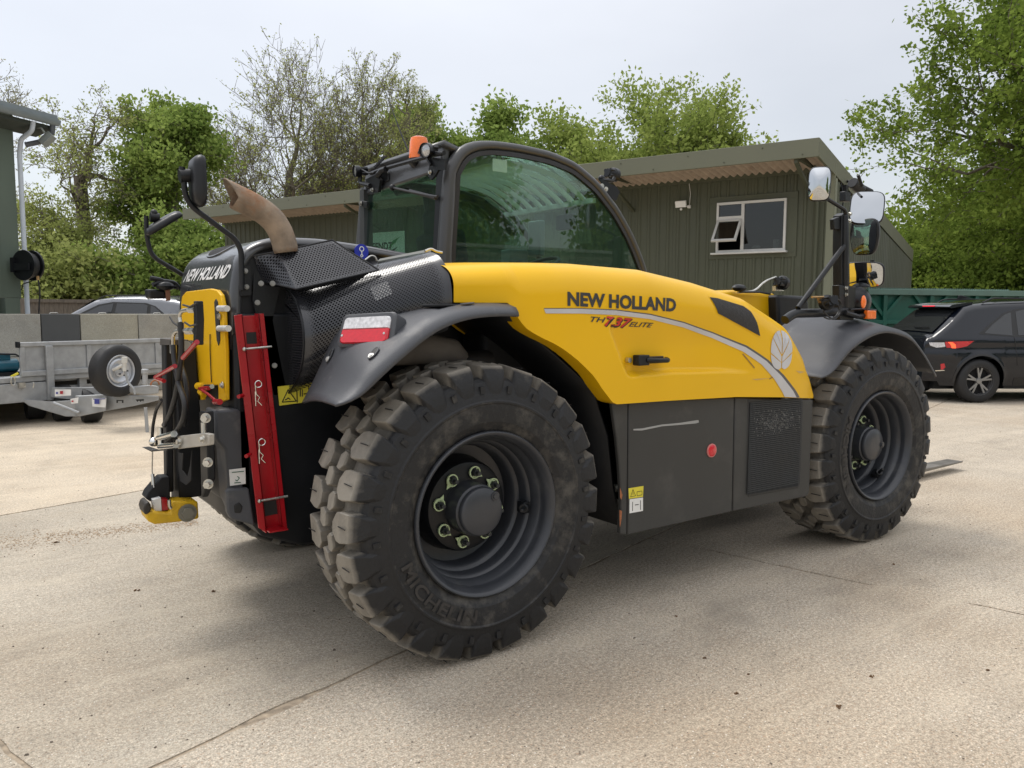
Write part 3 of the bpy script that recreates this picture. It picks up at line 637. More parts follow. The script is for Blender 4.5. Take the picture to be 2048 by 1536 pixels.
    for i in range(8):
        a = R(22.5+45*i+14); c_ = Vector((.1475*math.cos(a), .165, .1475*math.sin(a)))
        part('wheel_nut', mat('dark steel nut', (.05, .055, .06), .4, .6), hub, lambda m: (m.cyl(c_, c_+Vector((0, -.010, 0)), .021, 18), m.cyl(c_, c_+Vector((0, -.030, 0)), .016, 6), m.cyl(c_, c_+Vector((0, -.050, 0)), .009, 10)), local=True)
        def ind(m, a=a, i=i):
            c0 = Vector((.1475*math.cos(a), .158, .1475*math.sin(a))); m.lathe(c0, (0, 1, 0), [(.022, -.008), (.027, -.008), (.027, 0), (.022, 0)], 16, True)
            t = 1 if i % 2 == 0 else -1; a2 = a+t*R(17.5); tip = Vector((.140*math.cos(a2), .153, .140*math.sin(a2)))
            d = (tip-c0); d.y = 0; s_ = d.cross(Vector((0, 1, 0))).normalized()*.022
            m.prism([c0+s_+Vector((0, -.004, 0)), c0-s_+Vector((0, -.004, 0)), tip], (0, .004, 0))
        part('nut_indicator', GRNY, hub, ind, local=True)
    part('valve', BLK, wh, lambda m: (m.cyl((.268, .11, -.015), (.235, .085, -.015), .022, 12), m.cyl((.240, .09, -.015), (.20, .05, -.015), .010, 8), m.bb(.24, .275, .09, .14, -.04, .01)), local=True, bevel=.004)
    return wh
w1 = build_wheel('wheel'); tpos = T.location
def place(wh, x, y, rz, ry):
    wh.location = Vector((x, y, .611))-tpos; wh.rotation_mode = 'XYZ'; wh.rotation_euler = (0, ry, rz)
place(w1, 0, .0, 0, 0.05)
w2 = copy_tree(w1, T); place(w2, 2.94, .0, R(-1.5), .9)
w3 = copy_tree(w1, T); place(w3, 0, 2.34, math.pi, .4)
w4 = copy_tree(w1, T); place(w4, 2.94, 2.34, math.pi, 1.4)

# ---- chassis and inner structure
P_('chassis', BLKM, lambda m: (m.prism([(x, .70, z) for x, z in ((-.79, .60), (-.70, .47), (-.52, .395), (.5, .42), (.6, .46), (3.25, .46), (3.42, .6), (3.42, 1.2), (2.2, 1.3), (.9, 1.36), (-.1, 1.42), (-.79, 1.42))], (0, .94, 0)),), bevel=.012)
P_('axle', BLKM, lambda m: (m.cyl((0, .2, .612), (0, 2.14, .612), .10, 16), m.sph((0, 1.17, .612), .22, 16, 10), m.cyl((2.94, .2, .612), (2.94, 2.14, .612), .10, 16), m.sph((2.94, 1.17, .612), .22, 16, 10), m.cyl((0, .24, .60), (0, .5, .60), .17, 20), m.cyl((2.94, .24, .60), (2.94, .5, .60), .17, 20)))
P_('engine', BLKM, lambda m: (m.bb(.95, 2.15, .16, .70, .45, 1.30), m.bb(.30, .95, .50, .70, .5, 1.35), m.bb(.62, .95, .30, .69, .5, .9)), bevel=.03)
P_('inner_wing', BLKM, lambda m: (m.loft([[(x, y, z) for x, z in ((.86, .40), (.80, .60), (.76, .85), (.66, 1.08), (.44, 1.24), (.20, 1.40), (.16, 1.46), (-.16, 1.455))] for y in (.13, .70)], closed=False),), thick=.012)
P_('silencer', mat('scorched steel', (.02, .018, .016), .6, .5, var=.3, vs=9), lambda m: (m.lathe((-.50, .66, 1.36), (.93, -.34, .16), [(0, 0), (.11, 0), (.12, .02), (.12, .42), (.11, .44), (0, .44)], 24), m.tube([(-.05, .42, 1.15), (.05, .34, 1.20), (.22, .34, 1.20)], .06, 14)))
P_('axle_link', mat('dusty grey casting', (.12, .105, .09), .8, var=.3, vs=9), lambda m: (m.tube([(-.28, .36, 1.255), (-.12, .33, 1.275), (.02, .33, 1.25), (.10, .34, 1.20)], [.05, .07, .065, .04], 12)))
for z in (.50, .57): P_('mount_bolt', ZINC, lambda m: m.bolt((.885, .20, z), (-1, -.3, 0), .014, .02))

# ---- yellow engine hood: one skin with a rounded shoulder
TOP = [(x, z) for x, z in [(-0.015,1.625)]+[(0.08,1.634)]+[(0.194,1.64)]+[(0.564,1.647),(1.006,1.635),(1.401,1.584),(1.807,1.513),(2.172,1.376),(2.334,1.244),(2.421,1.124),(2.481,0.987),(2.496,0.92)]]
BOT = [(x, z) for x, z in [(-0.075,1.468)]+[(0.151,1.469)]+[(0.153,1.467),(0.163,1.457),(0.174,1.443),(0.184,1.424),(0.195,1.404),(0.21,1.381),(0.23,1.36),(0.261,1.339),(0.298,1.321),(0.347,1.299),(0.394,1.275),(0.439,1.247),(0.482,1.22),(0.523,1.19),(0.565,1.153),(0.595,1.124),(0.622,1.094),(0.659,1.051),(0.688,1.017),(0.716,1.012),(1.042,1.011),(1.562,1),(1.943,0.975),(2.329,0.938)]]
BOT = [(x, z if i in (0, len(BOT)-1) or x < .14 else (BOT[i-1][1]+2*z+BOT[i+1][1])/4) for i, (x, z) in enumerate(BOT)]
XA, XB = BOT[0][0], BOT[-1][0]; TOP[0] = (XA, TOP[0][1])
k_ = (XB-XA)/(TOP[-1][0]-XA); TOPS = [(XA+(x-XA)*k_, z) for x, z in TOP]
def zt_(x): return interp(x, TOPS)
def zb_(x): return interp(x, BOT)
LED = [(.64, 1.30), (.76, 1.145), (1.02, 1.165), (1.35, 1.165), (1.75, 1.125), (2.0, 1.09)]
LEDX, LEDZ = [(0.761,1.129),(1.091,1.136),(1.459,1.125),(1.828,1.094)], 0
def hy(x, z):
    """y of the hood skin at (x, z)"""
    zt2 = zt_(x); rr = min(.15, max(.03, (zt2-zb_(x))*.6)); y = .022
    y += .13*(1-sstep(-.10, .42, x))                                          # narrows to the rear
    y += .10*max(0, (x-1.9)/.4)**2.2*.5                                  # nose turns in
    if z > zt2-rr: t = min(1, (z-(zt2-rr))/rr); y += .135*(1-math.sqrt(max(0, 1-t*t)))
    # scooped panel around the handle
    zl = interp(x, LEDX); xs = interp(z, [(1.10, .80), (1.20, .745), (1.35, .66)])
    d = sstep(0, .026, z-zl)*sstep(0, .04, x-xs)*(1-sstep(.12, .34, z-zl))*(1-sstep(1.25, 1.75, x))
    return y+.042*d
HX = sorted(set([XA]+[q[0] for q in BOT]+[XA+(XB-XA)*i/170 for i in range(171)]+[XB])); NZ = 80
def hood(mb):
    secs = []
    for x in HX:
        a, b_ = zb_(x), zt_(x); q = [(x, hy(x, a)+.10, a+.001), (x, hy(x, a)+.006, a)]
        for i in range(NZ+1):
            t = i/NZ; t = 1-(1-t)**1.25; z = a+(b_-a)*t; q.append((x, hy(x, z), z))
        yt = q[-1][1]; q += [(x, yt+.06, b_+.004), (x, .45, b_+.012), (x, .60, b_-.02), (x, .66, b_-.10), (x, .66, max(a, b_-.35))]
        secs.append(q)
    mb.loft(secs, closed=False)
    mb.add(secs[-1], [tuple(range(len(secs[-1])))])
hoodo = P_('engine_hood', YEL, hood, sharp=60)
def decal(name, m, pts, off=.0022, parent=None, sub=.03, thick=0):
    """polygon of (x, z) laid on the hood skin"""
    bm = bmesh.new(); vs = [bm.verts.new((x, 0, z)) for x, z in pts]; f = bm.faces.new(vs); bmesh.ops.triangulate(bm, faces=[f])
    for _ in range(5):
        lg = [e for e in bm.edges if e.calc_length() > sub]
        if not lg: break
        bmesh.ops.subdivide_edges(bm, edges=lg, cuts=1); bmesh.ops.triangulate(bm, faces=bm.faces[:])
    for v in bm.verts: v.co.y = hy(v.co.x, v.co.z)-off
    bm.verts.index_update(); mb = MB(); mb.add([v.co[:] for v in bm.verts], [[v.index for v in f.verts] for f in bm.faces]); bm.free()
    return mb.build(name, m, parent or T, sharp=60)
VENT = mat('black mesh grille', (.022, .020, .019), .6, var=.15, vs=60, bump=.5, bs=350)
vo = [(1.344,1.513),(1.416,1.509),(1.633,1.469),(1.68,1.44),(1.716,1.38),(1.741,1.298),(1.62,1.342),(1.459,1.402),(1.389,1.422)]
decal('vent_surround', YEL, vo, .001, hoodo); decal('vent_grille', VENT, [(1.351,1.508),(1.416,1.504),(1.621,1.466),(1.668,1.438),(1.704,1.38),(1.732,1.309),(1.619,1.35),(1.458,1.407),(1.396,1.427)], .004, hoodo)
def stripe(pa_, pb_, name, m, off): decal(name, m, pa_+pb_[::-1], off, hoodo, .05)
up = [(0.301,1.444),(0.494,1.445),(0.701,1.439),(0.924,1.419),(1.164,1.38),(1.385,1.327),(1.624,1.253),(1.794,1.175),(1.929,1.089),(2.047,1),(2.086,0.961)]
lo = [(0.309,1.425),(0.495,1.425),(0.702,1.419),(0.924,1.4),(1.165,1.359),(1.386,1.304),(1.605,1.231),(1.753,1.158),(1.864,1.078),(1.943,1),(1.963,0.974)]
sd_ = [(0.341,1.422),(0.495,1.421),(0.702,1.414),(0.924,1.394),(1.165,1.353),(1.387,1.297),(1.597,1.223),(1.736,1.153),(1.843,1.073),(1.921,1.001),(1.94,0.976)]
def dstripe(a_, b_, name, m, off):
    mb = MB(); pts = []
    for (p, q) in zip(a_, b_): pts.append((p, q))
    n = len(pts); V = []; S = 8
    for i in range(n-1):
        for s in range(S):
            t = s/S; V.append((lerp(pts[i][0][0], pts[i+1][0][0], t), lerp(pts[i][0][1], pts[i+1][0][1], t), lerp(pts[i][1][0], pts[i+1][1][0], t), lerp(pts[i][1][1], pts[i+1][1][1], t)))
    V.append((*pts[-1][0], *pts[-1][1])); W = 3
    for a, b, c, d in V:
        for j in range(W+1):
            x, z = lerp(a, c, j/W), lerp(b, d, j/W); z = max(z, zb_(x)+.001); mb.v.append((x, hy(x, z)-off, z))
    for i in range(len(V)-1):
        for j in range(W): mb.face((i*(W+1)+j, i*(W+1)+j+1, (i+1)*(W+1)+j+1, (i+1)*(W+1)+j))
    return mb.build(name, m, hoodo, sharp=60)
dk = [(0.301,1.447),(0.494,1.448),(0.701,1.443),(0.924,1.424),(1.164,1.385),(1.385,1.333),(1.632,1.261),(1.807,1.182),(1.951,1.093),(2.079,0.998),(2.123,0.959)]
dstripe(dk, up, 'stripe_shadow', SILVD, .0022); dstripe(up, lo, 'silver_stripe', SILV, .0024)
# raised mouldings either side of the scoop are part of the skin; handle and lock
hd = [(0.835,0.03,1.23),(0.877,0.03,1.226),(1.03,0.03,1.224),(1.045,0.03,1.195)]
P_('hood_handle', BLK, lambda m: (m.bb(hd[0][0], hd[0][0]+.07, .005, .05, hd[0][2]-.045, hd[0][2]+.004), m.bend([(hd[0][0]+.05, .01, hd[0][2]-.02), (hd[0][0]+.09, -.012, hd[0][2]-.022), (hd[2][0]-.02, -.012, hd[2][2]-.018), (hd[2][0]+.005, .03, hd[2][2]-.015)], .013, 8, .02), m.bb(hd[0][0]+.0, hd[2][0]+.0, .035, .048, hd[0][2]-.04, hd[0][2]-.006)), bevel=.005)
P_('hood_lock', ZINC, lambda m: m.cyl((hd[0][0]-.025, .06, hd[0][2]-.02), (hd[0][0]-.025, .040, hd[0][2]-.02), .012, 12))
# lettering on the hood
def on_hood(x0, z0, x1, z1, curve=0):
    def f(a, b):
        x = x0+(x1-x0)*a; z = z0+(z1-z0)*a+b; z += curve*(a*(1-a)); return (x, hy(x, z)-.0028, z)
    return f
pA, pB = [(0.415,1.457),(1.088,1.433)]
pH = [(0.414,1.519),(1.086,1.498)]
hA, hB = pH[0][1]-pA[1], pH[1][1]-pB[1]
def fNH(a, b): x = lerp(pA[0], pB[0], a); z = lerp(pA[1], pB[1], a)+b*lerp(hA, hB, a)+.004*a*(1-a); return (x, hy(x, z)-.0028, z)
lettering('lettering', 'NEW HOLLAND', DGREY, hoodo, (0, 0, 0), (1, 0, 0), (0, 0, 1), w=1, h=1, offset=.042, fn=fNH)
qa, qb = [(0.533,1.39),(0.621,1.385)]; qh = [(0.541,1.412),(0.629,1.409)]
def mk(c0, c1, h0, sh): 
    def f(a, b): x = lerp(c0[0], c1[0], a)+sh*b*.02; z = lerp(c0[1], c1[1], a)+b*h0; return (x, hy(x, z)-.003, z)
    return f
lettering('lettering', 'TH', DGREY, hoodo, 0*Vector((0,0,0)), (1, 0, 0), (0, 0, 1), w=1, h=1, offset=.015, fn=mk(qa, qb, qh[0][1]-qa[1], .8))
qc, qd, qe = [(0.621,1.37),(0.787,1.359),(0.629,1.414)]
lettering('lettering', '7.37', mat('red lettering', (.55, .02, .015), .4), hoodo, (0, 0, 0), (1, 0, 0), (0, 0, 1), w=1, h=1, offset=.03, fn=mk(qc, qd, qe[1]-qc[1], 1.2))
def fsh(a, b): q = mk(qc, qd, qe[1]-qc[1], 1.2)(a, b); return (q[0]+.004, q[1]+.0012, q[2]-.004)
lettering('lettering', '7.37', INK, hoodo, (0, 0, 0), (1, 0, 0), (0, 0, 1), w=1, h=1, offset=.05, fn=fsh)
qf, qg, qi = [(0.796,1.366),(0.939,1.36),(0.802,1.387)]
lettering('lettering', 'ELITE', DGREY, hoodo, (0, 0, 0), (1, 0, 0), (0, 0, 1), w=1, h=1, offset=.012, fn=mk(qf, qg, qi[1]-qf[1], .8))
# leaf emblem: rounded silver shield split by radiating yellow veins
lc = [(1.828,1.334),(2.022,1.332),(2.035,1.128),(1.839,1.136),(1.921,1.336),(1.934,1.124),(1.936,1.127)]
X0, X1 = lc[0][0], lc[1][0]; Zt, Zb = lc[4][1], lc[5][1]; XC = (X0+X1)/2; HW = (X1-X0)/2; ZC = (Zt+Zb)/2; HH = (Zt-Zb)/2
def inoval(u, v): return abs(u)**2.8+abs(v)**2.8 < 1
def seg_poly(polyuv): return [(XC+HW*u, ZC+HH*v) for u, v in polyuv]
def sup(t, n=2.6): c, s_ = math.cos(t), math.sin(t); return (abs(c)**(2/n)*(1 if c > 0 else -1), abs(s_)**(2/n)*(1 if s_ > 0 else -1))
ANG = [(-80, -6), (-3, 33.5), (36, 63.5), (66, 88)]
for sgn in (1, -1):
    for (a0, a1), root in zip(ANG, ((-.90, .035), (-.62, .035), (-.22, .035), (.08, .03))):
        arc = [sup(R(lerp(a0, a1, i/8))) for i in range(9)]
        base = [(root[1], root[0]+ (.30 if a0 > -50 else .25)), (root[1], root[0])]
        poly = seg_poly([(sgn*u, v) for u, v in arc+base]); 
        decal('emblem_leaf', SILV, poly, .0028, hoodo, .06)
# scratches and scuffs
SCR = mat('scuff mark', (.30, .17, .05), .7)
for pts in ([(1.601,1.218),(1.609,1.22),(1.699,1.144),(1.695,1.139)], [(1.821,1.08),(1.846,1.09),(1.855,1.086),(1.825,1.074)]): decal('scratch', SCR, pts, .0026, hoodo)
for pts in ([(2.063,1.113),(2.171,1.101),(2.11,1.095)], [(1.673,1.084),(1.842,1.082),(1.715,1.077)]): decal('scratch', mat('pale scuff', (.62, .42, .16), .7), pts, .0026, hoodo)

# ---- lower side panels
def pan(name, pts2, m, y0=.055, th=.025, bev=.006, parent=None): return P_(name, m, lambda q: q.prism([(x, y0, z) for x, z in pts2], (0, th, 0)), parent, bevel=bev)
pan('side_panel', [(0.716,1.016),(0.817,1.016),(0.825,0.378),(0.781,0.39),(0.786,0.552),(0.769,0.721),(0.747,0.864)], PANEL)
pn2 = pan('side_panel', [(0.823,1.018),(1.583,0.989),(1.592,0.379),(0.831,0.377)], PANEL)
pn3 = pan('side_panel', [(1.591,0.989),(2.281,0.933),(2.28,0.583),(2.283,0.392),(2.26,0.371),(1.6,0.379)], PANEL)
GRL = mat('black radiator mesh', (.030, .033, .036), .6, var=.2, vs=4, bump=.0)
g4 = [(1.691,0.052,0.978),(2.185,0.052,0.936),(2.19,0.052,0.709),(2.188,0.052,0.454),(2.17,0.052,0.433),(1.718,0.052,0.442)]
P_('radiator_recess', mat('recess edge', (.03, .03, .03), .6), lambda m: m.prism([(x, .0555-.003, z) for x, y, z in g4], (0, .01, 0)), pn3, bevel=.004)
def meshg(m):
    xs = [p[0] for p in g4]; x0, x1 = min(xs)+.014, max(xs)-.016; z1 = .955; 
    def zbt(x): return lerp(g4[5][2], g4[4][2], (x-x0)/(x1-x0))+.014
    k = int((x1-x0)/.011)
    for i in range(k): x = x0+.011*i; m.bb(x, x+.0045, .0465, .0500, zbt(x), z1)
    zz = .40
    while zz < z1: 
        xa = x0 if zz > zbt(x0) else x0+(x1-x0)*0
        if zz > zbt(x0)+.0: m.bb(x0, x1, .0462, .0503, zz, zz+.0045)
        zz += .011
P_('radiator_mesh', GRL, meshg, pn3)
DUSTY = mat('dust patch', (.20, .20, .19), .9, var=.5, vs=60)
rf = [(1.412,0.05,0.726)][0]
P_('reflector', REDL, lambda m: m.lathe((rf[0], .054, rf[2]), (0, -1, 0), [(0, .010), (.027, .009), (.030, .007), (.030, 0)], 24), pn2)
P_('reflector_ring', mat('pale red plastic', (.6, .2, .18), .5), lambda m: m.lathe((rf[0], .054, rf[2]), (0, -1, 0), [(.0305, .0), (.0305, .006), (.035, .005), (.036, 0)], 24), pn2)
rg = random.Random(8); dsp = MB()
for i in range(420):
    u_, w_2 = min(1, max(0, rg.gauss(.5, .24))), min(1, max(0, rg.gauss(.5, .26))); a_, b_ = (g4[0][0]+.05)+(g4[1][0]-g4[0][0]-.09)*u_, .90-.13*w_2; r_s = rg.uniform(.0015, .0055); dsp.add([(a_-r_s, .0455, b_), (a_, .0455, b_-r_s), (a_+r_s, .0455, b_), (a_, .0455, b_+r_s*.8)], [(0, 1, 2, 3)])
ds_o = dsp.build('dust_specks', mat('grey dust', (.13, .13, .125), .9, var=.4, vs=60), pn3); ds_o['kind'] = 'stuff'
P_('paint_scrape', mat('bare scrape', (.33, .33, .32), .6), lambda m: m.add([(x, .0535, z) for x, y, z in [(0.854,0.05,0.884),(0.91,0.05,0.882),(1.045,0.05,0.89),(1.168,0.05,0.888),(1.258,0.05,0.891),(1.306,0.05,0.892),(1.311,0.05,0.879),(1.289,0.05,0.876),(1.168,0.05,0.878),(1.045,0.05,0.881),(0.91,0.05,0.872),(0.854,0.05,0.877)]], [tuple(range(12))]), pn2)
st = [(0.829,0.05,0.603),(0.928,0.05,0.602),(0.926,0.05,0.549),(0.833,0.05,0.552)]; P_('warning_sticker', YSTK, lambda m: m.add([(x, .0535, z) for x, y, z in st], [(0, 1, 2, 3)]), pn2)
st2 = [(0.837,0.05,0.549),(0.926,0.05,0.546),(0.928,0.05,0.48),(0.838,0.05,0.481)]; P_('instruction_sticker', WHITE, lambda m: m.add([(x, .0535, z) for x, y, z in st2], [(0, 1, 2, 3)]), pn2)
def ink_lines(name, polys, y, parent=None, r=.0012, m=INK, ax='y'):
    def f(mb):
        for pl, cl in polys:
            pts = [Vector(p) for p in pl]+([Vector(pl[0])] if cl else [])
            for a, b in zip(pts, pts[1:]): mb.tube([a, b], r, 4)
    return P_(name, m, f, parent)
def on_y(L_, y): return [(p[0], y, p[2]) for p in L_]
ink_lines('sticker_symbol', [(on_y([(0.843,0.05,0.56),(0.858,0.05,0.594),(0.876,0.05,0.561)], .053), True), (on_y([(0.859,0.05,0.582),(0.859,0.05,0.568)], .053), False), (on_y([(0.885,0.05,0.579),(0.918,0.05,0.579),(0.919,0.05,0.56),(0.886,0.05,0.559)], .053), True)], 0, pn2)
ink_lines('sticker_print', [(on_y([(0.857,0.05,0.534),(0.858,0.05,0.49)], .053), False), (on_y([(0.909,0.05,0.534),(0.911,0.05,0.488)], .053), False), (on_y([(0.873,0.05,0.517),(0.897,0.05,0.516)], .053), False)], 0, pn2, .0018)
P_('rust_chip', mat('orange rust', (.33, .12, .05), .9, var=.4, vs=60), lambda m: (m.add([(x, .0535, z) for x, y, z in [(0.773,0.05,0.507),(0.789,0.05,0.5),(0.787,0.05,0.457),(0.778,0.05,0.423),(0.774,0.05,0.459)]], [tuple(range(5))]), m.add([(x, .0535, z) for x, y, z in [(0.774,0.05,0.615),(0.791,0.05,0.577),(0.785,0.05,0.554),(0.775,0.05,0.567)]], [tuple(range(4))])), pn2)

# ---- mudguards
def guard(name, outer, inner, y0, y1, lip=.05, crease=.075):
    n = len(outer); secs = []
    for i in range(n):
        (x, z), (xi, zi) = outer[i], inner[i]
        a, b = outer[max(0, i-1)], outer[min(n-1, i+1)]; t = Vector((b[0]-a[0], b[1]-a[1])).normalized(); nn = Vector((-t.y, t.x)) if -t.y*0+t.x > 0 or True else t
        if nn.y < 0 and i not in (0, n-1): nn = -nn
        s = []; lp0 = lip; lip_ = lip*min(1, i/7+.1)
        s.append((x, y0, z)); s.append((x+nn.x*lip_*.35, y0+.004, z+nn.y*lip_*.35)); s.append((x+nn.x*lip_*.75, y0+.022, z+nn.y*lip_*.75)); 
        cx, cz = x+nn.x*lip_, z+nn.y*lip_; s.append((cx, y0+crease, cz))
        for t_ in (.25, .5, .75, 1.0): s.append((lerp(cx, xi, t_), lerp(y0+crease, y1, t_), lerp(cz, zi, t_)+.010*math.sin(math.pi*t_)))
        secs.append(s)
    return P_(name, PLAS, lambda m: m.loft(secs, closed=False), thick=.010, sharp=50)
def resamp(pts, n):
    d = [0]; 
    for a, b in zip(pts, pts[1:]): d.append(d[-1]+math.dist(a, b))
    out = []
    for i in range(n):
        s = d[-1]*i/(n-1); out.append(tuple(interp(s, list(zip(d, [p[q] for p in pts]))) for q in range(len(pts[0]))))
    return out
def smooth(pts, it=2):
    for _ in range(it):
        pts = [pts[0]]+[tuple((pts[i-1][k]+2*pts[i][k]+pts[i+1][k])/4 for k in range(len(pts[0]))) for i in range(1, len(pts)-1)]+[pts[-1]]
    return pts
ro = smooth(resamp([(-0.654,1.098),(-0.601,1.105),(-0.546,1.131),(-0.482,1.188),(-0.4,1.252),(-0.316,1.312),(-0.24,1.358),(-0.162,1.387),(-0.07,1.407),(0.049,1.414),(0.141,1.412)], 30), 2)
ri = smooth(resamp([(-0.599,1.06),(-0.551,1.141),(-0.502,1.241),(-0.462,1.322),(-0.43,1.384),(-0.39,1.406),(-0.205,1.434),(-0.059,1.454),(0.148,1.467),(0.369,1.474),(0.426,1.472)], 30), 2)
rear_guard = guard('mudguard', ro, ri, .0, .46, .045, .07)
fo = smooth(resamp([(2.266,1.062),(2.315,1.065),(2.392,1.091),(2.449,1.138),(2.496,1.183),(2.601,1.238),(2.768,1.295),(2.928,1.317),(3.116,1.293),(3.24,1.263),(3.421,1.139),(3.564,1.009)], 30), 2)
fi = [(x, z+.02) for x, z in smooth(resamp([(2.25, 1.06), (2.36, 1.20), (2.46, 1.29), (2.62, 1.37), (2.80, 1.40), (3.0, 1.405), (3.2, 1.36), (3.38, 1.24), (3.52, 1.10), (3.57, 1.0)], 30), 2)]
front_guard = guard('mudguard', fo, fi, .0, .46, .045, .07)
for g_ in ((0, 2.34), ):
    pass
def mirror_guard(src, name='mudguard'):
    me = src.data.copy(); 
    for v in me.vertices: v.co.y = 2.34-v.co.y
    me.flip_normals(); o = bpy.data.objects.new(name, me); COL.objects.link(o); o.parent = T; o.matrix_parent_inverse = wmat(T).inverted()
    q = o.modifiers.new('solid', 'SOLIDIFY'); q.thickness = .01; return o
mirror_guard(rear_guard); mirror_guard(front_guard)
fb = [(2.692,0.2,1.244)][0]
P_('guard_bolt', ZINC, lambda m: m.bolt((fb[0], .2, fb[2]+.0), (-.5, -.3, .8), .012, .01), front_guard)
# tail lamp: clear upper half, red lower half, in a raised housing
LP = [Vector([(-0.465,0.33,1.404)][0]), Vector([(-0.365,0.13,1.415)][0]), Vector([(-0.393,0.11,1.311)][0]), Vector([(-0.501,0.31,1.302)][0])]
nL = (LP[1]-LP[0]).cross(LP[3]-LP[0]).normalized(); nL = nL if nL.y < 0 else -nL
def lerpq(u, v, off=0): 
    return LP[0]*(1-u)*(1-v)+LP[1]*u*(1-v)+LP[2]*u*v+LP[3]*(1-u)*v+nL*off
def rr_quad(mb, u0, u1, v0, v1, o0, o1, rr=.06, corners=(1, 1, 1, 1)):
    pts = []
    for (cu, cv, a0, fl) in ((u0, v0, 180, corners[0]), (u1, v0, 270, corners[1]), (u1, v1, 0, corners[2]), (u0, v1, 90, corners[3])):
        ru = rr if fl else .001; rv = rr*2 if fl else .001
        ccu = cu+(ru if cu == u0 else -ru); ccv = cv+(rv if cv == v0 else -rv)
        for j in range(5): a = R(a0+90*j/4); pts.append((ccu+ru*math.cos(a), ccv+rv*math.sin(a)))
    n = len(pts); A = [lerpq(u, v, o0) for u, v in pts]; B = [lerpq(u, v, o1) for u, v in pts]
    C = [lerpq(lerp(u, (u0+u1)/2, .06), lerp(v, (v0+v1)/2, .08), o1+.006) for u, v in pts]
    mb.loft([A, B, C])
lampo = P_('tail_lamp', PLAS, lambda m: rr_quad(m, -.09, 1.09, -.16, 1.10, -.07, -.006, .10), rear_guard)
P_('clear_lens', WHTL, lambda m: rr_quad(m, 0, 1, .02, .47, -.012, .004, .07, (1, 1, 0, 0)), rear_guard)
P_('red_lens', REDL, lambda m: rr_quad(m, 0, 1, .48, 1.0, -.012, .006, .08, (0, 0, 1, 1)), rear_guard)
P_('lens_screw', ZINC, lambda m: [m.cyl(lerpq(u, v, .004), lerpq(u, v, .0135), .005, 8) for u, v in ((.05, .72), (.93, .68))], rear_guard)
for c_, n_, s_ in (((-.507, .3855, 1.2514), (-.895, .058, .442), 1), ((-.462, .088, 1.272), (-.6, -.22, .77), 1), ((-.054, .08, 1.4576), (-.11, -.05, .99), 0)):
    c_, n_ = Vector(c_), Vector(n_).normalized(); d_ = (Vector((0, 0, 1)) if s_ else Vector((1, 0, 0))); d_ = (d_-n_*d_.dot(n_)).normalized(); e_ = n_.cross(d_)
    P_('guard_slot', INK, lambda m: m.prism([c_+n_*.0062+d_*(.030*math.cos(t))+e_*(.013*math.sin(t)) for t in [i*math.pi/10 for i in range(20)]], n_*.0012), rear_guard)
    P_('slot_rim', PLAS, lambda m: m.tube([c_+n_*.006+d_*(.031*math.cos(t))+e_*(.014*math.sin(t)) for t in [i*math.pi/10 for i in range(21)]], .0028, 6), rear_guard)
    if s_: P_('guard_bolt', BZ, lambda m: m.bolt(c_-d_*.016+n_*.006, n_, .008, .007), rear_guard)

# ---- perforated heat guards over the silencer
def ring_end(x, pts): return [Vector((x, y, z)) for y, z in pts]
e_left = [(1.042,1.571),(0.854,1.552),(0.718,1.534),(0.603,1.484),(0.527,1.414),(0.5,1.313),(0.521,1.226),(0.581,1.143),(0.715,1.068)]
e_rght = [(0.641,1.681),(0.478,1.681),(0.334,1.684),(0.256,1.644),(0.208,1.585),(0.189,1.529),(0.185,1.468),(0.193,1.407),(0.225,1.354)]
def resamp2(pts, n): return resamp(pts, n)
La = [Vector((-.57, y, z)) for y, z in smooth(resamp(e_left, 25), 2)]; Ra = [Vector((-.06, y, z)) for y, z in smooth(resamp(e_rght, 25), 2)]
def guard_cyl(mb):
    secs = []; ns = 24; 
    for i in range(ns+1):
        t = i/ns; secs.append([La[j].lerp(Ra[j], t) for j in range(25)])
    ll = [0]
    for a, b in zip(La, La[1:]): ll.append(ll[-1]+(b-a).length)
    mb.loft(secs, closed=False, uv=lambda i, j: (i/ns*.56, ll[j]*1.02), solid=lambda i, j: 1.0 if (i < 2 or i > ns-2 or j < 0) else 0.0)
P_('heat_guard', PERF, guard_cyl, thick=.0)
HSHADE = mat('black hole shade', (.0035, .0035, .004), .9, spec=.1, var=.2)  # added black sheet behind the perforations, so the holes look shaded inside
def shade_sheet(mb):
    def off(P_l, dx):
        c = sum(P_l, Vector())/len(P_l); return [p+(c-p).normalized()*.022+Vector((dx, 0, 0)) for p in P_l]
    A_, B_ = off(La, .02), off(Ra, -.01); mb.loft([[A_[j].lerp(B_[j], i/6) for j in range(25)] for i in range(7)], closed=False)
    mb.add(A_, [tuple(range(25))])
P_('hole_shade_sheet', HSHADE, shade_sheet)
P_('guard_label', WHITE, lambda m: m.add([La[j].lerp(Ra[j], t).lerp(sum(La+Ra, Vector())/50, 0)+Vector((0, .018, -.003)) for t, j in ((.50, 13), (.62, 13), (.63, 15), (.51, 15))], [(0, 1, 2, 3)]))
gl = MB.tube(MB(), [p+Vector((-.001, 0, 0)) for p in La], .005, 6); gl.build('guard_rim', BLK, T)
def endcap(mb):
    
    mb.v += [tuple(p) for p in La]+[(-.57, 1.0, 1.12), (-.57, 1.0, 1.58)]; n = len(mb.v); mb.face(range(n))
    for q in range(n): mb.uv[q] = (mb.v[q][1], mb.v[q][2]); mb.sol[q] = 0.0
P_('guard_end_cap', PERF, endcap)
ug = [Vector([(-0.702,0.715,1.657)][0]), Vector([(-0.617,0.66,1.676)][0]), Vector([(-0.402,0.6,1.731)][0]), Vector([(-0.275,0.42,1.602)][0]), Vector([(-0.603,0.5,1.518)][0]), Vector([(-0.671,0.71,1.554)][0])]
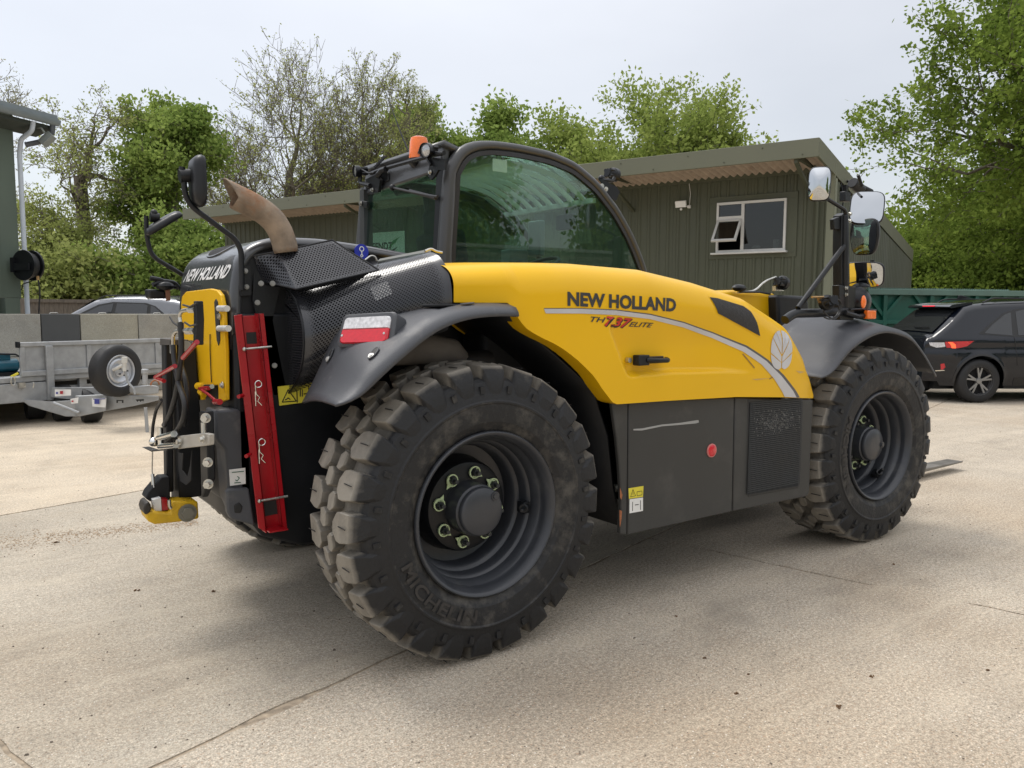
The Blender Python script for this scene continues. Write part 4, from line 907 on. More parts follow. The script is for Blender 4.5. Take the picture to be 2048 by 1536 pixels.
def plane_sheet(mb, q, ns=14, nt=8, mg=(1, 1)):
    a, b, c, d = q; o = len(mb.v)   # a-b bottom, d-c top
    u = (b-a).normalized(); nn = (b-a).cross(d-a).normalized(); w_ = nn.cross(u)
    for i in range(ns+1):
        for j in range(nt+1):
            p = a.lerp(b, i/ns).lerp(d.lerp(c, i/ns), j/nt); k = len(mb.v); mb.v.append(tuple(p))
            mb.uv[k] = ((p-a).dot(u), (p-a).dot(w_)); mb.sol[k] = 1.0 if (i < mg[0] or i > ns-mg[0] or j < mg[1] or j > nt-mg[1]) else 0.0
    for i in range(ns):
        for j in range(nt): x = o+i*(nt+1)+j; mb.face((x, x+1, x+nt+2, x+nt+1))
P_('upper_heat_guard', PERF, lambda m: (plane_sheet(m, (ug[4], ug[3], ug[2], ug[1]), 18, 10, (1, 1)), plane_sheet(m, (ug[5], ug[4], ug[1], ug[0]), 10, 8, (1, 1))))
P_('hole_shade_sheet', HSHADE, lambda m: (m.add([q+Vector((.02, .03, -.012)) for q in (ug[4], ug[3], ug[2], ug[1])], [(0, 1, 2, 3)]), m.add([q+Vector((.03, .01, -.012)) for q in (ug[5], ug[4], ug[1], ug[0])], [(0, 1, 2, 3)])))  # same added sheets behind the upper guard, standing in for shade in its holes
P_('guard_seam', BLK, lambda m: (m.tube([ug[0], ug[1], ug[2], ug[3]], .004, 6), m.tube([ug[3], ug[4], ug[5]], .004, 6)))
P_('guard_bracket', BLK, lambda m: m.prism([(-.695, .73, z) if i == 0 else (x, .70, z) for i, (x, z) in enumerate([(-0.705,1.639),(-0.662,1.538),(-0.598,1.529),(-0.633,1.392),(-0.605,1.222),(-0.576,1.07),(-0.634,1.074),(-0.687,1.35),(-0.715,1.475)])], (0, .012, 0)))
for q in [[(-0.643,0.66,1.202)][0], [(-0.708,0.66,1.464)][0], [(-0.698,0.64,1.542)][0], [(-0.671,0.58,1.541)][0]]: P_('guard_bolt', DZ, lambda m: m.bolt(q, (-.2, -1, 0), .0075, .010))
P_('strap_clip', ZINC, lambda m: (m.bend([Vector(q) for q in [(-0.276,0.55,1.65),(-0.248,0.55,1.67),(-0.229,0.55,1.667),(-0.22,0.55,1.648)]], .004, 6, .02), m.bend([Vector(q) for q in [(-0.038,0.45,1.693),(-0.008,0.45,1.706),(0.017,0.45,1.694),(0.048,0.45,1.691)]], .006, 6, .02)))
bs = [(-0.217,0.7,1.697)][0]
P_('blue_sticker', BLUE, lambda m: m.lathe((bs[0], .715, bs[2]), (0, -1, 0), [(0, .005), (.034, .005), (.034, 0)], 28))
P_('sticker_symbol', WHITE, lambda m: (m.lathe((bs[0], .709, bs[2]+.012), (0, -1, 0), [(.008, 0), (.012, 0), (.012, .001), (.008, .001)], 16, True), m.bb(bs[0]-.002, bs[0]+.002, .707, .709, bs[2]-.016, bs[2]), m.lathe((bs[0], .709, bs[2]-.018), (0, -1, 0), [(.003, 0), (.007, 0), (.007, .001), (.003, .001)], 12, True)))
# grey strip on top of the guard, towards the hood
P_('guard_top_plate', mat('dusty grey plate', (.13, .135, .12), .6), lambda m: m.prism([Vector([(-0.217,0.55,1.641)][0]), Vector([(-0.171,0.62,1.657)][0]), Vector([(0.09,0.62,1.714)][0]), Vector([(0.021,0.5,1.692)][0])], (0, 0, .006)))

# ---- exhaust
xp = smooth(resamp([(-0.583,0.66,1.674),(-0.587,0.66,1.704),(-0.603,0.66,1.755),(-0.631,0.66,1.8),(-0.672,0.66,1.834),(-0.719,0.66,1.858),(-0.764,0.66,1.876),(-0.803,0.66,1.891)], 20), 1)
def exh(mb):
    P = [Vector(p) for p in xp]; n = 24; o = 0; r = .049; px = None; rows = []
    for i, p in enumerate(P):
        d = (P[min(i+1, len(P)-1)]-P[max(i-1, 0)]).normalized()
        if px is None: px = Vector((0, 1, 0))
        x = (px-d*px.dot(d)).normalized(); y = d.cross(x); px = x
        row = []
        for j in range(n):
            a = 2*math.pi*j/n; q = p+(x*math.cos(a)+y*math.sin(a))*r
            if i == len(P)-1: up = (x*math.cos(a)+y*math.sin(a)).z; q = q+d*(-.010+.062*up)
            row.append(q)
        rows.append(row)
    mb.loft(rows, caps=False)
P_('exhaust_pipe', RUST, exh, thick=.004)

# ---- rear cover with two scooped openings
cvp = [(-0.799,1.268),(-0.798,1.392),(-0.794,1.505),(-0.784,1.58),(-0.769,1.634),(-0.743,1.674),(-0.708,1.704),(-0.661,1.725),(-0.586,1.742),(-0.408,1.745),(-0.183,1.727),(0.169,1.686)]
RC = mat('satin dark grey cover', (.034, .036, .040), .30, var=.08, vs=5, coat=.6)
Y0, Y1 = .715, 1.615
def cover(mb):
    pr = smooth(resamp(cvp, 60), 2); secs = []
    def prof(ins):
        out = []
        for i, (x, z) in enumerate(pr):
            a, b = pr[max(0, i-1)], pr[min(59, i+1)]; t = Vector((b[0]-a[0], b[1]-a[1])).normalized(); nn = Vector((t.y, -t.x))
            out.append((x+nn.x*ins, z+nn.y*ins))
        return out
    ys = [(Y0, .038), (Y0+.003, .022), (Y0+.012, .010), (Y0+.028, .002), (Y0+.05, 0)]+[(lerp(Y0+.05, Y1-.05, i/30), 0) for i in range(1, 30)]+[(Y1-.05, 0), (Y1-.028, .002), (Y1-.012, .010), (Y1-.003, .022), (Y1, .038)]
    for y, ins in ys:
        q = prof(ins); row = []
        for i, (x, z) in enumerate(q):
            dd = 0
            s = i/59
            pass
            a, b = q[max(0, i-1)], q[min(59, i+1)]; t = Vector((b[0]-a[0], b[1]-a[1])).normalized()
            row.append((x+t.y*.05*dd, y, z-t.x*.05*dd))
        secs.append(row)
    mb.loft(secs, closed=False)
rcov = P_('rear_cover', RC, cover, thick=.006, sharp=50)
pr0 = smooth(resamp(cvp, 60), 2); i0 = min(range(30), key=lambda i: abs(pr0[i][0]+.695))
def on_cover(y, ii, off):
    k = max(1, min(57, int(ii))); f = ii-k; x, z = lerp(pr0[k][0], pr0[k+1][0], f), lerp(pr0[k][1], pr0[k+1][1], f); t = Vector((pr0[k+1][0]-pr0[k-1][0], pr0[k+1][1]-pr0[k-1][1])).normalized(); return (x-t.y*off, y, z+t.x*off)
def opening(mb):
    n = 32; mb.loft([[on_cover(1.19+.165*q_*math.cos(2*math.pi*j/n), i0+2.6*q_*math.sin(2*math.pi*j/n), .0045) for j in range(n)] for q_ in (1, .66, .33, .02)])
P_('cover_opening', DARK, opening, rcov)
P_('opening_rim', RC, lambda m: m.tube([on_cover(1.19+.168*math.cos(2*math.pi*j/40), i0+2.7*math.sin(2*math.pi*j/40), .004) for j in range(41)], .006, 6), rcov)
P_('cover_flange', BLKM, lambda m: m.prism([(x+.015, .722, z-.012) for x, z in cvp]+[(.17, .722, 1.40), (cvp[0][0]+.03, .722, 1.30)], (0, .012, 0)))
P_('cover_flange', BLKM, lambda m: m.prism([(x+.015, 1.60, z-.012) for x, z in cvp]+[(.17, 1.60, 1.40), (cvp[0][0]+.03, 1.60, 1.30)], (0, .012, 0)))
l0, l1, l2, l3 = [(1.516,1.568),(0.794,1.566),(1.488,1.628),(0.774,1.623)]
def f_rc(a, b):
    y = lerp(lerp(l0[0], l1[0], a), lerp(l2[0], l3[0], a), b)-.030*b*0; z = lerp(lerp(l0[1], l1[1], a), lerp(l2[1], l3[1], a), b)
    pr = cvp; xx = interp(z, [(q[1], q[0]) for q in pr[:7]]); return (xx-.0045, y-.045*b+.02, z)
lettering('lettering', 'NEW HOLLAND', mat('white lettering', (.8, .8, .8), .4, var=.03), rcov, (0, 0, 0), (0, -1, 0), (0, 0, 1), w=1, h=1, offset=.032, fn=f_rc)
P_('rear_frame', BLKM, lambda m: (m.bb(-.795, -.70, .705, .80, .55, 1.34), m.bb(-.795, -.70, 1.53, 1.63, .55, 1.34), m.bb(-.775, -.74, .80, 1.53, .5, 1.34)), bevel=.015)
# ---- yellow hitch plate
yp = [(1.438,1.467),(1.414,1.498),(1.335,1.518),(0.924,1.524),(0.826,1.516),(0.77,1.495),(0.745,1.453),(0.728,1.269),(0.741,1.06),(0.846,1.035),(0.845,1.114),(1.094,1.09),(1.111,1.025),(1.483,0.99)]
P_('hitch_plate', YEL, lambda m: m.prism([(-.825, y, z) for y, z in yp], (.018, 0, 0)), bevel=.004)
P_('plate_slot', INK, lambda m: m.prism([(-.8285, y, z) for y, z in [(0.83,1.479),(0.809,1.468),(0.787,1.391),(0.789,1.308),(0.813,1.284),(0.833,1.306),(0.847,1.39),(0.854,1.466)]], (.004, 0, 0)))
P_('plate_bolt', ZINC, lambda m: m.bolt([(-0.83,0.76,1.121)][0], (-1, 0, 0), .010, .01))
P_('plate_bolt', ZINC, lambda m: m.bolt([(-0.83,0.775,1.406)][0], (-1, 0, 0), .010, .01))
P_('cable_tie', INK, lambda m: m.tube([(-0.83,0.927,1.329),(-0.83,0.934,1.26),(-0.83,0.93,1.152),(-0.83,0.926,1.119)], .0025, 5))
# ---- mast of the pick-up hitch
def xz(name, m, pts, x0, th, parent=None, **k): return P_(name, m, lambda q: q.prism([(x0, y, z) for y, z in pts], (th, 0, 0)), parent, **k)
mast = xz('hitch_mast', BLKM, [(1.204,1.296),(1.169,1.275),(1.135,1.052),(1.12,0.963),(1.146,0.575),(1.306,0.538)], -.93, .10, bevel=.006)
xz('mast_rail', BLKM, [(1.205,1.301),(1.127,1.299),(1.194,0.601),(1.256,0.589)], -.97, .03, bevel=.006)
xz('mast_rail', BLKM, [(0.669,1.03),(0.564,1.041),(0.566,0.768),(0.68,0.674)], -.95, .03, bevel=.006)
xz('mast_cap', mat('weathered black steel', (.05, .045, .04), .8, var=.3), [(1.2,1.304),(1.009,1.303),(1.012,1.282),(1.205,1.274)], -.975, .075)
xz('lifting_slot', DARK, [(1.108,0.795),(1.016,0.805),(1.045,0.726),(0.959,0.708),(0.9,0.772),(0.866,0.842),(0.891,0.709),(0.982,0.671),(1.089,0.669),(1.11,0.715)], -.936, .004)
blk = xz('valve_block', BLK, [(0.498,1.466),(0.469,1.466),(0.463,1.396),(0.482,1.302),(0.526,1.301),(0.506,1.395)], -1.0, .028, bevel=.003)
for c, d in (([(-0.785,1.22,1.437)][0], [(-0.701,1.22,1.439)][0]), ([(-0.787,1.22,1.339)][0], [(-0.697,1.22,1.343)][0])):
    c, d = Vector(c), Vector(d)
    P_('pin', BZ, lambda m: m.cyl(c, d, .0145, 18)); P_('pin_collar', BLK, lambda m: m.cyl(c.lerp(d, -.05), c.lerp(d, .22), .019, 18), blk)
for c, d in (([(-0.83,0.779,1.439)][0], [(-0.83,0.666,1.439)][0]), ([(-0.83,0.787,1.356)][0], [(-0.83,0.653,1.359)][0])): P_('pin_end', BZ, lambda m: m.cyl(c, d, .013, 14))
for pts in ([(-0.99,0.506,1.434),(-0.99,0.656,1.432),(-0.99,0.728,1.428),(-0.99,0.763,1.408),(-0.99,0.75,1.382)], [(-0.99,0.523,1.353),(-0.99,0.666,1.352),(-0.99,0.83,1.346),(-0.99,0.884,1.328),(-0.99,0.89,1.287)]):
    P_('hydraulic_elbow', ZINC, lambda m: (m.bend([Vector(q) for q in pts], .008, 10, .03), m.cyl(Vector(pts[0]), Vector(pts[0]).lerp(Vector(pts[1]), .6), .014, 6), m.cyl(Vector(pts[-1]), Vector(pts[-1])+Vector((0, 0, -.035)), .014, 6)))
P_('hydraulic_elbow', ZINC, lambda m: m.cyl(Vector([(-0.99,0.56,1.353)][0]), Vector([(-0.99,0.651,1.35)][0]), .015, 6))
for pts, r_h in (([(-1,0.707,1.383),(-1,0.698,1.274),(-1,0.741,1.192),(-1,0.823,1.084),(-1,0.943,0.988),(-1,1.063,0.93)], .011), ([(-1,0.846,1.288),(-1,0.831,1.207),(-1,0.752,1.11),(-1,0.66,1.078),(-1,0.686,1.006),(-1,0.846,0.925),(-1,1.008,0.861)], .011), ([(-1.02,0.998,1.048),(-1.02,1.114,0.993),(-1.02,1.188,0.917),(-1.02,1.221,0.844)], .007), ([(-0.96,0.895,1.202),(-0.96,0.819,1.144),(-0.96,0.805,1.062),(-0.96,0.878,0.949)], .010)):
    P_('hydraulic_hose', HOSE, lambda m: m.tube([Vector(q) for q in smooth(resamp(pts, 24), 4)], r_h, 10))
P_('small_cable', INK, lambda m: m.tube([Vector(q) for q in smooth(resamp([(-1,0.881,1.403),(-1,0.832,1.381),(-1,0.75,1.368),(-1,0.71,1.363)], 10), 1)], .004, 6))
P_('small_cable', INK, lambda m: (m.tube([Vector(q) for q in [(-1,0.658,1.452),(-1,0.552,1.444),(-1,0.449,1.458)]], .004, 6), m.tube([Vector(q) for q in [(-1,0.636,1.384),(-1,0.561,1.372),(-1,0.458,1.379)]], .004, 6)))
P_('round_boss', mat('dull brass grey', (.32, .29, .23), .5, .5), lambda m: m.cyl([(-0.975,0.745,1.288)][0], [(-0.96,0.809,1.285)][0], .022, 20))
P_('release_handle', RED, lambda m: m.tube([Vector(q) for q in [(-1.03,0.346,1.319),(-1.03,0.557,1.251)]], .009, 10))
P_('release_handle', RED, lambda m: m.bend([Vector(q) for q in [(-1.03,0.69,1.212),(-1.03,1.061,1.14),(-1.03,0.891,1.138)]], .009, 10, .02))
P_('ball_valve', YEL, lambda m: (m.cyl([(-0.86,1.032,1.097)][0], [(-0.86,0.933,1.103)][0], .016, 16), m.cyl([(-0.86,1.002,1.075)][0], [(-0.86,0.937,1.065)][0], .012, 12)))
P_('valve_body', CHR, lambda m: m.cyl([(-0.86,0.933,1.103)][0], [(-0.86,0.807,1.113)][0], .010, 12))
P_('valve_lever', RED, lambda m: (m.cyl([(-0.87,0.96,1.092)][0], [(-0.87,0.816,1.106)][0], .009, 12), m.tube([Vector(q) for q in [(-0.88,0.889,1.092),(-0.88,0.781,1.081),(-0.88,0.68,1.065),(-0.88,0.637,1.061)]], .006, 8), m.cyl([(-0.88,0.695,1.06)][0], [(-0.88,0.623,1.067)][0], .012, 12)))
P_('clamp_bar', mat('galvanised clamp bar', (.42, .40, .36), .5, .5, var=.15), lambda m: m.prism([(-1.0, y, z) for y, z in [(0.822,0.914),(0.408,0.979),(0.34,0.984),(0.344,0.943),(0.413,0.93),(0.829,0.858)]], (.02, 0, 0)), bevel=.003)
P_('clamp_plate', BLKM, lambda m: m.prism([Vector(q) for q in [(-1.03,1.24,0.813),(-1.03,1.035,0.822),(-1.03,0.738,0.872),(-1.03,0.737,0.879),(-1.03,1.033,0.829)]], (-.03, 0, 0)))
P_('clamp_tee', CHR, lambda m: (m.cyl([(-1.02,1.074,0.873)][0], [(-1.02,0.791,0.928)][0], .014, 12), m.cyl([(-1.02,1.061,0.838)][0], [(-1.02,0.763,0.886)][0], .013, 12), m.cyl([(-1.02,1.047,0.923)][0], [(-1.02,1.041,0.836)][0], .012, 12), m.sph([(-1.02,1.18,0.841)][0], .022, 12, 8)))
for q in ([(-1.01,0.738,0.903)][0], [(-1.01,0.385,0.961)][0]): P_('clamp_bolt', ZINC, lambda m: m.bolt(q, (-1, -.2, 0), .010, .014))
for q in [(-0.96,0.529,1.019),(-0.96,0.524,0.936),(-0.96,0.519,0.848),(-0.96,0.522,0.762)]: P_('mast_bolt', ZINC, lambda m: m.bolt(q, (-.6, -1, 0), .013, .03))
P_('bolt_rod', ZINC, lambda m: m.cyl([(-0.965,0.547,0.999)][0], [(-0.965,0.545,0.955)][0], .010, 10))
P_('pull_cable', ZINC, lambda m: (m.tube([Vector(q) for q in [(-1.04,1.115,0.82),(-1.04,1.142,0.722),(-1.04,1.114,0.648)]], .003, 6), m.cyl([(-1.04,1.135,0.705)][0], [(-1.04,1.122,0.658)][0], .008, 8)))
P_('jaw_cheek', BLKM, lambda m: m.prism([Vector(q) for q in [(-1.064,1.12,0.628),(-1.008,1.12,0.688),(-0.971,1.12,0.686),(-0.972,1.12,0.574),(-1.057,1.12,0.586),(-1.075,1.12,0.602)]], (0, .09, 0)), bevel=.005)
P_('tow_jaw', HYEL, lambda m: (m.prism([Vector(q) for q in [(-0.979,1.05,0.589),(-0.871,1.05,0.574),(-0.869,1.05,0.494),(-0.967,1.05,0.493),(-1.054,1.05,0.497),(-1.082,1.05,0.515),(-1.091,1.05,0.545),(-1.08,1.05,0.561),(-0.991,1.05,0.539)]], (0, .12, 0))), bevel=.008)
P_('jaw_tip', mat('worn black iron', (.03, .025, .02), .6, var=.3), lambda m: m.prism([Vector(q) for q in [(-1.094,1.045,0.547),(-1.099,1.045,0.574),(-1.092,1.045,0.595),(-1.076,1.045,0.604),(-1.068,1.045,0.587),(-1.067,1.045,0.565),(-1.08,1.045,0.549)]], (0, .11, 0)), bevel=.006)
P_('jaw_pin_head', mat('dull nut steel', (.22, .21, .17), .6, .4), lambda m: m.bolt([(-0.919,1.045,0.53)][0], (0, -1, 0), .027, .018), None)
P_('jaw_tongue', RED, lambda m: m.prism([Vector(q) for q in [(-1.018,1.08,0.6),(-0.993,1.08,0.597),(-0.992,1.08,0.547),(-1.017,1.08,0.548)]], (0, .05, 0)))
P_('jaw_tongue', WHITE, lambda m: m.prism([Vector(q) for q in [(-1.053,1.08,0.6),(-1.02,1.08,0.605),(-1.019,1.08,0.548),(-1.048,1.08,0.55)]], (0, .05, 0)))
P_('jaw_bolt', ZINC, lambda m: m.tube([Vector(q) for q in [(-0.995,1.04,0.6),(-0.994,1.04,0.573),(-0.988,1.04,0.561)]], .008, 8))
# lower tow lug box and sticker
P_('lower_fairing', PLAS, lambda m: m.prism([Vector(q) for q in [(-0.883,0.7,1.026),(-0.737,0.7,1.023),(-0.735,0.7,0.632),(-0.725,0.7,0.523),(-0.775,0.7,0.539),(-0.811,0.7,0.579),(-0.836,0.7,0.646),(-0.844,0.7,0.857),(-0.879,0.7,0.902)]], (0, .14, 0)), bevel=.012)
P_('tow_lug', PLAS, lambda m: m.prism([Vector(q) for q in [(-0.851,0.67,0.688),(-0.837,0.67,0.698),(-0.759,0.67,0.693),(-0.738,0.67,0.527),(-0.78,0.67,0.547),(-0.836,0.67,0.572),(-0.85,0.67,0.602)]], (0, .04, 0)), bevel=.008)
P_('tow_eye', INK, lambda m: m.prism([Vector(q) for q in [(-0.824,0.665,0.628),(-0.803,0.665,0.638),(-0.788,0.665,0.619),(-0.796,0.665,0.593),(-0.821,0.665,0.596)]], (0, .012, 0)), bevel=.004)
s3_ = [(-0.831,0.69,0.774),(-0.765,0.69,0.775),(-0.765,0.69,0.707),(-0.829,0.69,0.706)]
P_('hook_sticker', WHITE, lambda m: m.prism([(x, .694, z) for x, y, z in s3_], (0, .004, 0)))
ink_lines('sticker_symbol', [(on_y([(-0.799,0.69,0.743),(-0.791,0.69,0.735),(-0.8,0.69,0.724),(-0.808,0.69,0.729)], .692), False), (on_y([(-0.812,0.69,0.717),(-0.786,0.69,0.716)], .692), False), (on_y([(-0.821,0.69,0.762),(-0.772,0.69,0.761)], .692), False)], 0, None, .0016, mat('sticker green ink', (.02, .12, .06), .6))
# ---- red channel
chn = [(-0.805,0.66,1.411),(-0.768,0.66,1.413),(-0.731,0.66,0.52),(-0.7,0.66,0.489)]
def strip(mb, q0, q1, q2, q3, y0, y1): mb.prism([(q[0], y0, q[2]) for q in (q0, q1, q2, q3)], (0, y1-y0, 0))
c1 = [(-0.81,0.64,1.411),(-0.776,0.64,1.415),(-0.698,0.64,0.498),(-0.733,0.64,0.525)]; c2 = [(-0.713,0.64,1.419),(-0.689,0.64,1.419),(-0.61,0.64,0.501),(-0.635,0.64,0.518)]; cw = [(-0.767,0.69,1.409),(-0.681,0.69,1.413),(-0.611,0.69,0.507),(-0.698,0.69,0.51)]
redc = P_('red_channel', RED, lambda m: (strip(m, *[(a[0], 0, a[2]) for a in cw], .676, .688)), bevel=.002)
P_('channel_flange', RED, lambda m: (strip(m, *c1, .640, .647), m.prism([(c1[1][0]-.006, .64, c1[1][2]), (c1[1][0], .64, c1[1][2]), (c1[2][0], .64, c1[2][2]), (c1[2][0]-.006, .64, c1[2][2])], (0, .05, 0))), redc, bevel=.0015)
P_('channel_flange', RED, lambda m: (strip(m, *c2, .640, .646), m.prism([(c2[0][0], .64, c2[0][2]), (c2[0][0]+.006, .64, c2[0][2]), (c2[3][0]+.006, .64, c2[3][2]), (c2[3][0], .64, c2[3][2])], (0, .05, 0))), redc, bevel=.0015)
P_('channel_slot', INK, lambda m: (m.prism([(x, .6745, z) for x, y, z in [(-0.753,0.675,1.341),(-0.712,0.675,1.343),(-0.709,0.675,1.295),(-0.751,0.675,1.294)]], (0, .001, 0))), redc)
P_('channel_slot', INK, lambda m: (m.prism([(x, .6745, z) for x, y, z in [(-0.702,0.675,1.343),(-0.681,0.675,1.342),(-0.678,0.675,1.296),(-0.699,0.675,1.295)]], (0, .001, 0))), redc)
P_('channel_gap_shade', INK, lambda m: m.prism([(x, .6745, z) for x, y, z in [(-0.705,0.675,0.625),(-0.627,0.675,0.627),(-0.62,0.675,0.565),(-0.696,0.675,0.561)]], (0, .001, 0)), redc)  # flat black patch on the web, shade of the lower opening painted on
P_('channel_step', RED, lambda m: m.bb(cw[2][0]-.09, cw[2][0]-.01, .60, .70, cw[2][2], cw[2][2]+.006), redc)
for a, b in (([(-0.774,0.635,1.275)][0], [(-0.662,0.635,1.283)][0]), ([(-0.728,0.635,0.64)][0], [(-0.608,0.635,0.645)][0])): P_('channel_pin', ZINC, lambda m: (m.cyl(a, b, .005, 10), m.sph(a, .009, 10, 6)), redc)
for q in ([(-0.79,0.63,1.085)][0], [(-0.766,0.63,0.839)][0]): P_('channel_stud', RED, lambda m: (m.cyl((q[0]-.02, .61, q[2]), (q[0]+.02, .66, q[2]), .008, 10)), redc)
for q in ([(-0.722,0.63,1.13)][0], [(-0.713,0.63,0.888)][0]):
    P_('spring_clip', CHR, lambda m: (m.tube([Vector(q)+Vector((.014*math.cos(t), 0, .014*math.sin(t))) for t in [i*.55 for i in range(13)]], .0025, 6), m.tube([Vector(q)+Vector(p_) for p_ in ((-.013, 0, -.008), (-.010, 0, -.04), (.004, 0, -.055), (-.004, 0, -.07), (.012, 0, -.088))], .0025, 6), m.tube([Vector(q)+Vector(p_) for p_ in ((-.013, .002, -.03), (-.012, .002, -.09))], .0025, 6)), redc)
ws = [(-0.62,0.7,1.109),(-0.462,0.7,1.119),(-0.464,0.7,1.037),(-0.614,0.7,1.027)]
wst = P_('slope_sticker', YSTK, lambda m: m.prism([(x, .694, z) for x, y, z in ws], (0, .004, 0)))
ink_lines('sticker_symbol', [(on_y([(-0.602,0.695,1.042),(-0.575,0.695,1.094),(-0.54,0.695,1.042)], .692), True), (on_y([(-0.589,0.695,1.05),(-0.575,0.695,1.058),(-0.567,0.695,1.051)], .692), False), (on_y([(-0.537,0.695,1.11),(-0.536,0.695,1.036)], .692), False), (on_y([(-0.521,0.695,1.091),(-0.522,0.695,1.061)], .692), False), (on_y([(-0.512,0.695,1.091),(-0.513,0.695,1.06)], .692), False), (on_y([(-0.506,0.695,1.071),(-0.486,0.695,1.072)], .692), False), (on_y([(-0.483,0.695,1.107),(-0.483,0.695,1.074)], .692), False)], 0, wst, .0022)

# ---- cab
CY0, CY1 = 1.15, 2.20
arc = smooth(resamp([(x, z) for x, z in [(0.524,2.182),(0.553,2.246),(0.601,2.303),(0.676,2.341),(0.793,2.364),(0.985,2.368),(1.205,2.356),(1.398,2.317),(1.582,2.221),(1.754,2.076),(1.881,1.926),(1.96,1.802),(2.009,1.707)]], 40), 1)
arc_in = arc
PT = [(arc[0][0]-.02, 1.25)]+[(lerp([(0.491,1.764)][0][0], arc[0][0], i/6), lerp([(0.491,1.764)][0][1], arc[0][1], i/6)) for i in range(6)]
outl = PT[1:]+arc+[(arc[-1][0]+.02, 1.35)]
GLS = glass_mat('tinted cab glass', (.66, .80, .74), 1.0, .0, .050, .0, (.10, .16, .14))
def frame_side(y, name='cab_side_frame'):
    def f(mb):
        # outer bar: rounded section swept along the outline
        P = [Vector((x, y, z)) for x, z in outl]; P.insert(0, Vector((outl[0][0]-.01, y, 1.22)))
        rs = [.042 if i < 7 else .036 if i < 12 else .026 for i in range(len(P))]; rs = [sum(rs[max(0, i-2):i+3])/len(rs[max(0, i-2):i+3]) for i in range(len(rs))]
        mb.tube(P, rs, 12)
    return P_(name, CABG, f)
frame_side(CY0+.02); frame_side(CY1)
def inset(pts, d):
    o = []
    for i, p in enumerate(pts):
        a, b = pts[max(0, i-1)], pts[min(len(pts)-1, i+1)]; t = Vector((b[0]-a[0], b[1]-a[1])).normalized(); o.append((p[0]+t.y*d, p[1]-t.x*d))
    return o
ins = inset(outl, .030); ins2 = inset(outl, .055); ins[0:1] = [(ins[0][0]-.012, 1.34), (ins[0][0], ins[0][1])]; ins2[0:1] = [(ins2[0][0]-.012, 1.34), (ins2[0][0], ins2[0][1])]
sidepoly = [(outl[0][0]+.03, 1.35)]+ins[1:]
def seal(y): return P_('window_seal', RUB, lambda m: m.loft([[(a[0], y-.010, a[1]), (b[0], y-.014, b[1]), (b[0], y+.01, b[1]), (a[0], y+.01, a[1])] for a, b in zip(ins, ins2)]))
seal(CY0+.005); 
P_('side_window', GLS, lambda m: m.prism([(x, CY0+.004, z) for x, z in sidepoly], (0, .005, 0)))
P_('door_window', GLS, lambda m: m.prism([(x, CY1-.004, z) for x, z in sidepoly], (0, .005, 0)))
xr = lambda z: .455+.045*(z-1.6)/.75
rp_ = [Vector((xr(z), y, z)) for y, z in ((CY0+.06, 1.3), (CY1-.05, 1.3), (CY1-.05, 2.17), (CY0+.06, 2.20))]
P_('rear_window', GLS, lambda m: m.prism(rp_, (.005, 0, 0)))
P_('rear_pillar', CABG, lambda m: (m.tube([(xr(1.2), CY1-.0, 1.2), (xr(1.7), CY1, 1.7), (xr(2.2)+.02, CY1-.01, 2.22)], .035, 10), m.bb(xr(1.8)-.01, xr(1.8)+.05, CY1-.09, CY1-.03, 1.2, 2.2)))
P_('rear_pillar', BLK, lambda m: m.prism([(xr(1.25), CY0+.02, 1.25), (xr(1.25)-.01, CY0+.085, 1.25), (xr(2.25)-.01, CY0+.085, 2.25), (xr(2.25), CY0+.02, 2.25)], (.03, 0, 0)))
P_('rear_header', CABG, lambda m: m.prism([(xr(2.19)-.015, CY0+.04, 2.195), (xr(2.19)-.015, CY1-.02, 2.165), (xr(2.33), CY1-.03, 2.315), (xr(2.33), CY0+.04, 2.335)], (.05, 0, 0)), bevel=.012)
P_('header_recess', BLK, lambda m: m.prism([(xr(2.2)-.018, y, z) for y, z in ((1.80, 2.215), (2.12, 2.20), (2.12, 2.27), (1.83, 2.285), (1.80, 2.26))], (.01, 0, 0)), bevel=.01)
ai = [q for q in arc if q[0] < .95]; roofend = max(i for i, q in enumerate(arc) if q[0] < .98)
def roof_metal(mb):
    P = [(xr(2.33)-.01, 2.33)]+arc[3:roofend+1]; mb.loft([[(x, y, z+.010) for x, z in P] for y in (CY0+.02, CY0+.3, CY1-.3, CY1)], closed=False)
P_('roof_panel', CABG, roof_metal, thick=.03, sharp=50)
fw = inset(arc[roofend:], .004)
P_('windscreen', GLS, lambda m: m.loft([[(x, y, z) for x, z in fw] for y in (CY0+.03, CY1-.01)], closed=False))
bar = [q for q in inset(arc, .05) if .86 < q[0] < 1.60]
BARM = mat('pale grey roof guard paint', (.75, .78, .76), .5, var=.05)
for i in range(8):
    y0 = CY0+.12+i*.112; P_('roof_guard_bar', BARM, lambda m: m.loft([[(x, y0, z), (x, y0+.050, z+.01), (x, y0+.062, z-.005), (x, y0+.012, z-.030)] for x, z in bar]))
P_('roof_guard_crossbar', BARM, lambda m: (m.bb(bar[-1][0]-.02, bar[-1][0]+.01, CY0+.04, CY1-.04, bar[-1][1]-.03, bar[-1][1]), m.bb(bar[0][0]-.02, bar[0][0]+.01, CY0+.04, CY1-.04, bar[0][1]-.03, bar[0][1])))
P_('headlining', mat('grey headlining', (.28, .29, .29), .8), lambda m: m.loft([[(x, y, z-.05) for x, z in [(xr(2.3)+.03, 2.25)]+arc[5:roofend+1]] for y in (CY0+.06, CY1-.06)], closed=False))
P_('cab_body', BLKM, lambda m: (m.bb(.46, 2.02, CY0-.02, CY1, .75, 1.36), m.bb(1.85, 2.03, CY0, CY1, 1.3, 1.52)), bevel=.02)
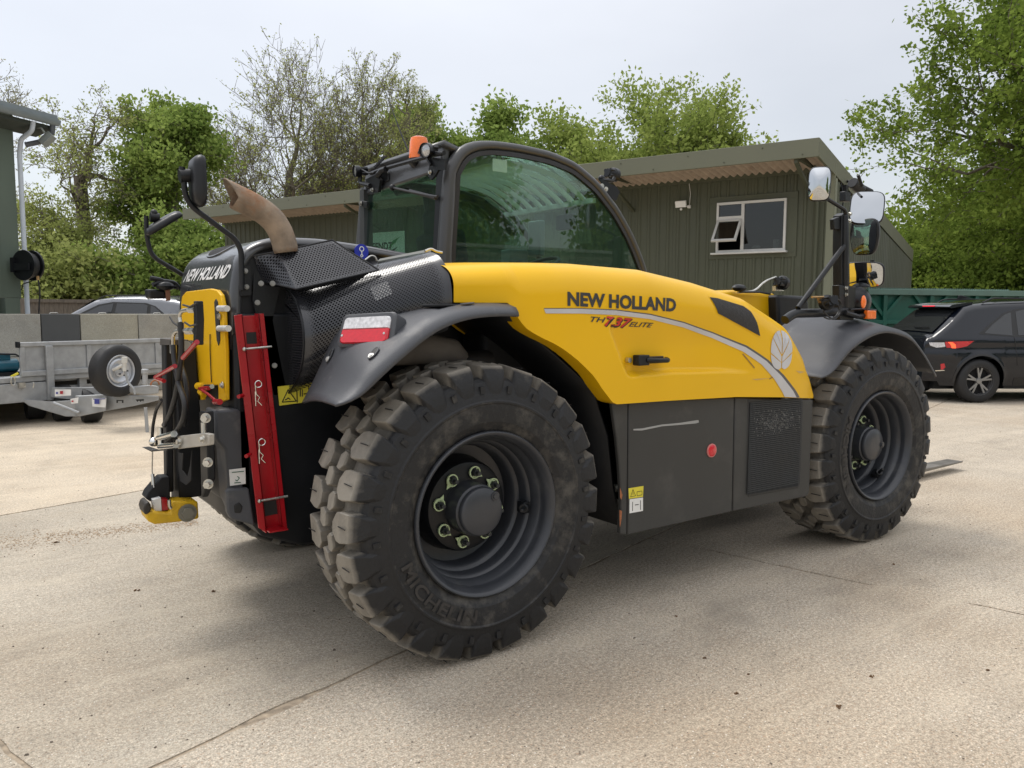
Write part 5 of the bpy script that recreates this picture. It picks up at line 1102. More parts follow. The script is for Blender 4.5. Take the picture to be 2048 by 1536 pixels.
P_('seat', SEATM, lambda m: (m.box((1.02, 1.68, 1.40), (.46, .48, .12)), m.box((.80, 1.68, 1.66), (.11, .46, .52), Matrix.Rotation(R(-10), 3, 'Y')), m.box((.745, 1.68, 1.97), (.08, .26, .16), Matrix.Rotation(R(-10), 3, 'Y'))), bevel=.035, bseg=3)
P_('armrest', CABIN, lambda m: (m.box((1.0, 1.40, 1.58), (.36, .09, .06)), m.box((1.0, 1.28, 1.42), (.7, .16, .22))), bevel=.015)
P_('joystick', CABIN, lambda m: (m.cyl((1.12, 1.36, 1.58), (1.14, 1.36, 1.68), .014, 8), m.sph((1.14, 1.36, 1.71), .032, 10, 8, (1, .8, 1.2))))
P_('dashboard', CABIN, lambda m: (m.box((1.84, 1.68, 1.52), (.24, .9, .16)), m.box((1.72, 1.74, 1.50), (.20, .34, .28), Matrix.Rotation(R(15), 3, 'Y'))), bevel=.03)
P_('steering_wheel', CABIN, lambda m: (m.lathe((1.50, 1.70, 1.72), (-.42, 0, .9), [(.185+.013*math.cos(t), .013*math.sin(t)) for t in [i*math.pi/4 for i in range(8)]], 32, True), m.tube([(1.50, 1.70, 1.71), (1.62, 1.70, 1.45)], .03, 10), m.tube([(1.50, 1.52, 1.72), (1.50, 1.88, 1.72)], .012, 8)))
P_('interior_label', mat('pale cab document', (.55, .62, .58), .7), lambda m: (m.bb(1.05, 1.62, 1.158, 1.160, 1.61, 1.655), m.bb(.80, .90, 1.158, 1.160, 2.22, 2.29)))
P_('interior_label', YSTK, lambda m: m.bb(1.28, 1.31, 1.156, 1.1575, 1.61, 1.655))
P_('control_box', mat('grey cab bin', (.20, .22, .22), .7), lambda m: (m.box((1.60, 2.05, 1.72), (.16, .12, .30)), m.box((1.72, 1.95, 1.95), (.05, .14, .25))), bevel=.01)
P_('inner_mirror', CABIN, lambda m: (m.box((1.62, 1.5, 2.02), (.04, .16, .10)), m.tube([(1.62, 1.5, 2.06), (1.60, 1.48, 2.16)], .01, 6)), bevel=.01)
P_('door_rail', CABIN, lambda m: (m.tube([(x, 2.14, z) for x, z in inset(arc, .12)[4:30]], .035, 8), m.tube([(1.25, 2.15, 1.3), (1.05, 2.15, 1.7), (.95, 2.15, 2.25)], .05, 8)))
wv = [(0.44,1.681,2.158),(0.44,1.454,2.106),(0.44,1.21,2.056),(0.44,1.157,2.047)]
P_('rear_wiper', BLK, lambda m: (m.tube([Vector(q) for q in wv], .008, 6), m.sph(wv[0], .02, 8, 6), m.tube([Vector(q) for q in [(0.445,1.475,2.114),(0.445,1.181,2.043)]], .012, 6)))
P_('cab_steering_label', WHITE, lambda m: None) if False else None
def worklight(name, c, ax, r=.055, parent=None):
    c, ax = Vector(c), Vector(ax).normalized(); g = P_(name, BLK, lambda m: (m.lathe(c, ax, [(.0, -.075), (r*.55, -.075), (r*.8, -.03), (r, -.02), (r, .012), (r*.93, .012), (r*.93, .0)], 24), [m.cyl(c+ax*-.07+frame((0, 0, 0), ax)[1]*r*.5*k+frame((0, 0, 0), ax)[2]*r*.4*l, c+ax*-.03+frame((0, 0, 0), ax)[1]*r*.5*k+frame((0, 0, 0), ax)[2]*r*.4*l, .012, 6) for k in (-1, 0, 1) for l in (-1, 1)]), parent)
    P_('lens', LAMP, lambda m: m.lathe(c, ax, [(0, .006), (r*.6, .006), (r*.93, 0)], 24), g); return g
wl1 = worklight('work_light', [(0.38,1.174,2.286)][0], (-1, -.35, -.12), .040)
P_('light_bracket', BLK, lambda m: (m.tube([Vector(q) for q in [(0.42,1.168,2.279),(0.42,1.105,2.261),(0.42,1.054,2.259)]], .012, 8), m.prism([(.42, y, z) for y, z in [(1.212,2.262),(1.044,2.226),(1.044,2.17),(1.116,2.18),(1.148,2.153),(1.191,2.137),(1.229,2.169),(1.212,2.206)]], (.012, 0, 0)), m.tube([Vector(q) for q in [(0.41,1.227,2.268),(0.41,1.2,2.238),(0.41,1.173,2.213)]], .008, 6)))
P_('bracket_bolt', ZINC, lambda m: m.bolt([(0.415,1.188,2.176)][0], (-1, 0, 0), .009, .012))
wl2 = worklight('work_light', [(0.4,2.098,2.304)][0], (-1, .1, -.1), .036)
P_('light_bracket', BLK, lambda m: (m.bend([Vector(q) for q in [(0.43,2.105,2.28),(0.43,2.106,2.236),(0.43,1.962,2.203)]], .014, 8, .03), m.prism([(.44, y, z) for y, z in [(1.982,2.255),(1.898,2.259),(1.844,2.223),(1.873,2.154),(1.985,2.149)]], (.02, 0, 0)), m.tube([Vector(q) for q in [(0.42,2.067,2.317),(0.42,1.968,2.279),(0.42,1.884,2.271)]], .005, 6)))
P_('bracket_bolt', ZINC, lambda m: m.bolt([(0.435,1.938,2.174)][0], (-1, 0, 0), .009, .012))
P_('bracket_bolt', ZINC, lambda m: m.bolt([(0.44,2.116,2.111)][0], (-1, 0, 0), .010, .012))
P_('hinge_lug', BLK, lambda m: m.prism([(.445, y, z) for y, z in [(2.172,2.114),(2.127,2.131),(2.046,2.116),(2.047,2.076),(2.113,2.089)]], (.02, 0, 0)), bevel=.003)
P_('roof_rail', BLK, lambda m: (m.tube([Vector(q) for q in [(0.45,1.988,2.282),(0.45,1.829,2.287),(0.45,1.423,2.28),(0.45,1.104,2.272)]], .012, 8), m.tube([Vector(q) for q in [(0.44,1.878,2.251),(0.44,1.816,2.278),(0.44,1.763,2.277)]], .018, 8)))
bc = [(0.52,1.502,2.306)][0]
P_('beacon', ORG, lambda m: m.lathe(bc, (0, 0, 1), [(0, .125), (.030, .125), (.046, .118), (.052, .095), (.057, .02), (.057, .0), (0, 0)], 24))
P_('beacon_base', BLK, lambda m: m.lathe(bc, (0, 0, 1), [(0, .0), (.058, .0), (.058, -.03), (.03, -.06), (.02, -.10), (0, -.10)], 20))
an = [(0.5,1.561,2.321),(0.5,1.695,2.495),(0.5,1.814,2.669),(0.5,1.918,2.815)]
P_('aerial', BLK, lambda m: (m.tube([Vector(q) for q in an], [.006, .004, .003, .002], 6), m.cyl(an[0], Vector(an[0])+Vector((0, 0, .06)), .009, 8)))
P_('coiled_lead', BLK, lambda m: m.tube([Vector([(0.46,1.966,2.313)][0])+Vector((0, -.012*i*.25, .012*math.sin(i*1.1)+.003*i*.3)) for i in range(50)], .004, 5))
wl3 = worklight('work_light', [(1.909,1.35,2.336)][0], (1, .1, -.1), .045)
P_('light_bracket', BLK, lambda m: (m.prism([(x, 1.20, z) for x, z in [(1.647,2.264),(1.698,2.257),(1.793,2.229),(1.82,2.199),(1.787,2.14),(1.725,2.166)]], (0, .01, 0)), m.tube([Vector(q) for q in [(1.686,1.22,2.265),(1.772,1.22,2.267),(1.789,1.22,2.29)]], .012, 6), m.sph([(1.704,1.25,2.28)][0], .022, 8, 6), m.sph([(1.76,1.25,2.269)][0], .018, 8, 6)))
for q in [(1.656,1.19,2.221),(1.69,1.19,2.205)]: P_('bracket_bolt', ZINC, lambda m: m.bolt(q, (0, -1, 0), .010, .01))

# ---- rear mirrors on bent arms
def mirror_head(name, c, nrm, up_, w_, h_, d=.045, parent=None, glass=True, rnd_=.35, tail=1.0, bulge=.0035):
    c, nrm, up_ = Vector(c), Vector(nrm).normalized(), Vector(up_).normalized(); u = up_.cross(nrm).normalized(); up2 = nrm.cross(u)
    def out(s, k, off): 
        r_l = []
        for i in range(28):
            a, b = sup(2*math.pi*i/28, 4.2); ww = 1 if b > 0 else lerp(1, tail, -b); r_l.append(c+u*(a*w_/2*s*ww)+up2*(b*h_/2*s)+nrm*off)
        return r_l
    o = P_(name, BLK, lambda m: m.loft([out(.45, 1, -d), out(.82, 1, -d*.8), out(.97, 1, -d*.35), out(1, 1, 0), out(.97, 1, .010), out(.93, 1, .011)]), parent, sharp=60)
    if glass: P_('mirror_glass', MIR, lambda m: m.loft([out(.93*k_, 1, .0115+bulge*(1-k_*k_)) for k_ in (1, .85, .7, .55, .4, .25, .1, .01)], caps=True), o)
    return o
P_('mirror_arm', BLK, lambda m: m.bend([Vector(q) for q in [(-0.761,0.69,1.515),(-0.76,0.69,1.677),(-0.783,0.69,1.72),(-0.969,0.69,1.851),(-0.976,0.69,1.965)]], .011, 10, .05))
P_('arm_clamp', BLK, lambda m: (m.prism([(x, .70, z) for x, z in [(-0.763,1.617),(-0.72,1.614),(-0.719,1.495),(-0.762,1.491)]], (0, .012, 0))))
for q in [(-0.743,0.695,1.593),(-0.74,0.695,1.528)]: P_('clamp_bolt', DZ, lambda m: m.bolt(q, (0, -1, 0), .007, .010))
P_('arm_knuckle', BLK, lambda m: (m.cyl([(-0.99,0.69,1.95)][0], [(-0.941,0.69,1.957)][0], .026, 14), m.cyl([(-0.979,0.69,1.986)][0], [(-0.98,0.69,1.965)][0], .012, 10)))
mirror_head('mirror', [(-0.918,0.68,1.935)][0], (1, .0, 0), (0, 0, 1), .14, .20, .035)
P_('mirror_arm', BLK, lambda m: m.bend([Vector(q) for q in [(-0.766,1.64,1.607),(-0.801,1.64,1.631),(-0.911,1.64,1.696),(-0.928,1.64,1.797),(-0.927,1.64,1.89)]], .011, 10, .05))
P_('arm_knuckle', BLK, lambda m: (m.cyl([(-0.909,1.64,1.886)][0], [(-0.868,1.64,1.884)][0], .024, 12), m.sph([(-0.89,1.64,1.907)][0], .018, 10, 6)))
mirror_head('mirror', [(-0.852,1.62,1.857)][0], (.56, .05, -.80), (.80, -.17, .57), .15, .20, .025)
# small lamp and lead at the left rear
P_('number_plate_lamp', BLK, lambda m: (m.prism([Vector(q) for q in [(-0.923,1.68,1.535),(-0.843,1.68,1.531),(-0.833,1.68,1.489),(-0.915,1.68,1.485)]], (0, .10, 0)),), bevel=.01)
P_('lamp_bulb_holder', BLK, lambda m: (m.tube([Vector(q) for q in smooth(resamp([(-0.911,1.68,1.589),(-0.86,1.68,1.581),(-0.807,1.68,1.545),(-0.783,1.68,1.553)], 12), 1)], .012, 8), m.tube([Vector(q) for q in smooth(resamp([(-0.901,1.68,1.555),(-0.853,1.68,1.576),(-0.794,1.68,1.568),(-0.776,1.68,1.538)], 12), 1)], .012, 8), m.sph([(-0.842,1.68,1.551)][0], .04, 10, 6, (1.2, 1, .6))))
P_('lamp_bracket', mat('rusty bracket', (.20, .09, .05), .8), lambda m: m.prism([Vector(q) for q in [(-0.843,1.66,1.536),(-0.824,1.66,1.539),(-0.823,1.66,1.481),(-0.84,1.66,1.476)]], (0, .02, 0)))

# ---- front light and mirror mast (right hand side)
YM = .15
mastp = P_('front_mast', BLK, lambda m: (m.prism([(x, YM, z) for x, z in [(2.645,2.016),(2.685,2.034),(2.721,1.992),(2.759,1.633),(2.769,1.435),(2.688,1.435),(2.655,1.809)]], (0, .06, 0)), m.tube([Vector(q) for q in [(2.676,0.15,2.018),(2.721,0.15,1.435)]], .02, 10)), bevel=.004)
P_('mast_brace', BLK, lambda m: m.tube([Vector(q) for q in [(2.243,0.15,1.459),(2.679,0.15,1.834)]], .016, 10))
P_('mast_arm', BLK, lambda m: m.bend([Vector(q) for q in [(2.125,0.15,1.391),(2.207,0.15,1.428),(2.46,0.15,1.431),(2.72,0.15,1.444)]], .026, 12, .05))
P_('mirror_bar', BLK, lambda m: (m.bend([Vector(q) for q in [(2.489,0.15,2.097),(2.674,0.15,2.048),(2.688,0.15,2.001),(2.685,0.15,1.9)]], .012, 8, .04), m.tube([Vector(q) for q in [(2.844,0.15,2.205),(2.796,0.15,2.266)]], .010, 8), m.tube([Vector(q) for q in [(3.039,0.17,1.704),(3.033,0.17,1.766)]], .014, 8)))
P_('mast_bracket', BLK, lambda m: m.prism([Vector(q) for q in [(2.579,0.16,1.989),(2.681,0.16,2.02),(2.697,0.16,1.955),(2.683,0.16,1.933),(2.589,0.16,1.928)]], (0, .03, 0)), bevel=.004)
P_('mast_bracket', BLK, lambda m: m.prism([Vector(q) for q in [(2.634,0.14,1.599),(2.811,0.14,1.591),(2.813,0.14,1.567),(2.805,0.14,1.389),(2.655,0.14,1.389)]], (0, .05, 0)), bevel=.004)
for q in [(2.7,0.138,1.583),(2.703,0.138,1.544)]: P_('bracket_bolt', ZINC, lambda m: m.bolt(q, (0, -1, 0), .009, .01))
for q in [(2.725,0.148,2.028),(2.723,0.148,1.986)]: P_('bracket_bolt', ZINC, lambda m: m.bolt(q, (0, -1, 0), .009, .01))
q0_ = [(2.404,0.15,2.175)][0]; mirror_head('wide_angle_mirror', q0_, Vector((-.84, -.52, .02)), (.03, 0, 1), .125, .20, .05, bulge=.022)
def aim(Mp, tgt):
    Mp, tgt = Vector(Mp), Vector(tgt); return ((Vector((-1.7718, -2.6185, 1.4356))-Mp).normalized()+(tgt-Mp).normalized())
q = [(2.927,0.16,2.08)][0]; mirror_head('main_mirror', q, aim(q, Vector(q)+Vector((-.8, -.5, .55))), (.10, 0, 1), .20, .215, .05)
q = [(2.914,0.16,1.902)][0]; mirror_head('lower_mirror', q, aim(q, (1.2, 1.2, 1.9)), (.10, 0, 1), .19, .225, .05, tail=.82)
q = [(2.939,0.17,1.672)][0]; mirror_head('front_mirror', q, aim(q, (1.9, .15, 1.35)), (.1, 0, 1), .25, .16, .05)
hl = [(2.902,0.17,1.501)][0]
P_('headlamp', BLK, lambda m: m.sph((hl[0]-.0, hl[1]+.02, hl[2]), .105, 20, 12, (1.0, .8, .95)))
P_('amber_lamp', ORG, lambda m: m.sph([(2.792,0.075,1.499)][0], .035, 12, 8, (.7, .35, 1.15)))
P_('side_marker', ORG, lambda m: m.bb(*[v for v in ([(2.874,1.426)][0][0], [(2.969,1.426)][0][0])], .09, .12, [(2.915,1.395)][0][1], [(2.911,1.448)][0][1]), bevel=.005)
P_('marker_arm', BLK, lambda m: (m.tube([Vector(q) for q in [(2.672,0.12,1.435),(2.809,0.12,1.411),(2.919,0.12,1.42)]], .016, 8),))
P_('lamp_hoop', BLK, lambda m: (m.tube([Vector(q) for q in [(2.724,0.12,1.453),(2.844,0.12,1.457),(3.014,0.12,1.451)]], .006, 6)))
worklight('work_light', [(2.44,0.1,1.49)][0], (.3, .8, -.2), .045)
P_('wire', HOSE, lambda m: (m.tube([Vector(q) for q in smooth(resamp([(2.379,0.1,1.506),(2.453,0.1,1.516),(2.541,0.1,1.499),(2.585,0.1,1.464),(2.567,0.1,1.42),(2.487,0.1,1.39),(2.426,0.1,1.408)], 24), 3)], .005, 6), m.tube([Vector(q) for q in smooth(resamp([(2.408,0.1,1.449),(2.46,0.1,1.414),(2.528,0.1,1.39),(2.588,0.1,1.426),(2.594,0.1,1.479)], 24), 3)], .005, 6), m.tube([Vector(q) for q in smooth(resamp([(2.514,0.11,1.52),(2.597,0.11,1.509),(2.621,0.11,1.473)], 12), 3)], .005, 6)))
P_('switch_bracket', BRASS, lambda m: (m.prism([Vector(q) for q in [(2.367,0.1,1.529),(2.452,0.1,1.53),(2.43,0.1,1.492),(2.395,0.1,1.489)]], (0, .02, 0)), m.tube([Vector(q) for q in [(2.299,0.1,1.522),(2.529,0.1,1.526)]], .007, 6)))
P_('strobe_light', BLK, lambda m: (m.cyl([(2.985,0.3,2.258)][0], [(3.085,0.3,2.221)][0], .035, 12), m.bb(*[v for v in ([(2.909,2.158)][0][0], [(2.975,2.164)][0][0])], .3, .34, [(2.91,2.136)][0][1], [(2.906,2.198)][0][1])), bevel=.004)
P_('wiring_strip', mat('pale label strip', (.5, .52, .54), .5), lambda m: m.prism([Vector(q) for q in [(2.713,0.19,1.754),(2.734,0.19,1.755),(2.737,0.19,1.646),(2.716,0.19,1.645)]], (0, .01, 0)))

# ---- boom ahead of the hood, headstock, forks
P_('boom', YEL, lambda m: m.prism([(x, .82, z) for x, z in [(1.725,1.504),(2.172,1.557),(2.515,1.58),(2.96,1.567),(2.983,1.457),(2.958,1.311),(1.734,1.201)]], (0, .30, 0)), bevel=.03, bseg=3)
P_('boom_head', BLKM, lambda m: m.prism([(x, .74, z) for x, z in [(2.867,1.551),(3.186,1.549),(3.225,1.507),(3.262,1.309),(3.332,1.165),(2.915,1.106)]], (0, .42, 0)), bevel=.02)
P_('boom_lamp_arm', ZINC, lambda m: (m.bend([Vector(q) for q in [(2.521,0.8,1.563),(2.698,0.8,1.576),(2.801,0.8,1.645),(2.92,0.8,1.676)]], .007, 6, .05), m.bb(*[v for v in ([(2.925,1.604)][0][0], [(3.015,1.606)][0][0])], .80, .83, [(2.948,1.581)][0][1], [(2.946,1.615)][0][1])))
worklight('work_light', [(2.973,0.78,1.636)][0], (1, .1, -.15), .048)
P_('hose_clamp', BLK, lambda m: (m.sph([(2.505,0.78,1.592)][0], .035, 10, 6, (1.8, 1, .7)), m.tube([Vector(q) for q in [(2.516,0.78,1.566),(2.725,0.78,1.569),(2.834,0.78,1.558)]], .008, 6)))
P_('carriage', BLKM, lambda m: (m.bb(3.75, 3.85, .55, 1.80, .08, .95), m.bb(3.4, 3.75, .9, 1.4, .4, 1.1)), bevel=.02)
for y in (.80, 1.50): P_('fork_tine', mat('worn fork steel', (.20, .185, .165), .5, .6, var=.25, vs=6), lambda m: (m.prism([(3.86, y, .04), (5.78, y, .07), (5.78, y, .082), (4.4, y, .095), (3.92, y, .10), (3.90, y, .75), (3.86, y, .75)], (0, .14, 0))), bevel=.003)

# ================================================================== box trailer at the left
tA, tB = Vector([(-1.007,8.776,0.989)][0]), Vector([(0.741,9.491,0.996)][0]); tb = tB-tA; tb.z = 0; tb.normalize(); tang = math.atan2(tb.y, tb.x)
TR = empty('flatbed_trailer', (tA.x, tA.y, 0), tang); tag(TR, 'galvanised plant trailer with a spare wheel on its front board, left of the telehandler', 'trailer')
def tl(p): p = Vector(p)-Vector((tA.x, tA.y, 0)); return Vector((p.x*tb.x+p.y*tb.y, -p.x*tb.y+p.y*tb.x, p.z))
def TX(px):   # distance along the headboard where a line of sight meets it
    d = v_+r_*((px-1024)/1587.2); C = Vector((-1.7718, -2.6185, 0)); q = Vector((tA.x, tA.y, 0))-C; den = d.x*tb.y-d.y*tb.x; return (q.x*d.y-q.y*d.x)/den
def tp(name, m, fn, parent=TR, **k): return part(name, m, parent, fn, local=True, **k)
x5 = [0, TX(94), TX(160), TX(246), TX(312)]; XE = 3.0
tp('headboard', GALV, lambda m: m.bb(0, XE, .0, .012, .66, .97))
tp('top_rail', GALV, lambda m: m.bb(0, XE, -.03, .03, .965, 1.02), bevel=.008)
tp('bottom_rail', GALV, lambda m: m.bb(0, XE, -.035, .03, .60, .665), bevel=.008)
for x in (0.0, x5[1], x5[2]+.1, x5[3], x5[4]): tp('post', GALV, lambda m: m.bb(x-.0, x+.055, -.02, -.001, .665, .965), bevel=.004)
tp('corner_post', GALV, lambda m: m.bb(x5[1]-.02, x5[1]+.065, -.06, -.022, .28, .97), bevel=.006)
tp('rail_end', BLK, lambda m: m.bb(-.03, -.001, -.035, .035, .955, 1.03), bevel=.006)
tp('deck', GALV, lambda m: m.bb(-3.5, XE, .0, 4.6, .53, .595), bevel=.006)
tp('front_skirt', GALV, lambda m: (m.bb(-3.5, x5[1], -.02, .05, .285, .52)), bevel=.006)
tp('chassis_beam', GALV, lambda m: (m.bb(x5[1]+.08, XE, .10, .2, .50, .56), m.bb(x5[1]+.08, XE, .10, .16, .37, .44)), bevel=.004)
tp('upright', GALV, lambda m: m.bb(x5[2]+.02, x5[2]+.12, .05, .10, .37, .60), bevel=.004)
tp('side_board', GALV, lambda m: m.bb(0, .03, .03, 4.4, .60, .95), bevel=.004) if False else None
def tq(L_): return [tl(q) for q in L_]
tp('drawbar', GALV, lambda m: m.prism(tq([(-0.46,8.199,0.382),(-0.184,8,0.402),(-0.191,8.005,0.201),(-0.469,8.205,0.132)]), (.0, .08, 0)), bevel=.006)
tp('drawbar', GALV, lambda m: m.prism(tq([(-0.176,8.056,0.385),(0.343,7.683,0.382),(0.341,7.685,0.326),(0.102,7.857,0.258),(-0.182,8.061,0.194)]), (.0, .08, 0)), bevel=.006)
tp('drawbar', GALV, lambda m: m.prism(tq([(-0.672,8.782,0.449),(-0.01,8.307,0.46),(0.013,8.29,0.39),(-0.294,8.511,0.344),(-0.449,8.622,0.293),(-0.677,8.786,0.323)]), (.0, .05, 0)), bevel=.004)
tp('gusset_plate', GALV, lambda m: m.prism(tq([(-1.025,8.789,0.325),(-0.701,8.557,0.296),(-0.426,8.359,0.316),(-0.161,8.169,0.318),(-0.166,8.172,0.182),(-0.433,8.364,0.112),(-0.574,8.465,0.111),(-0.929,8.72,0.239)]), (0, .03, 0)), bevel=.003)
tp('brace', GALV, lambda m: m.tube(tq([(-0.714,8.32,0.301),(-0.469,8.144,0.181)]), .02, 8))
for pts, mm in (([(-0.696,8.282,0.467),(-0.54,8.17,0.468),(-0.542,8.172,0.396),(-0.699,8.284,0.383)], WHITE), ([(-0.549,8.176,0.353),(-0.47,8.12,0.372),(-0.477,8.125,0.305),(-0.541,8.171,0.293)], WHITE), ([(-0.339,8.025,0.361),(-0.197,7.923,0.367),(-0.21,7.933,0.252),(-0.337,8.024,0.264)], WHITE)):
    tp('label_plate', mm, lambda m: m.prism(tq(pts), (0, .003, 0)))
for q_ in ([(-0.318,7.986,0.351),(-0.269,7.951,0.351),(-0.271,7.952,0.297),(-0.32,7.987,0.297)], [(-0.332,7.996,0.36),(-0.21,7.908,0.364),(-0.21,7.909,0.355),(-0.332,7.996,0.351)], [(-0.689,8.253,0.439),(-0.67,8.239,0.439),(-0.671,8.239,0.415),(-0.69,8.253,0.415)]): tp('label_print', mat('blue print', (.05, .06, .28), .5), lambda m: m.prism(tq(q_), (0, .002, 0)))
for q_ in ([(-0.65,8.224,0.451),(-0.621,8.203,0.452),(-0.622,8.204,0.415),(-0.651,8.225,0.415)], [(-0.542,8.147,0.337),(-0.523,8.133,0.338),(-0.523,8.134,0.319),(-0.543,8.148,0.319)]): tp('label_print', mat('red print', (.4, .02, .03), .5), lambda m: m.prism(tq(q_), (0, .002, 0)))
tp('stencil_mark', INK, lambda m: [m.prism(tq(q), (0, .002, 0)) for q in ([(-0.096,7.876,0.342),(-0.028,7.827,0.342),(-0.029,7.828,0.306),(-0.044,7.838,0.305),(-0.043,7.838,0.33),(-0.082,7.866,0.329),(-0.083,7.866,0.305),(-0.098,7.877,0.305)], [(0.09,7.742,0.349),(0.173,7.682,0.355),(0.167,7.687,0.325),(0.153,7.697,0.337),(0.138,7.708,0.319),(0.124,7.718,0.337),(0.108,7.729,0.319)])])
def small_wheel(nm, c, face, R_, W_, parent, spokes=False):
    """tyre with pressed or alloy rim; c centre of the outer face, face = unit vector pointing outwards, in the parent's frame"""
    f = Vector(face); t = part(nm, RUB, parent, lambda m: m.lathe(c, f, [(R_*.60, -.02), (R_*.66, .0), (R_*.80, .008), (R_*.90, -.002), (R_*.97, -.02), (R_, -.04), (R_, -W_+.04), (R_*.95, -W_+.01), (R_*.7, -W_), (R_*.6, -W_+.02)], 48), local=True, sharp=30)
    return t
swc = tl([(-0.036,7.833,0.692)][0]); fd_ = Vector((.12, -1, 0)).normalized()
sw = small_wheel('spare_wheel', swc, fd_, .315, .20, TR)
RIMS = mat('silver steel rim', (.50, .52, .55), .38, .6, var=.1)
tp('rim', RIMS, lambda m: m.lathe(swc, fd_, [(.19, -.02), (.196, -.008), (.19, -.004), (.178, -.012), (.17, -.04), (.155, -.05), (.15, -.03), (.13, -.02), (.10, -.04), (.075, -.045), (.07, -.02), (.035, -.015), (.035, -.03), (0, -.03)], 40), sw)
for i in range(5): a = i*1.2566; tp('wheel_nut', BLK, lambda m: m.cyl(swc+Vector((.053*math.cos(a), -.045, .053*math.sin(a))), swc+Vector((.053*math.cos(a), -.02, .053*math.sin(a))), .010, 6), sw)
tp('winch_handle', mat('worn white grip', (.55, .54, .50), .6, var=.2), lambda m: (m.cyl(*tq([(-0.029,7.643,0.87),(-0.032,7.645,0.799)]), .032, 12), m.cyl(*tq([(-0.032,7.645,0.799),(-0.035,7.647,0.704)]), .022, 12), m.cyl(*tq([(-0.139,7.759,0.713),(-0.046,7.692,0.767)]), .020, 10)))
tp('jockey_lever', GALV, lambda m: m.bend(tq([(-0.021,7.698,0.7),(0.004,7.681,0.563),(0.06,7.641,0.486),(0.067,7.635,0.42)]), .014, 8, .04))
tp('coupling_head', GALV, lambda m: (m.prism(tq([(0.08,7.749,0.5),(0.237,7.637,0.525),(0.324,7.574,0.513),(0.322,7.576,0.423),(0.184,7.674,0.404),(0.077,7.751,0.427)]), (0, .10, 0)), m.cyl(*tq([(0.183,7.614,0.697),(0.178,7.617,0.53)]), .030, 12), m.cyl(*tq([(0.184,7.613,0.721),(0.182,7.615,0.662)]), .042, 12)), bevel=.01)
tp('lifting_ring', mat('rusty ring', (.28, .11, .05), .8), lambda m: m.tube([tl([(0.264,7.494,0.535)][0])+Vector((.055*math.cos(t), 0, .055*math.sin(t))) for t in [i*.35 for i in range(10)]], .010, 8))
tp('jockey_leg', GALV, lambda m: (m.cyl(*tq([(0.123,7.349,0.29),(0.132,7.342,-0.023)]), .020, 10), m.cyl(*tq([(0.127,7.346,-0.023),(0.134,7.341,-0.124)]), .035, 10)))
tp('shackle', ZINC, lambda m: (m.tube([tl([(-1.092,8.715,0.556)][0])+Vector((.025*math.cos(t), 0, .055*math.sin(t))) for t in [i*.7 for i in range(10)]], .008, 6), m.bb(*[v for v in (tl([(-1.015,8.659,0.508)][0]).x, tl([(-0.897,8.574,0.508)][0]).x)], -.06, -.02, .47, .53), m.tube(tq([(-0.895,8.573,0.545),(-0.887,8.567,0.521),(-0.898,8.575,0.472)]), .008, 6)))
tp('yellow_strap', YSTK, lambda m: m.prism(tq([(-1.109,8.727,0.617),(-1.039,8.676,0.66),(-1.029,8.67,0.642),(-1.101,8.721,0.593)]), (0, .02, 0)))
for (x, y) in ((75, 840), (127, 845), (187, 848)):
    pass
for g_ in ([(-0.808,9.319,0)][0], [(-0.533,8.966,0)][0], [(-0.254,8.614,0)][0]):
    c = tl(g_); c.z = .23; c.y += .05
    wfc = Vector((.93, -.35, 0)).normalized(); w_t = small_wheel('road_wheel', c+wfc*.11, wfc, .23, .22, TR)
    tp('rim', BLKM, lambda m: m.lathe(c+wfc*.11, wfc, [(.135, -.02), (.15, -.06), (.05, -.05), (0, -.05)], 24), w_t)
tp('under_frame', BLKM, lambda m: (m.bb(-3.2, 1.6, .9, 1.0, .30, .52), m.bb(-.2, 2.6, .5, .6, .34, .5)))
# compact teal machine on the trailer bed
bm_ = empty('compressor', (tA.x, tA.y, 0), tang); tag(bm_, 'teal blue compressor with black frame on the trailer bed at the left edge', 'compressor')
TEAL = mat('teal paint', (.006, .085, .13), .35, var=.2, vs=9, coat=.3)
cc = tl([(-1.153,9.128,0.741)][0])
part('tank', TEAL, bm_, lambda m: (m.cyl(cc+Vector((-.3, 0, -.02)), cc+Vector((.13, 0, -.02)), .085, 16), m.sph(cc+Vector((.13, 0, -.02)), .085, 12, 8, (.5, 1, 1))), local=True)
part('motor', TEAL, bm_, lambda m: (m.cyl(cc+Vector((-.25, 0, .09)), cc+Vector((.02, 0, .09)), .05, 14), m.bb(cc.x-.2, cc.x+.06, cc.y-.05, cc.y+.05, cc.z+.05, cc.z+.13)), local=True, bevel=.01)
part('frame', BLKM, bm_, lambda m: (m.tube([cc+Vector(p) for p in ((-.2, -.08, .14), (.1, -.08, .12), (.17, -.08, .08), (.15, -.08, -.13))], .012, 8), m.bb(cc.x-.3, cc.x+.16, cc.y-.1, cc.y+.1, .597, .64)), local=True)

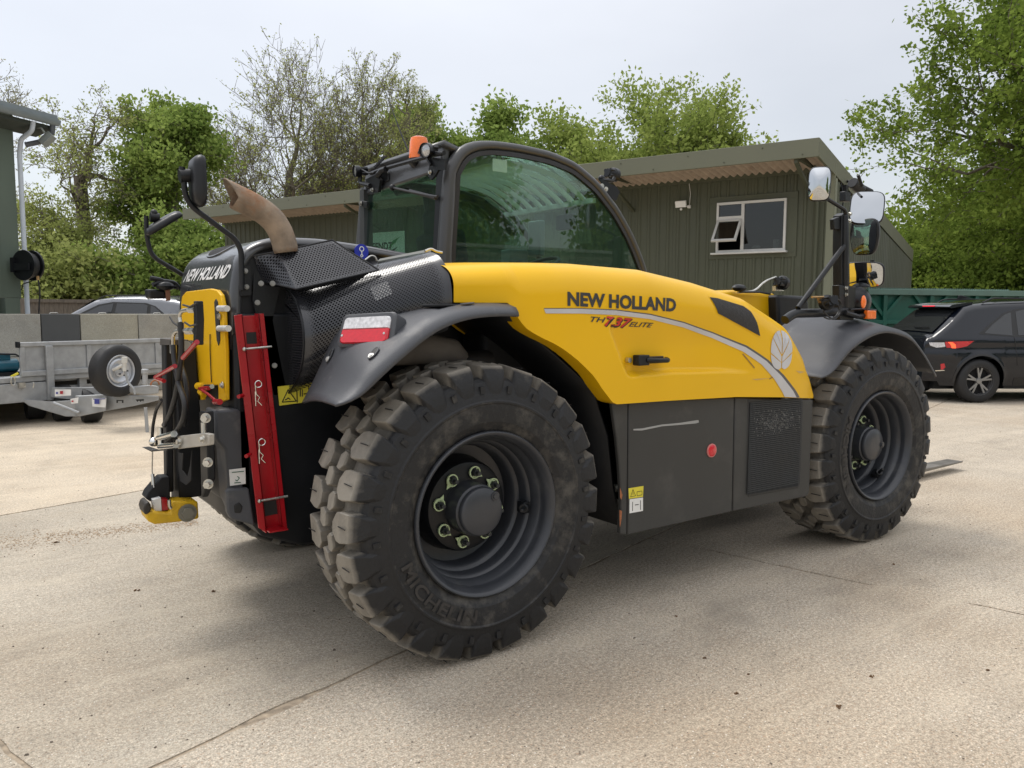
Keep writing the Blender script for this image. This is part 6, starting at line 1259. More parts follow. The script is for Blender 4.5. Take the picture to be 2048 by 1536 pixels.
# ================================================================== cars
def car(name, label, cat, paint, O, ang, Lc=4.6, H=1.67, Wd=.92, xr_=.98, xf_=3.68, detail=True):
    c = empty(name, O, ang); tag(c, label, cat); k = H/1.67; q = Lc/4.6
    ZT = [(0, .86), (.02, .98), (.07, 1.05), (.14, 1.09), (.36, 1.27), (.58, 1.46), (.68, 1.55), (.82, 1.59), (1.2, 1.635), (1.8, 1.665), (2.4, 1.655), (2.9, 1.58), (3.3, 1.36), (3.72, 1.12), (3.9, 1.06), (4.3, .98), (4.5, .88), (4.6, .66)]
    ZT = [(a*q, b*k) for a, b in ZT]; RA = .395
    def zb(x):
        z = .27 if .25 < x < Lc-.2 else .34
        for xc in (xr_, xf_):
            if abs(x-xc) < RA: z = max(z, .36+math.sqrt(RA*RA-(x-xc)**2))
        return z
    def zt2(x): return interp(x, ZT)
    def wy(x, z):
        w0 = Wd; 
        if x < .75: w0 -= .20*((.75-x)/.75)**2.2
        if x > Lc-.8: w0 -= .25*((x-Lc+.8)/.8)**2
        belt = 1.03*k
        if z < belt: w = w0-.035*((z-.72)/.4)**2*(1 if z > .72 else 1.4)-.015*sstep(.80, .86, z)*(1-sstep(.86, 1.0, z))
        else: w = w0-.025-(z-belt)*.42
        for xc in (xr_, xf_):
            d = math.hypot(x-xc, z-.36); w += .018*(1-sstep(RA, RA+.07, d)) if z < .95 else 0
        t = zt2(x); rr = .10
        if z > t-rr and t > belt: w -= .13*(1-math.sqrt(max(0, 1-((z-(t-rr))/rr)**2)))
        elif z > t-.06: w -= .06*(1-math.sqrt(max(0, 1-((z-(t-.06))/.06)**2)))
        return w
    xs = sorted(set([i*Lc/110 for i in range(111)]+[a for a, b in ZT]+[xc+RA*math.cos(i*math.pi/16) for xc in (xr_, xf_) for i in range(17)]))
    NZ_ = 34
    def body(mb):
        secs = []
        for x in xs:
            a, b_ = zb(x), zt2(x); row = []
            for i in range(NZ_+1): z = a+(b_-a)*i/NZ_; row.append((x, -wy(x, z), z))
            yt = -row[-1][1]
            for t in (.75, .4, 0, -.4, -.75): row.append((x, -yt*t, b_+.02*(1-t*t)))
            row += [(p[0], -p[1], p[2]) for p in row[:NZ_+1][::-1]]
            secs.append(row)
        mb.loft(secs, closed=False); n = len(secs[0]); mb.face(range(n)); mb.face([len(mb.v)-n+i for i in range(n)])
    bo = part('body', paint, c, body, local=True, sharp=55)
    part('underbody', BLKM, c, lambda m: (m.bb(.25, Lc-.25, -.62, .62, .20, .60), m.bb(xr_+.45, xf_-.45, -.84, .84, .22, .3)), local=True)
    def patch(name, m, poly, off, parent=bo, side=-1):
        bm = bmesh.new(); vs = [bm.verts.new((x, 0, z)) for x, z in poly]; f = bm.faces.new(vs); bmesh.ops.triangulate(bm, faces=[f])
        for _ in range(5):
            lg = [e for e in bm.edges if e.calc_length() > .09]
            if not lg: break
            bmesh.ops.subdivide_edges(bm, edges=lg, cuts=1); bmesh.ops.triangulate(bm, faces=bm.faces[:])
        for v in bm.verts: v.co.y = side*(wy(v.co.x, v.co.z)+off)
        bm.verts.index_update(); mb = MB(); mb.add([v.co[:] for v in bm.verts], [[v.index for v in f.verts] for f in bm.faces]); bm.free()
        return mb.build(name, m, parent, local=True, sharp=70)
    CG = mat('dark car glass', (.018, .020, .022), .04, var=.05, spec=.8)
    TRIM = mat('black car trim', (.012, .012, .012), .5); 
    def sc2(P): return [(a*q, b*k) for a, b in P]
    for sd in (-1, 1):
        patch('window_trim', TRIM, sc2([(.80, 1.10), (1.02, 1.26), (1.30, 1.44), (1.55, 1.51), (2.4, 1.53), (2.75, 1.47), (3.42, 1.15), (3.40, 1.08), (1.55, 1.05)]), .003, side=sd)
        patch('quarter_window', CG, sc2([(.90, 1.115), (1.06, 1.25), (1.32, 1.42), (1.42, 1.45), (1.36, 1.08)]), .006, side=sd)
        patch('side_window', CG, sc2([(1.46, 1.085), (1.50, 1.46), (1.62, 1.49), (2.28, 1.50), (2.30, 1.09)]), .006, side=sd)
        patch('side_window', CG, sc2([(2.38, 1.09), (2.37, 1.50), (2.70, 1.44), (3.3, 1.16), (3.3, 1.11)]), .006, side=sd)
    def rearglass(mb):
        rows = []
        for i in range(13):
            x = lerp(.16, .58, i/12)*q; hw = lerp(.66, .57, i/12); rows.append([(x-.006, -hw+2*hw*j/12, zt2(x)+.02*(1-((-hw+2*hw*j/12)/.75)**2)+.012) for j in range(13)])
        mb.loft(rows, closed=False)
    part('rear_window', CG, bo, rearglass, local=True)
    part('spoiler', paint, bo, lambda m: m.loft([[(.46*q, y, 1.53*k), (.50*q, y, 1.565*k), (.85*q, y, 1.615*k), (.85*q, y, 1.58*k), (.50*q, y, 1.51*k)] for y in (-.60, -.55, 0, .55, .60)]), local=True)
    def wsh(mb):
        mb.loft([[(x, y, zt2(x)+.014+.018*(1-(y/.75)**2)) for y in [-.62+.124*j for j in range(11)]] for x in [lerp(2.93, 3.68, i/8)*q for i in range(9)]], closed=False)
    part('windscreen', CG, bo, wsh, local=True)
    for yy, sd in ((-.70, -1), (.70, 1)): part('roof_rail', BLK, bo, lambda m: m.bend([(1.0*q, yy*.90, 1.60*k), (1.15*q, yy*.90, 1.675*k), (2.6*q, yy*.90, 1.675*k), (2.8*q, yy*.90, 1.60*k)], .014, 8, .08), local=True)
    if detail:
        TL = mat('red tail lamp', (.55, .008, .02), .12, coat=.8, var=.15, vs=30)
        patch('lamp_surround', TRIM, [(.02, .965), (.10, 1.0), (.30, 1.00), (.74, 1.0), (.62, .90), (.45, .865), (.1, .87)], .002)
        patch('tail_lamp', TL, [(.27, .975), (.50, .985), (.70, .992), (.60, .91), (.46, .875), (.30, .88), (.28, .92)], .008)
        lit = bpy.data.materials.new('lit amber red lamp'); lit.use_nodes = True; bb = lit.node_tree.nodes['Principled BSDF']; bb.inputs['Base Color'].default_value = (1, .12, .04, 1); bb.inputs['Emission Color'].default_value = (1, .09, .03, 1); bb.inputs['Emission Strength'].default_value = 1.4
        patch('lit_tail_lamp', lit, [(.31, .97), (.37, .97), (.42, .93), (.43, .875), (.37, .875), (.35, .93)], .011)
        patch('reversing_lens', WHTL, [(.06, .96), (.26, .965), (.28, .895), (.16, .88), (.08, .91)], .008)
        lit2 = bpy.data.materials.new('lit red lamp'); lit2.use_nodes = True; bb = lit2.node_tree.nodes['Principled BSDF']; bb.inputs['Base Color'].default_value = (.8, .02, .04, 1); bb.inputs['Emission Color'].default_value = (1, .03, .05, 1); bb.inputs['Emission Strength'].default_value = .8
        part('brake_lamp', lit2, bo, lambda m: m.bb(.475, .495, -.17, .17, 1.538, 1.556), local=True)
        patch('bumper_recess', TRIM, [(.03, .66), (.30, .68), (.34, .60), (.28, .52), (.05, .52)], .002)
        patch('fog_reflector', TL, [(.22, .62), (.27, .63), (.29, .57), (.26, .53), (.23, .53)], .006)
        patch('chrome_strip', CHR, [(.16, .515), (.27, .525), (.29, .515), (.16, .50)], .006)
        patch('arch_trim', mat('satin dark trim', (.02, .02, .021), .45), [(xr_+math.cos(a)*(RA+.035), .36+math.sin(a)*(RA+.035)) for a in [R(-5+190*i/20) for i in range(21)]]+[(xr_+math.cos(a)*(RA+.003), .36+math.sin(a)*(RA+.003)) for a in [R(185-190*i/20) for i in range(21)]], .006)
        patch('sill_trim', TRIM, [(1.42, .40), (3.2, .40), (3.2, .28), (1.42, .28)], .004)
        patch('door_seam', INK, [(1.375, 1.07), (1.385, 1.07), (1.42, .84), (1.45, .60), (1.44, .60), (1.41, .84)], .003)
        patch('door_seam', INK, [(2.345, 1.07), (2.353, 1.07), (2.36, .42), (2.352, .42)], .003)
        part('door_handle', BLK, bo, lambda m: (m.bb(1.57, 1.80, -.955, -.930, .945, .968)), local=True, bevel=.008)
        part('aerial_fin', BLK, bo, lambda m: m.prism([(.98, -.02, 1.67), (1.22, -.02, 1.685), (1.04, -.02, 1.735), (1.0, -.02, 1.735)], (0, .04, 0)), local=True, bevel=.008)
        part('rear_wiper', BLK, bo, lambda m: m.tube([(.20, -.08, 1.20), (.19, -.35, 1.19), (.21, -.48, 1.20)], .010, 6), local=True)
        part('tow_cover', BLK, bo, lambda m: m.bb(.06, .5, -.5, .5, .20, .34), local=True)
    for xc in (xr_, xf_):
        for sd in (-1, 1):
            w_c = small_wheel('wheel', (xc, sd*.915, .352), (0, sd, 0), .352, .22, c)
            def rim(m):
                cc_ = Vector((xc, sd*.90, .352)); m.lathe(cc_, (0, sd, 0), [(.238, -.04), (.238, .008), (.226, .010), (.218, -.02), (.215, -.09)], 40)
                for i in range(5):
                    a = 2*math.pi*i/5+.3
                    for da in (-.17, .17):
                        p0 = cc_+Vector((.05*math.cos(a), sd*-.012, .05*math.sin(a))); p1 = cc_+Vector((.225*math.cos(a+da), sd*-.005, .225*math.sin(a+da)))
                        dr = (p1-p0).normalized(); s_ = dr.cross(Vector((0, 1, 0)))*.013
                        m.prism([p0+s_*1.2, p0-s_*1.2, p1-s_, p1+s_], (0, sd*-.02, 0))
                m.lathe(cc_, (0, sd, 0), [(0, .002), (.045, -.002), (.055, -.02), (.055, -.05)], 20)
            part('rim', mat('satin alloy rim', (.30, .30, .30), .35, .7), w_c, rim, local=True)
            part('wheel_disc', DARK, w_c, lambda m: m.lathe((xc, sd*.90, .352), (0, sd, 0), [(0, -.08), (.216, -.08)], 32), local=True)
    return c
CARB = mat('black car paint', (.004, .006, .011), .10, var=.05, coat=.35, spec=.4)
CARG = mat('silver grey car paint', (.20, .21, .23), .3, .5, var=.05, coat=.8)
Pw = Vector([(11.68,3.276,0)][0]); vh_ = Vector((v_.x, v_.y, 0)).normalized(); h_ = R(4); fdir = (r_*math.cos(h_)+vh_*math.sin(h_)).normalized(); ldir = Vector((-fdir.y, fdir.x, 0))
car('parked_suv', 'black estate car with a lit red tail lamp, parked beyond the front wheel', 'car', CARB, Pw-fdir*.84+ldir*.92, math.atan2(fdir.y, fdir.x), xr_=.84)
Pc = Vector([(1.164,19.28,1.391)][0]); gd = (-r_*math.cos(R(8))+vh_*math.sin(R(8))).normalized()
car('parked_estate_car', 'silver grey car whose roof shows above the concrete blocks', 'car', CARG, Vector((Pc.x, Pc.y, 0))-gd*3.55, math.atan2(gd.y, gd.x), H=1.74, detail=False)

# ================================================================== green skip behind the black car
SKG = mat('dark green steel paint', (.006, .085, .058), .5, var=.15, vs=2, bump=.04, bs=15, col2=(.02, .06, .04), c2=(.55, .8), c2s=1.5)
SKL = mat('pale green top rail', (.10, .17, .14), .6, var=.12, vs=3)
ka, kb = Vector([(13.81,6.504,1.939)][0]), Vector([(17.54,5.057,1.975)][0]); kd = kb-ka; kd.z = 0; kd.normalize()
sk = empty('steel_skip', (ka.x, ka.y, 0), math.atan2(kd.y, kd.x)); tag(sk, 'long dark green steel container with braced side behind the black car', 'container')
def sp_(n_, m_, fn, **k): return part(n_, m_, sk, fn, local=True, **k)
sp_('side_sheet', SKG, lambda m: m.bb(0, 9, 0, .03, .25, 1.86)); sp_('end_sheet', SKG, lambda m: m.bb(0, .03, .03, 2.2, .25, 1.86)); sp_('back_sheet', SKG, lambda m: m.bb(0, 9, 2.2, 2.23, .25, 1.86)); sp_('floor', SKG, lambda m: m.bb(0, 9, 0, 2.2, .2, .25))
sp_('top_rail', SKL, lambda m: m.bb(-.05, 9, -.10, .06, 1.80, 1.92), bevel=.01)
for i in range(150): sp_('rail_tooth', SKL, lambda m: m.prism([(i*.06, -.02, 1.92), (i*.06+.045, -.02, 1.92), (i*.06+.035, -.02, 1.95), (i*.06+.01, -.02, 1.95)], (0, .02, 0))) if i < 60 else None
for i in range(7):
    x = .35+i*1.15; sp_('rib', SKG, lambda m: m.bb(x, x+.09, -.08, -.001, .25, 1.80), bevel=.006)
    sp_('brace', SKG, lambda m: m.prism([(x+.09, -.06, 1.35), (x+.09, -.06, 1.45), (x+.42, -.06, 1.80), (x+.50, -.06, 1.80)], (0, .05, 0)))
    sp_('brace', SKG, lambda m: m.prism([(x, -.06, 1.35), (x, -.06, 1.45), (x-.33, -.06, 1.80), (x-.41, -.06, 1.80)], (0, .05, 0)))
sp_('mid_rail', SKG, lambda m: m.bb(0, 9, -.075, -.001, 1.20, 1.28), bevel=.004)
for x in (1, 4.5, 8): sp_('skid', SKG, lambda m: m.bb(x, x+.2, .1, 2.1, 0, .2))

# ================================================================== shed and trees behind the photographer (seen in the glass)
RS = mat('pale corrugated sheet', (.30, .33, .30), .5, .2, var=.1, vs=2)
rs_ = empty('corrugated_shed', (3, -19, 0), R(4)); tag(rs_, 'low corrugated metal shed standing behind the camera, mirrored in the cab glass', 'shed')
def shedwall(mb):
    k = 20*8; P = [(26*i/k*1.0, .03*math.sin(i*math.pi/2*.999)) for i in range(k+1)]
    zs = [0, 3.6]; mb.loft([[(0, .0+.04*math.sin(z*26), z), (28, .04*math.sin(z*26), z)] for z in [i*.03 for i in range(120)]], closed=False)
part('wall', RS, rs_, shedwall, local=True); part('roof', RS, rs_, lambda m: m.bb(-.3, 28.3, -8, .4, 3.6, 3.7), local=True); part('back_wall', RS, rs_, lambda m: m.bb(0, 28, -8, -7.9, 0, 3.6), local=True)

# ================================================================== trees
def leaf_mat(name, c1, c2, trans=.42):
    m = bpy.data.materials.new(name); m.use_nodes = True; nt = m.node_tree; nt.nodes.clear(); L = nt.links.new
    o = N(nt, 'ShaderNodeOutputMaterial'); d = N(nt, 'ShaderNodeBsdfDiffuse'); t = N(nt, 'ShaderNodeBsdfTranslucent'); mx = N(nt, 'ShaderNodeMixShader'); mx.inputs[0].default_value = trans
    ge = N(nt, 'ShaderNodeNewGeometry'); cr = N(nt, 'ShaderNodeMix', data_type='RGBA'); cr.inputs[6].default_value = (*c1, 1); cr.inputs[7].default_value = (*c2, 1)
    nz = N(nt, 'ShaderNodeTexNoise'); nz.inputs['Scale'].default_value = .9; L(ge.outputs['Position'], nz.inputs['Vector'])
    a = N(nt, 'ShaderNodeMath', operation='ADD'); s = N(nt, 'ShaderNodeMath', operation='MULTIPLY'); s.inputs[1].default_value = .5; L(ge.outputs['Random Per Island'], s.inputs[0]); L(s.outputs[0], a.inputs[0])
    mr = N(nt, 'ShaderNodeMapRange'); mr.inputs['From Min'].default_value = .3; mr.inputs['From Max'].default_value = .7; mr.inputs['To Max'].default_value = .5; L(nz.outputs['Fac'], mr.inputs['Value']); L(mr.outputs[0], a.inputs[1])
    L(a.outputs[0], cr.inputs[0]); L(cr.outputs[2], d.inputs[0]); L(cr.outputs[2], t.inputs[0]); L(d.outputs[0], mx.inputs[1]); L(t.outputs[0], mx.inputs[2]); L(mx.outputs[0], o.inputs[0]); return m
BARK = mat('grey brown bark', (.15, .13, .10), .9, var=.3, vs=5, bump=.3, bs=20, stretch=(4, 4, 1))
BARKG = mat('green tinged bark', (.12, .115, .08), .9, var=.3, vs=5)
L_OAK = leaf_mat('oak leaves', (.075, .125, .022), (.33, .43, .09)); L_LIME = leaf_mat('fresh lime leaves', (.20, .27, .06), (.40, .47, .14)); L_MID = leaf_mat('maple leaves', (.14, .22, .05), (.38, .47, .13))
L_SPR = leaf_mat('sparse spring leaves', (.24, .28, .08), (.44, .46, .18)); L_WIL = leaf_mat('willow leaves', (.22, .26, .08), (.42, .46, .16)); L_PAL = leaf_mat('pale birch leaves', (.25, .27, .16), (.42, .42, .28))
def tree(name, label, pos, H, W, seed, trunk_h=.22, r0=.25, spread=.95, n1=6, lev=5, ratio=.72, leaf=None, nleaf=30, lsize=.06, cl=.3, gn=.18, up=.25, bark=BARK, first=None, twig=.012, leaflev=1, side=.6, maxtip=9000, group='trees standing beyond the yard', drop=.0):
    rnd = random.Random(seed); rn = np.random.RandomState(seed); o = empty(name, pos); tag(o, label, 'tree', group); G = rnd.gauss; sq = math.sqrt
    A = []; tips = []; first = first or W*.205; trunk_h = max(.14, (H-W*.56)/H); n1 = int(n1*(1.0+.8*trunk_h))     # A: segments (p, q, ra, rb, sides)
    def grow(px, py, pz, dx, dy, dz, L_, r, l):
        ns = 4 if l > 2 else 3; st = L_/ns
        for i in range(ns):
            dx += G(0, gn); dy += G(0, gn); dz += G(0, gn)+up*.25; k = 1/sq(dx*dx+dy*dy+dz*dz+1e-9); dx *= k; dy *= k; dz *= k
            qx, qy, qz = px+dx*st, py+dy*st, pz+dz*st; ra, rb = r*(1-.45*i/ns), r*(1-.45*(i+1)/ns)
            A.append((px, py, pz, qx, qy, qz, ra, rb)); px, py, pz = qx, qy, qz
            if l <= leaflev: tips.append((px, py, pz))
            if l > 0 and i < ns-1 and l <= lev-1 and rnd.random() < side:
                s_ = spread*.9; ex, ey, ez = dx+G(0, s_), dy+G(0, s_), dz+G(0, s_)*.8; k = 1/sq(ex*ex+ey*ey+ez*ez+1e-9); grow(px, py, pz, ex*k, ey*k, ez*k, L_*ratio*.85, max(twig, rb*.55), l-1)
        if l > 0:
            for _ in range(2 if l < lev-1 else 3):
                s_ = spread*.55; ex, ey, ez = dx+G(0, s_), dy+G(0, s_), dz+G(0, s_)+up; k = 1/sq(ex*ex+ey*ey+ez*ez+1e-9); grow(px, py, pz, ex*k, ey*k, ez*k, L_*ratio, max(twig, rb*.72), l-1)
    tz = H*trunk_h; tx, ty = G(0, .15), G(0, .15); A.append((0, 0, -.1, tx*.5, ty*.5, tz*.5, r0*1.25, r0)); A.append((tx*.5, ty*.5, tz*.5, tx, ty, tz, r0, r0*.9))
    for i in range(n1):
        a = 2*math.pi*i/n1+rnd.random()*.8; el = rnd.uniform(.2, 1.15); t = lerp(.38, 1.0, (i+rnd.random())/n1) if trunk_h > .2 else rnd.uniform(.6, 1); grow(tx*t, ty*t, tz*t, math.cos(a)*math.cos(el), math.sin(a)*math.cos(el), math.sin(el), first*rnd.uniform(.8, 1.1), r0*.5, lev-1)
    grow(tx, ty, tz, 0, 0, 1, first*1.05, r0*.7, lev-1)
    A = np.array(A); T_ = np.array(tips); allz = np.percentile(T_[:, 2], 99.7); rad = np.percentile(np.hypot(T_[:, 0], T_[:, 1]), 97)
    S = np.array([W/2/rad, W/2/rad, H/allz]); A[:, 0:3] *= S; A[:, 3:6] *= S; T_ = T_*S
    Vs = []; Fs = []; base = 0
    for n, sel in ((7, A[:, 6] > .05), (4, (A[:, 6] <= .05) & (A[:, 6] > .018)), (3, A[:, 6] <= .018)):
        B = A[sel]; m = len(B)
        if not m: continue
        p, q = B[:, 0:3], B[:, 3:6]; d = q-p; d /= np.linalg.norm(d, axis=1)[:, None]+1e-9; t = np.where(np.abs(d[:, 2:3]) < .9, np.array([[0, 0, 1.]]), np.array([[1., 0, 0]])); x = np.cross(d, t); x /= np.linalg.norm(x, axis=1)[:, None]; y = np.cross(d, x)
        an = 2*np.pi*np.arange(n)/n; ring = x[:, None, :]*np.cos(an)[None, :, None]+y[:, None, :]*np.sin(an)[None, :, None]
        v = np.concatenate([p[:, None, :]+ring*B[:, 6][:, None, None], q[:, None, :]+ring*B[:, 7][:, None, None]], 1).reshape(-1, 3)
        j = np.arange(n); f = np.stack([j, (j+1) % n, n+(j+1) % n, n+j], 1)[None]+(np.arange(m)*2*n)[:, None, None]+base; Vs.append(v); Fs.append(f.reshape(-1, 4)); base += len(v)
    def qmesh(nm, v, f, mt, smooth):
        me = bpy.data.meshes.new(nm); k = len(f); me.vertices.add(len(v)); me.vertices.foreach_set('co', v.ravel().astype(np.float32)); me.loops.add(4*k); me.loops.foreach_set('vertex_index', f.ravel().astype(np.int32)); me.polygons.add(k); me.polygons.foreach_set('loop_start', np.arange(k, dtype=np.int32)*4); me.polygons.foreach_set('loop_total', np.full(k, 4, dtype=np.int32))
        if smooth: me.polygons.foreach_set('use_smooth', np.ones(k, dtype=bool))
        me.update(calc_edges=True); me.materials.append(mt); ob = bpy.data.objects.new(nm, me); COL.objects.link(ob); ob.parent = o; return ob
    qmesh('trunk', np.concatenate(Vs), np.concatenate(Fs), bark, True)
    if leaf and nleaf:
        if drop: T_ = T_[rn.rand(len(T_)) > drop]
        if len(T_) > maxtip: T_ = T_[rn.permutation(len(T_))[:maxtip]]
        idx = np.repeat(np.arange(len(T_)), nleaf); k = len(idx); c = T_[idx]+rn.normal(0, cl, (k, 3))*np.array([1, 1, .7])
        a = rn.normal(0, 1, (k, 3)); a /= np.linalg.norm(a, axis=1)[:, None]; b = np.cross(a, rn.normal(0, 1, (k, 3))); b /= np.linalg.norm(b, axis=1)[:, None]; sz = lsize*rn.uniform(.6, 1.35, (k, 1))
        qmesh('crown', np.stack([c-a*sz, c-b*sz*.62, c+a*sz, c+b*sz*.62], 1).reshape(-1, 3), np.arange(4*k).reshape(-1, 4), leaf, False)
    STAT.append((name, len(A), len(T_))); return o
STAT = []
def gp(px, Z):
    d = v_+r_*((px-1024)/1587.2); d = Vector((d.x, d.y, 0)); d /= d.dot(vh_); q = Vector((-1.7718, -2.6185, 0))+d*Z; return (q.x, q.y, 0)
def hz(py, Z): return 1.436+(621-py)/1587.2*Z
tree('oak_tree', 'large dark green oak rising over the roof at the right edge', gp(2225, 27), hz(-300, 27), 14.5, 5, r0=.42, spread=1.0, n1=9, lev=5, ratio=.76, leaf=L_OAK, nleaf=17, lsize=.085, cl=.20, gn=.2, up=.12, maxtip=8200)
tree('oak_tree', 'second dark oak low behind the green container at the right', gp(1960, 38), hz(330, 38), 11, 15, r0=.3, spread=1.0, n1=6, lev=4, ratio=.76, leaf=L_OAK, nleaf=22, lsize=.13, cl=.45, gn=.2, up=.1, maxtip=2200)
tree('lime_tree', 'yellow green tree in fresh leaf behind the workshop roof', gp(1335, 42), hz(180, 42), 10.5, 21, r0=.3, spread=.95, n1=8, lev=5, ratio=.74, leaf=L_LIME, nleaf=9, lsize=.11, cl=.30, gn=.2, up=.25, bark=BARKG, maxtip=5000)
tree('lime_tree', 'smaller yellow green tree left of the big one behind the workshop roof', gp(1130, 44), hz(246, 44), 8.5, 22, r0=.25, spread=.95, n1=7, lev=4, ratio=.76, leaf=L_LIME, nleaf=14, lsize=.12, cl=.36, gn=.2, up=.25, bark=BARKG, maxtip=2500)
tree('maple_tree', 'green tree behind the cab roof, right of the orange beacon', gp(975, 46), hz(230, 46), 7.0, 31, r0=.25, spread=1.0, n1=7, lev=4, ratio=.76, leaf=L_MID, nleaf=18, lsize=.14, cl=.40, gn=.2, up=.15, maxtip=2200)
tree('maple_tree', 'green tree just left of the orange beacon', gp(860, 46), hz(228, 46), 5.5, 32, r0=.25, spread=1.0, n1=7, lev=4, ratio=.76, leaf=L_MID, nleaf=18, lsize=.13, cl=.36, gn=.2, up=.15, maxtip=2200)
tree('ash_tree', 'tall nearly bare tree with fine twigs above the exhaust pipe', gp(590, 37), hz(102, 37), 10.8, 41, r0=.24, spread=.85, n1=9, lev=6, ratio=.78, leaf=L_SPR, nleaf=2, lsize=.05, cl=.08, gn=.09, up=.20, leaflev=0, twig=.011, side=.50, drop=.45, maxtip=9000)
tree('ash_tree', 'second nearly bare tree just right of the tallest one', gp(735, 38), hz(128, 38), 7.4, 42, r0=.2, spread=.85, n1=7, lev=6, ratio=.77, leaf=L_SPR, nleaf=2, lsize=.05, cl=.08, gn=.09, up=.24, leaflev=0, twig=.011, side=.45, drop=.45, maxtip=7000)
tree('hawthorn_tree', 'bushy green tree under the bare trees and over the far roof', gp(735, 41), hz(290, 41), 7.5, 44, r0=.16, spread=1.0, n1=7, lev=4, ratio=.74, leaf=L_WIL, nleaf=11, lsize=.11, cl=.42, gn=.2, up=.1, maxtip=2600)
tree('ash_tree', 'thin bare topped tree behind the radio aerial', gp(812, 43), hz(168, 43), 3.6, 43, r0=.15, spread=.8, n1=5, lev=5, ratio=.76, leaf=L_SPR, nleaf=2, lsize=.05, cl=.10, gn=.12, up=.32, leaflev=0, twig=.010, side=.5, drop=.2)
tree('maple_tree', 'dense bright green tree behind the two rear mirrors', gp(360, 30), hz(212, 30), 4.0, 51, r0=.22, spread=1.0, n1=8, lev=5, ratio=.74, leaf=L_MID, nleaf=10, lsize=.08, cl=.20, gn=.2, up=.15, maxtip=4500)
tree('willow_tree', 'twisted willow with sparse yellow green leaves beyond the fence', gp(190, 29), hz(198, 29), 5.2, 61, r0=.24, spread=.9, n1=6, lev=6, ratio=.78, leaf=L_WIL, nleaf=3, lsize=.05, cl=.12, gn=.32, up=.12, twig=.013, side=.16, drop=.35, maxtip=3200)
tree('willow_tree', 'leafier low willow in front of the twisted one', gp(120, 27), hz(400, 27), 2.8, 62, r0=.18, spread=.9, n1=6, lev=5, ratio=.74, leaf=L_WIL, nleaf=7, lsize=.055, cl=.22, gn=.3, up=.1, side=.3, maxtip=2200)
tree('birch_tree', 'pale wispy treetop above the barn gutter', gp(0, 33), hz(133, 33), 5.0, 71, r0=.2, spread=.8, n1=6, lev=5, ratio=.76, leaf=L_PAL, nleaf=2, lsize=.045, cl=.16, gn=.22, up=.1, leaflev=1, side=.3, maxtip=2500)
def bush(label, px, Z, py, seed, mt, nl=9, Wd=4.4, mx=1900):
    tree('hedge_bush', label, gp(px, Z), hz(py, Z), Wd, seed, r0=.10, spread=1.1, n1=9, lev=4, ratio=.75, leaf=mt, nleaf=nl, lsize=.08, cl=.26, gn=.2, up=.0, maxtip=mx, group='bushes along the yard edge')
bush('mid green bush beyond the fence nearest the barn', 80, 25.5, 520, 81, L_WIL, 11, mx=1300); bush('green bush beyond the fence below the twisted willow', 205, 26, 505, 82, L_WIL, 11, mx=1300); bush('green bush beyond the fence above the silver car', 300, 27, 495, 83, L_MID, 13, mx=1500); bush('green bush left of the yellow hitch plate', 400, 28, 440, 84, L_MID, 14, mx=1700)
bush('dark bush between the workshop end and the green container', 1850, 31, 455, 85, L_OAK, 18, 4.8); bush('dark bush above the roof of the black car', 1990, 29, 480, 86, L_OAK, 18, 5.5)
t0_ = tree('oak_tree', 'tree behind the camera, mirrored on the left in the cab window', (9, -25, 0), 8.5, 9, 91, r0=.3, spread=1.0, n1=7, lev=4, ratio=.76, leaf=L_OAK, nleaf=11, lsize=.16, cl=.4, gn=.2, up=.1, maxtip=1500, group='trees behind the camera')
for x_, y_, a_, lb_ in ((18, -27, 2, 'tree behind the camera, mirrored in the middle of the cab window'), (28, -24, 4, 'tree behind the camera at the far end of the shed'), (1, -28, 1, 'tree behind the camera straight behind the photographer'), (40, -20, 3, 'tree behind the camera standing clear of the shed')):
    t3 = copy_tree(t0_); t3.location = (x_, y_, 0); t3.rotation_euler = (0, 0, a_); t3['label'] = lb_

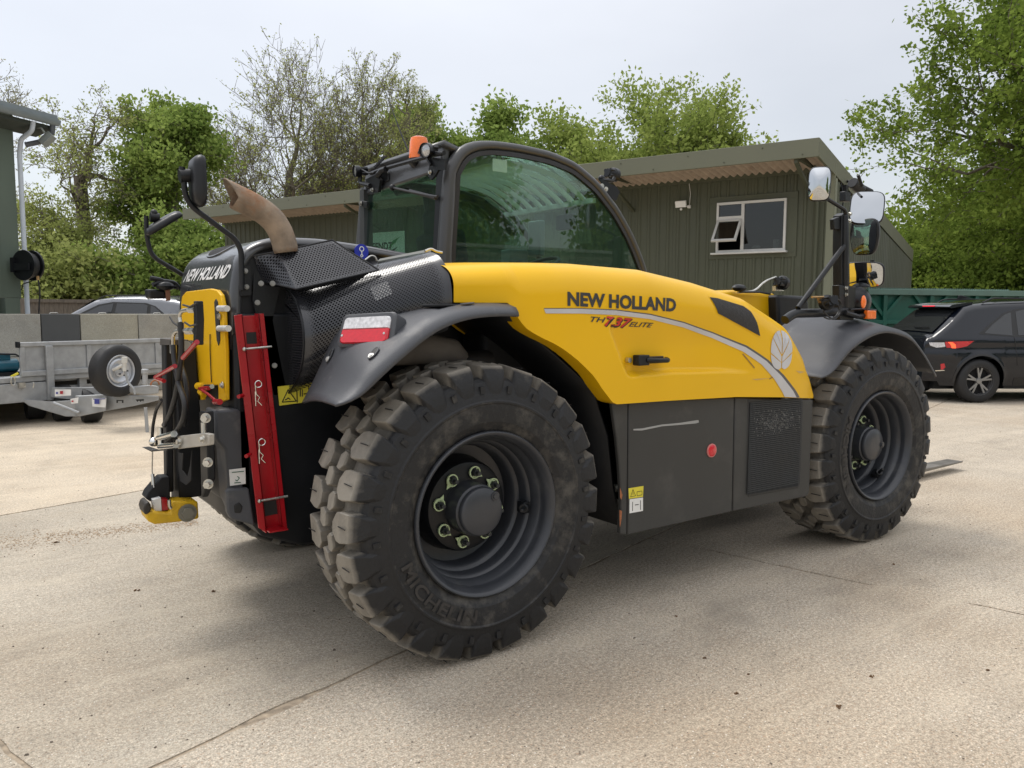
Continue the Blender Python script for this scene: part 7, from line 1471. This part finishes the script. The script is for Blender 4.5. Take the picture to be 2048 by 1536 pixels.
# ================================================================== loose stones and litter on the concrete
rp3 = random.Random(12)
st_b = MB()
for i in range(900):
    u = rp3.random()**1.5; Z = 1.6+u*9; px = rp3.uniform(-60, 2100); g = gp(px, Z); s = rp3.uniform(.002, .0055)*(1.7 if rp3.random() < .05 else 1)
    st_b.box((g[0], g[1], s*.25-.001), (s*rp3.uniform(1, 2), s*rp3.uniform(.8, 1.3), s*.8), Matrix.Rotation(rp3.uniform(0, 3), 3, 'Z') @ Matrix.Rotation(rp3.uniform(-.4, .4), 3, 'X'), rp3.uniform(.5, .9))
so = st_b.build('loose_grit', mat('dark grit', (.14, .115, .09), .9, var=.6, vs=30, coord='Generated')); so['kind'] = 'stuff'; so['label'] = 'fine dark grit scattered over the concrete yard'
lf = MB()
for g, s, a in (([(-1.025,1.706,0)][0], .028, .2), ([(-0.712,1.47,-0)][0], .030, 1.0), ([(1.157,-0.999,0)][0], .022, .4), ([(0.596,-0.781,0)][0], .018, 1.4), ([(0.74,-0.507,0)][0], .014, .1), ([(1.589,-1.238,0)][0], .016, 2.0), ([(-1.261,2.898,0)][0], .035, .5), ([(0.765,-0.708,0)][0], .013, .8), ([(2.592,-0.301,0)][0], .02, .2), ([(0.983,-0.122,0)][0], .016, 1.1), ([(0.823,-1.061,0)][0], .03, 2.8)):
    for k in range(5):
        dx, dy = rp3.uniform(-1, 1)*s*.6, rp3.uniform(-1, 1)*s*.4; lf.box((g[0]+dx*.7, g[1]+dy*.7, .003), (s*rp3.uniform(.3, .8), s*.2, .004), Matrix.Rotation(a+rp3.uniform(-.7, .7), 3, 'Z'), .6)
lo_ = lf.build('dead_leaf_litter', mat('brown leaf litter', (.13, .07, .03), .9, var=.4, vs=60)); lo_['kind'] = 'stuff'; lo_['label'] = 'small brown dead leaf fragments on the concrete'
db_ = MB(); d0, d1 = Vector([(-1.694,3.109,-0)][0]), Vector([(-0.425,2.899,0)][0]); dn = Vector((-(d1-d0).y, (d1-d0).x, 0)).normalized()
for i in range(1800):
    t = rp3.random(); s = rp3.uniform(.0015, .006); q = d0.lerp(d1, t)+dn*rp3.gauss(0, .045+.10*(1-t)); db_.box((q.x, q.y, s*.12), (s*rp3.uniform(1, 2.4), s*rp3.uniform(.8, 1.4), s*.3), Matrix.Rotation(rp3.uniform(0, 3), 3, 'Z'), .6)
dd_ = db_.build('loose_dirt', mat('reddish brown dirt', (.40, .29, .19), .95, var=.4, vs=20)); dd_['kind'] = 'stuff'; dd_['label'] = 'thin band of reddish brown dirt crumbs on the concrete behind the yellow hitch'
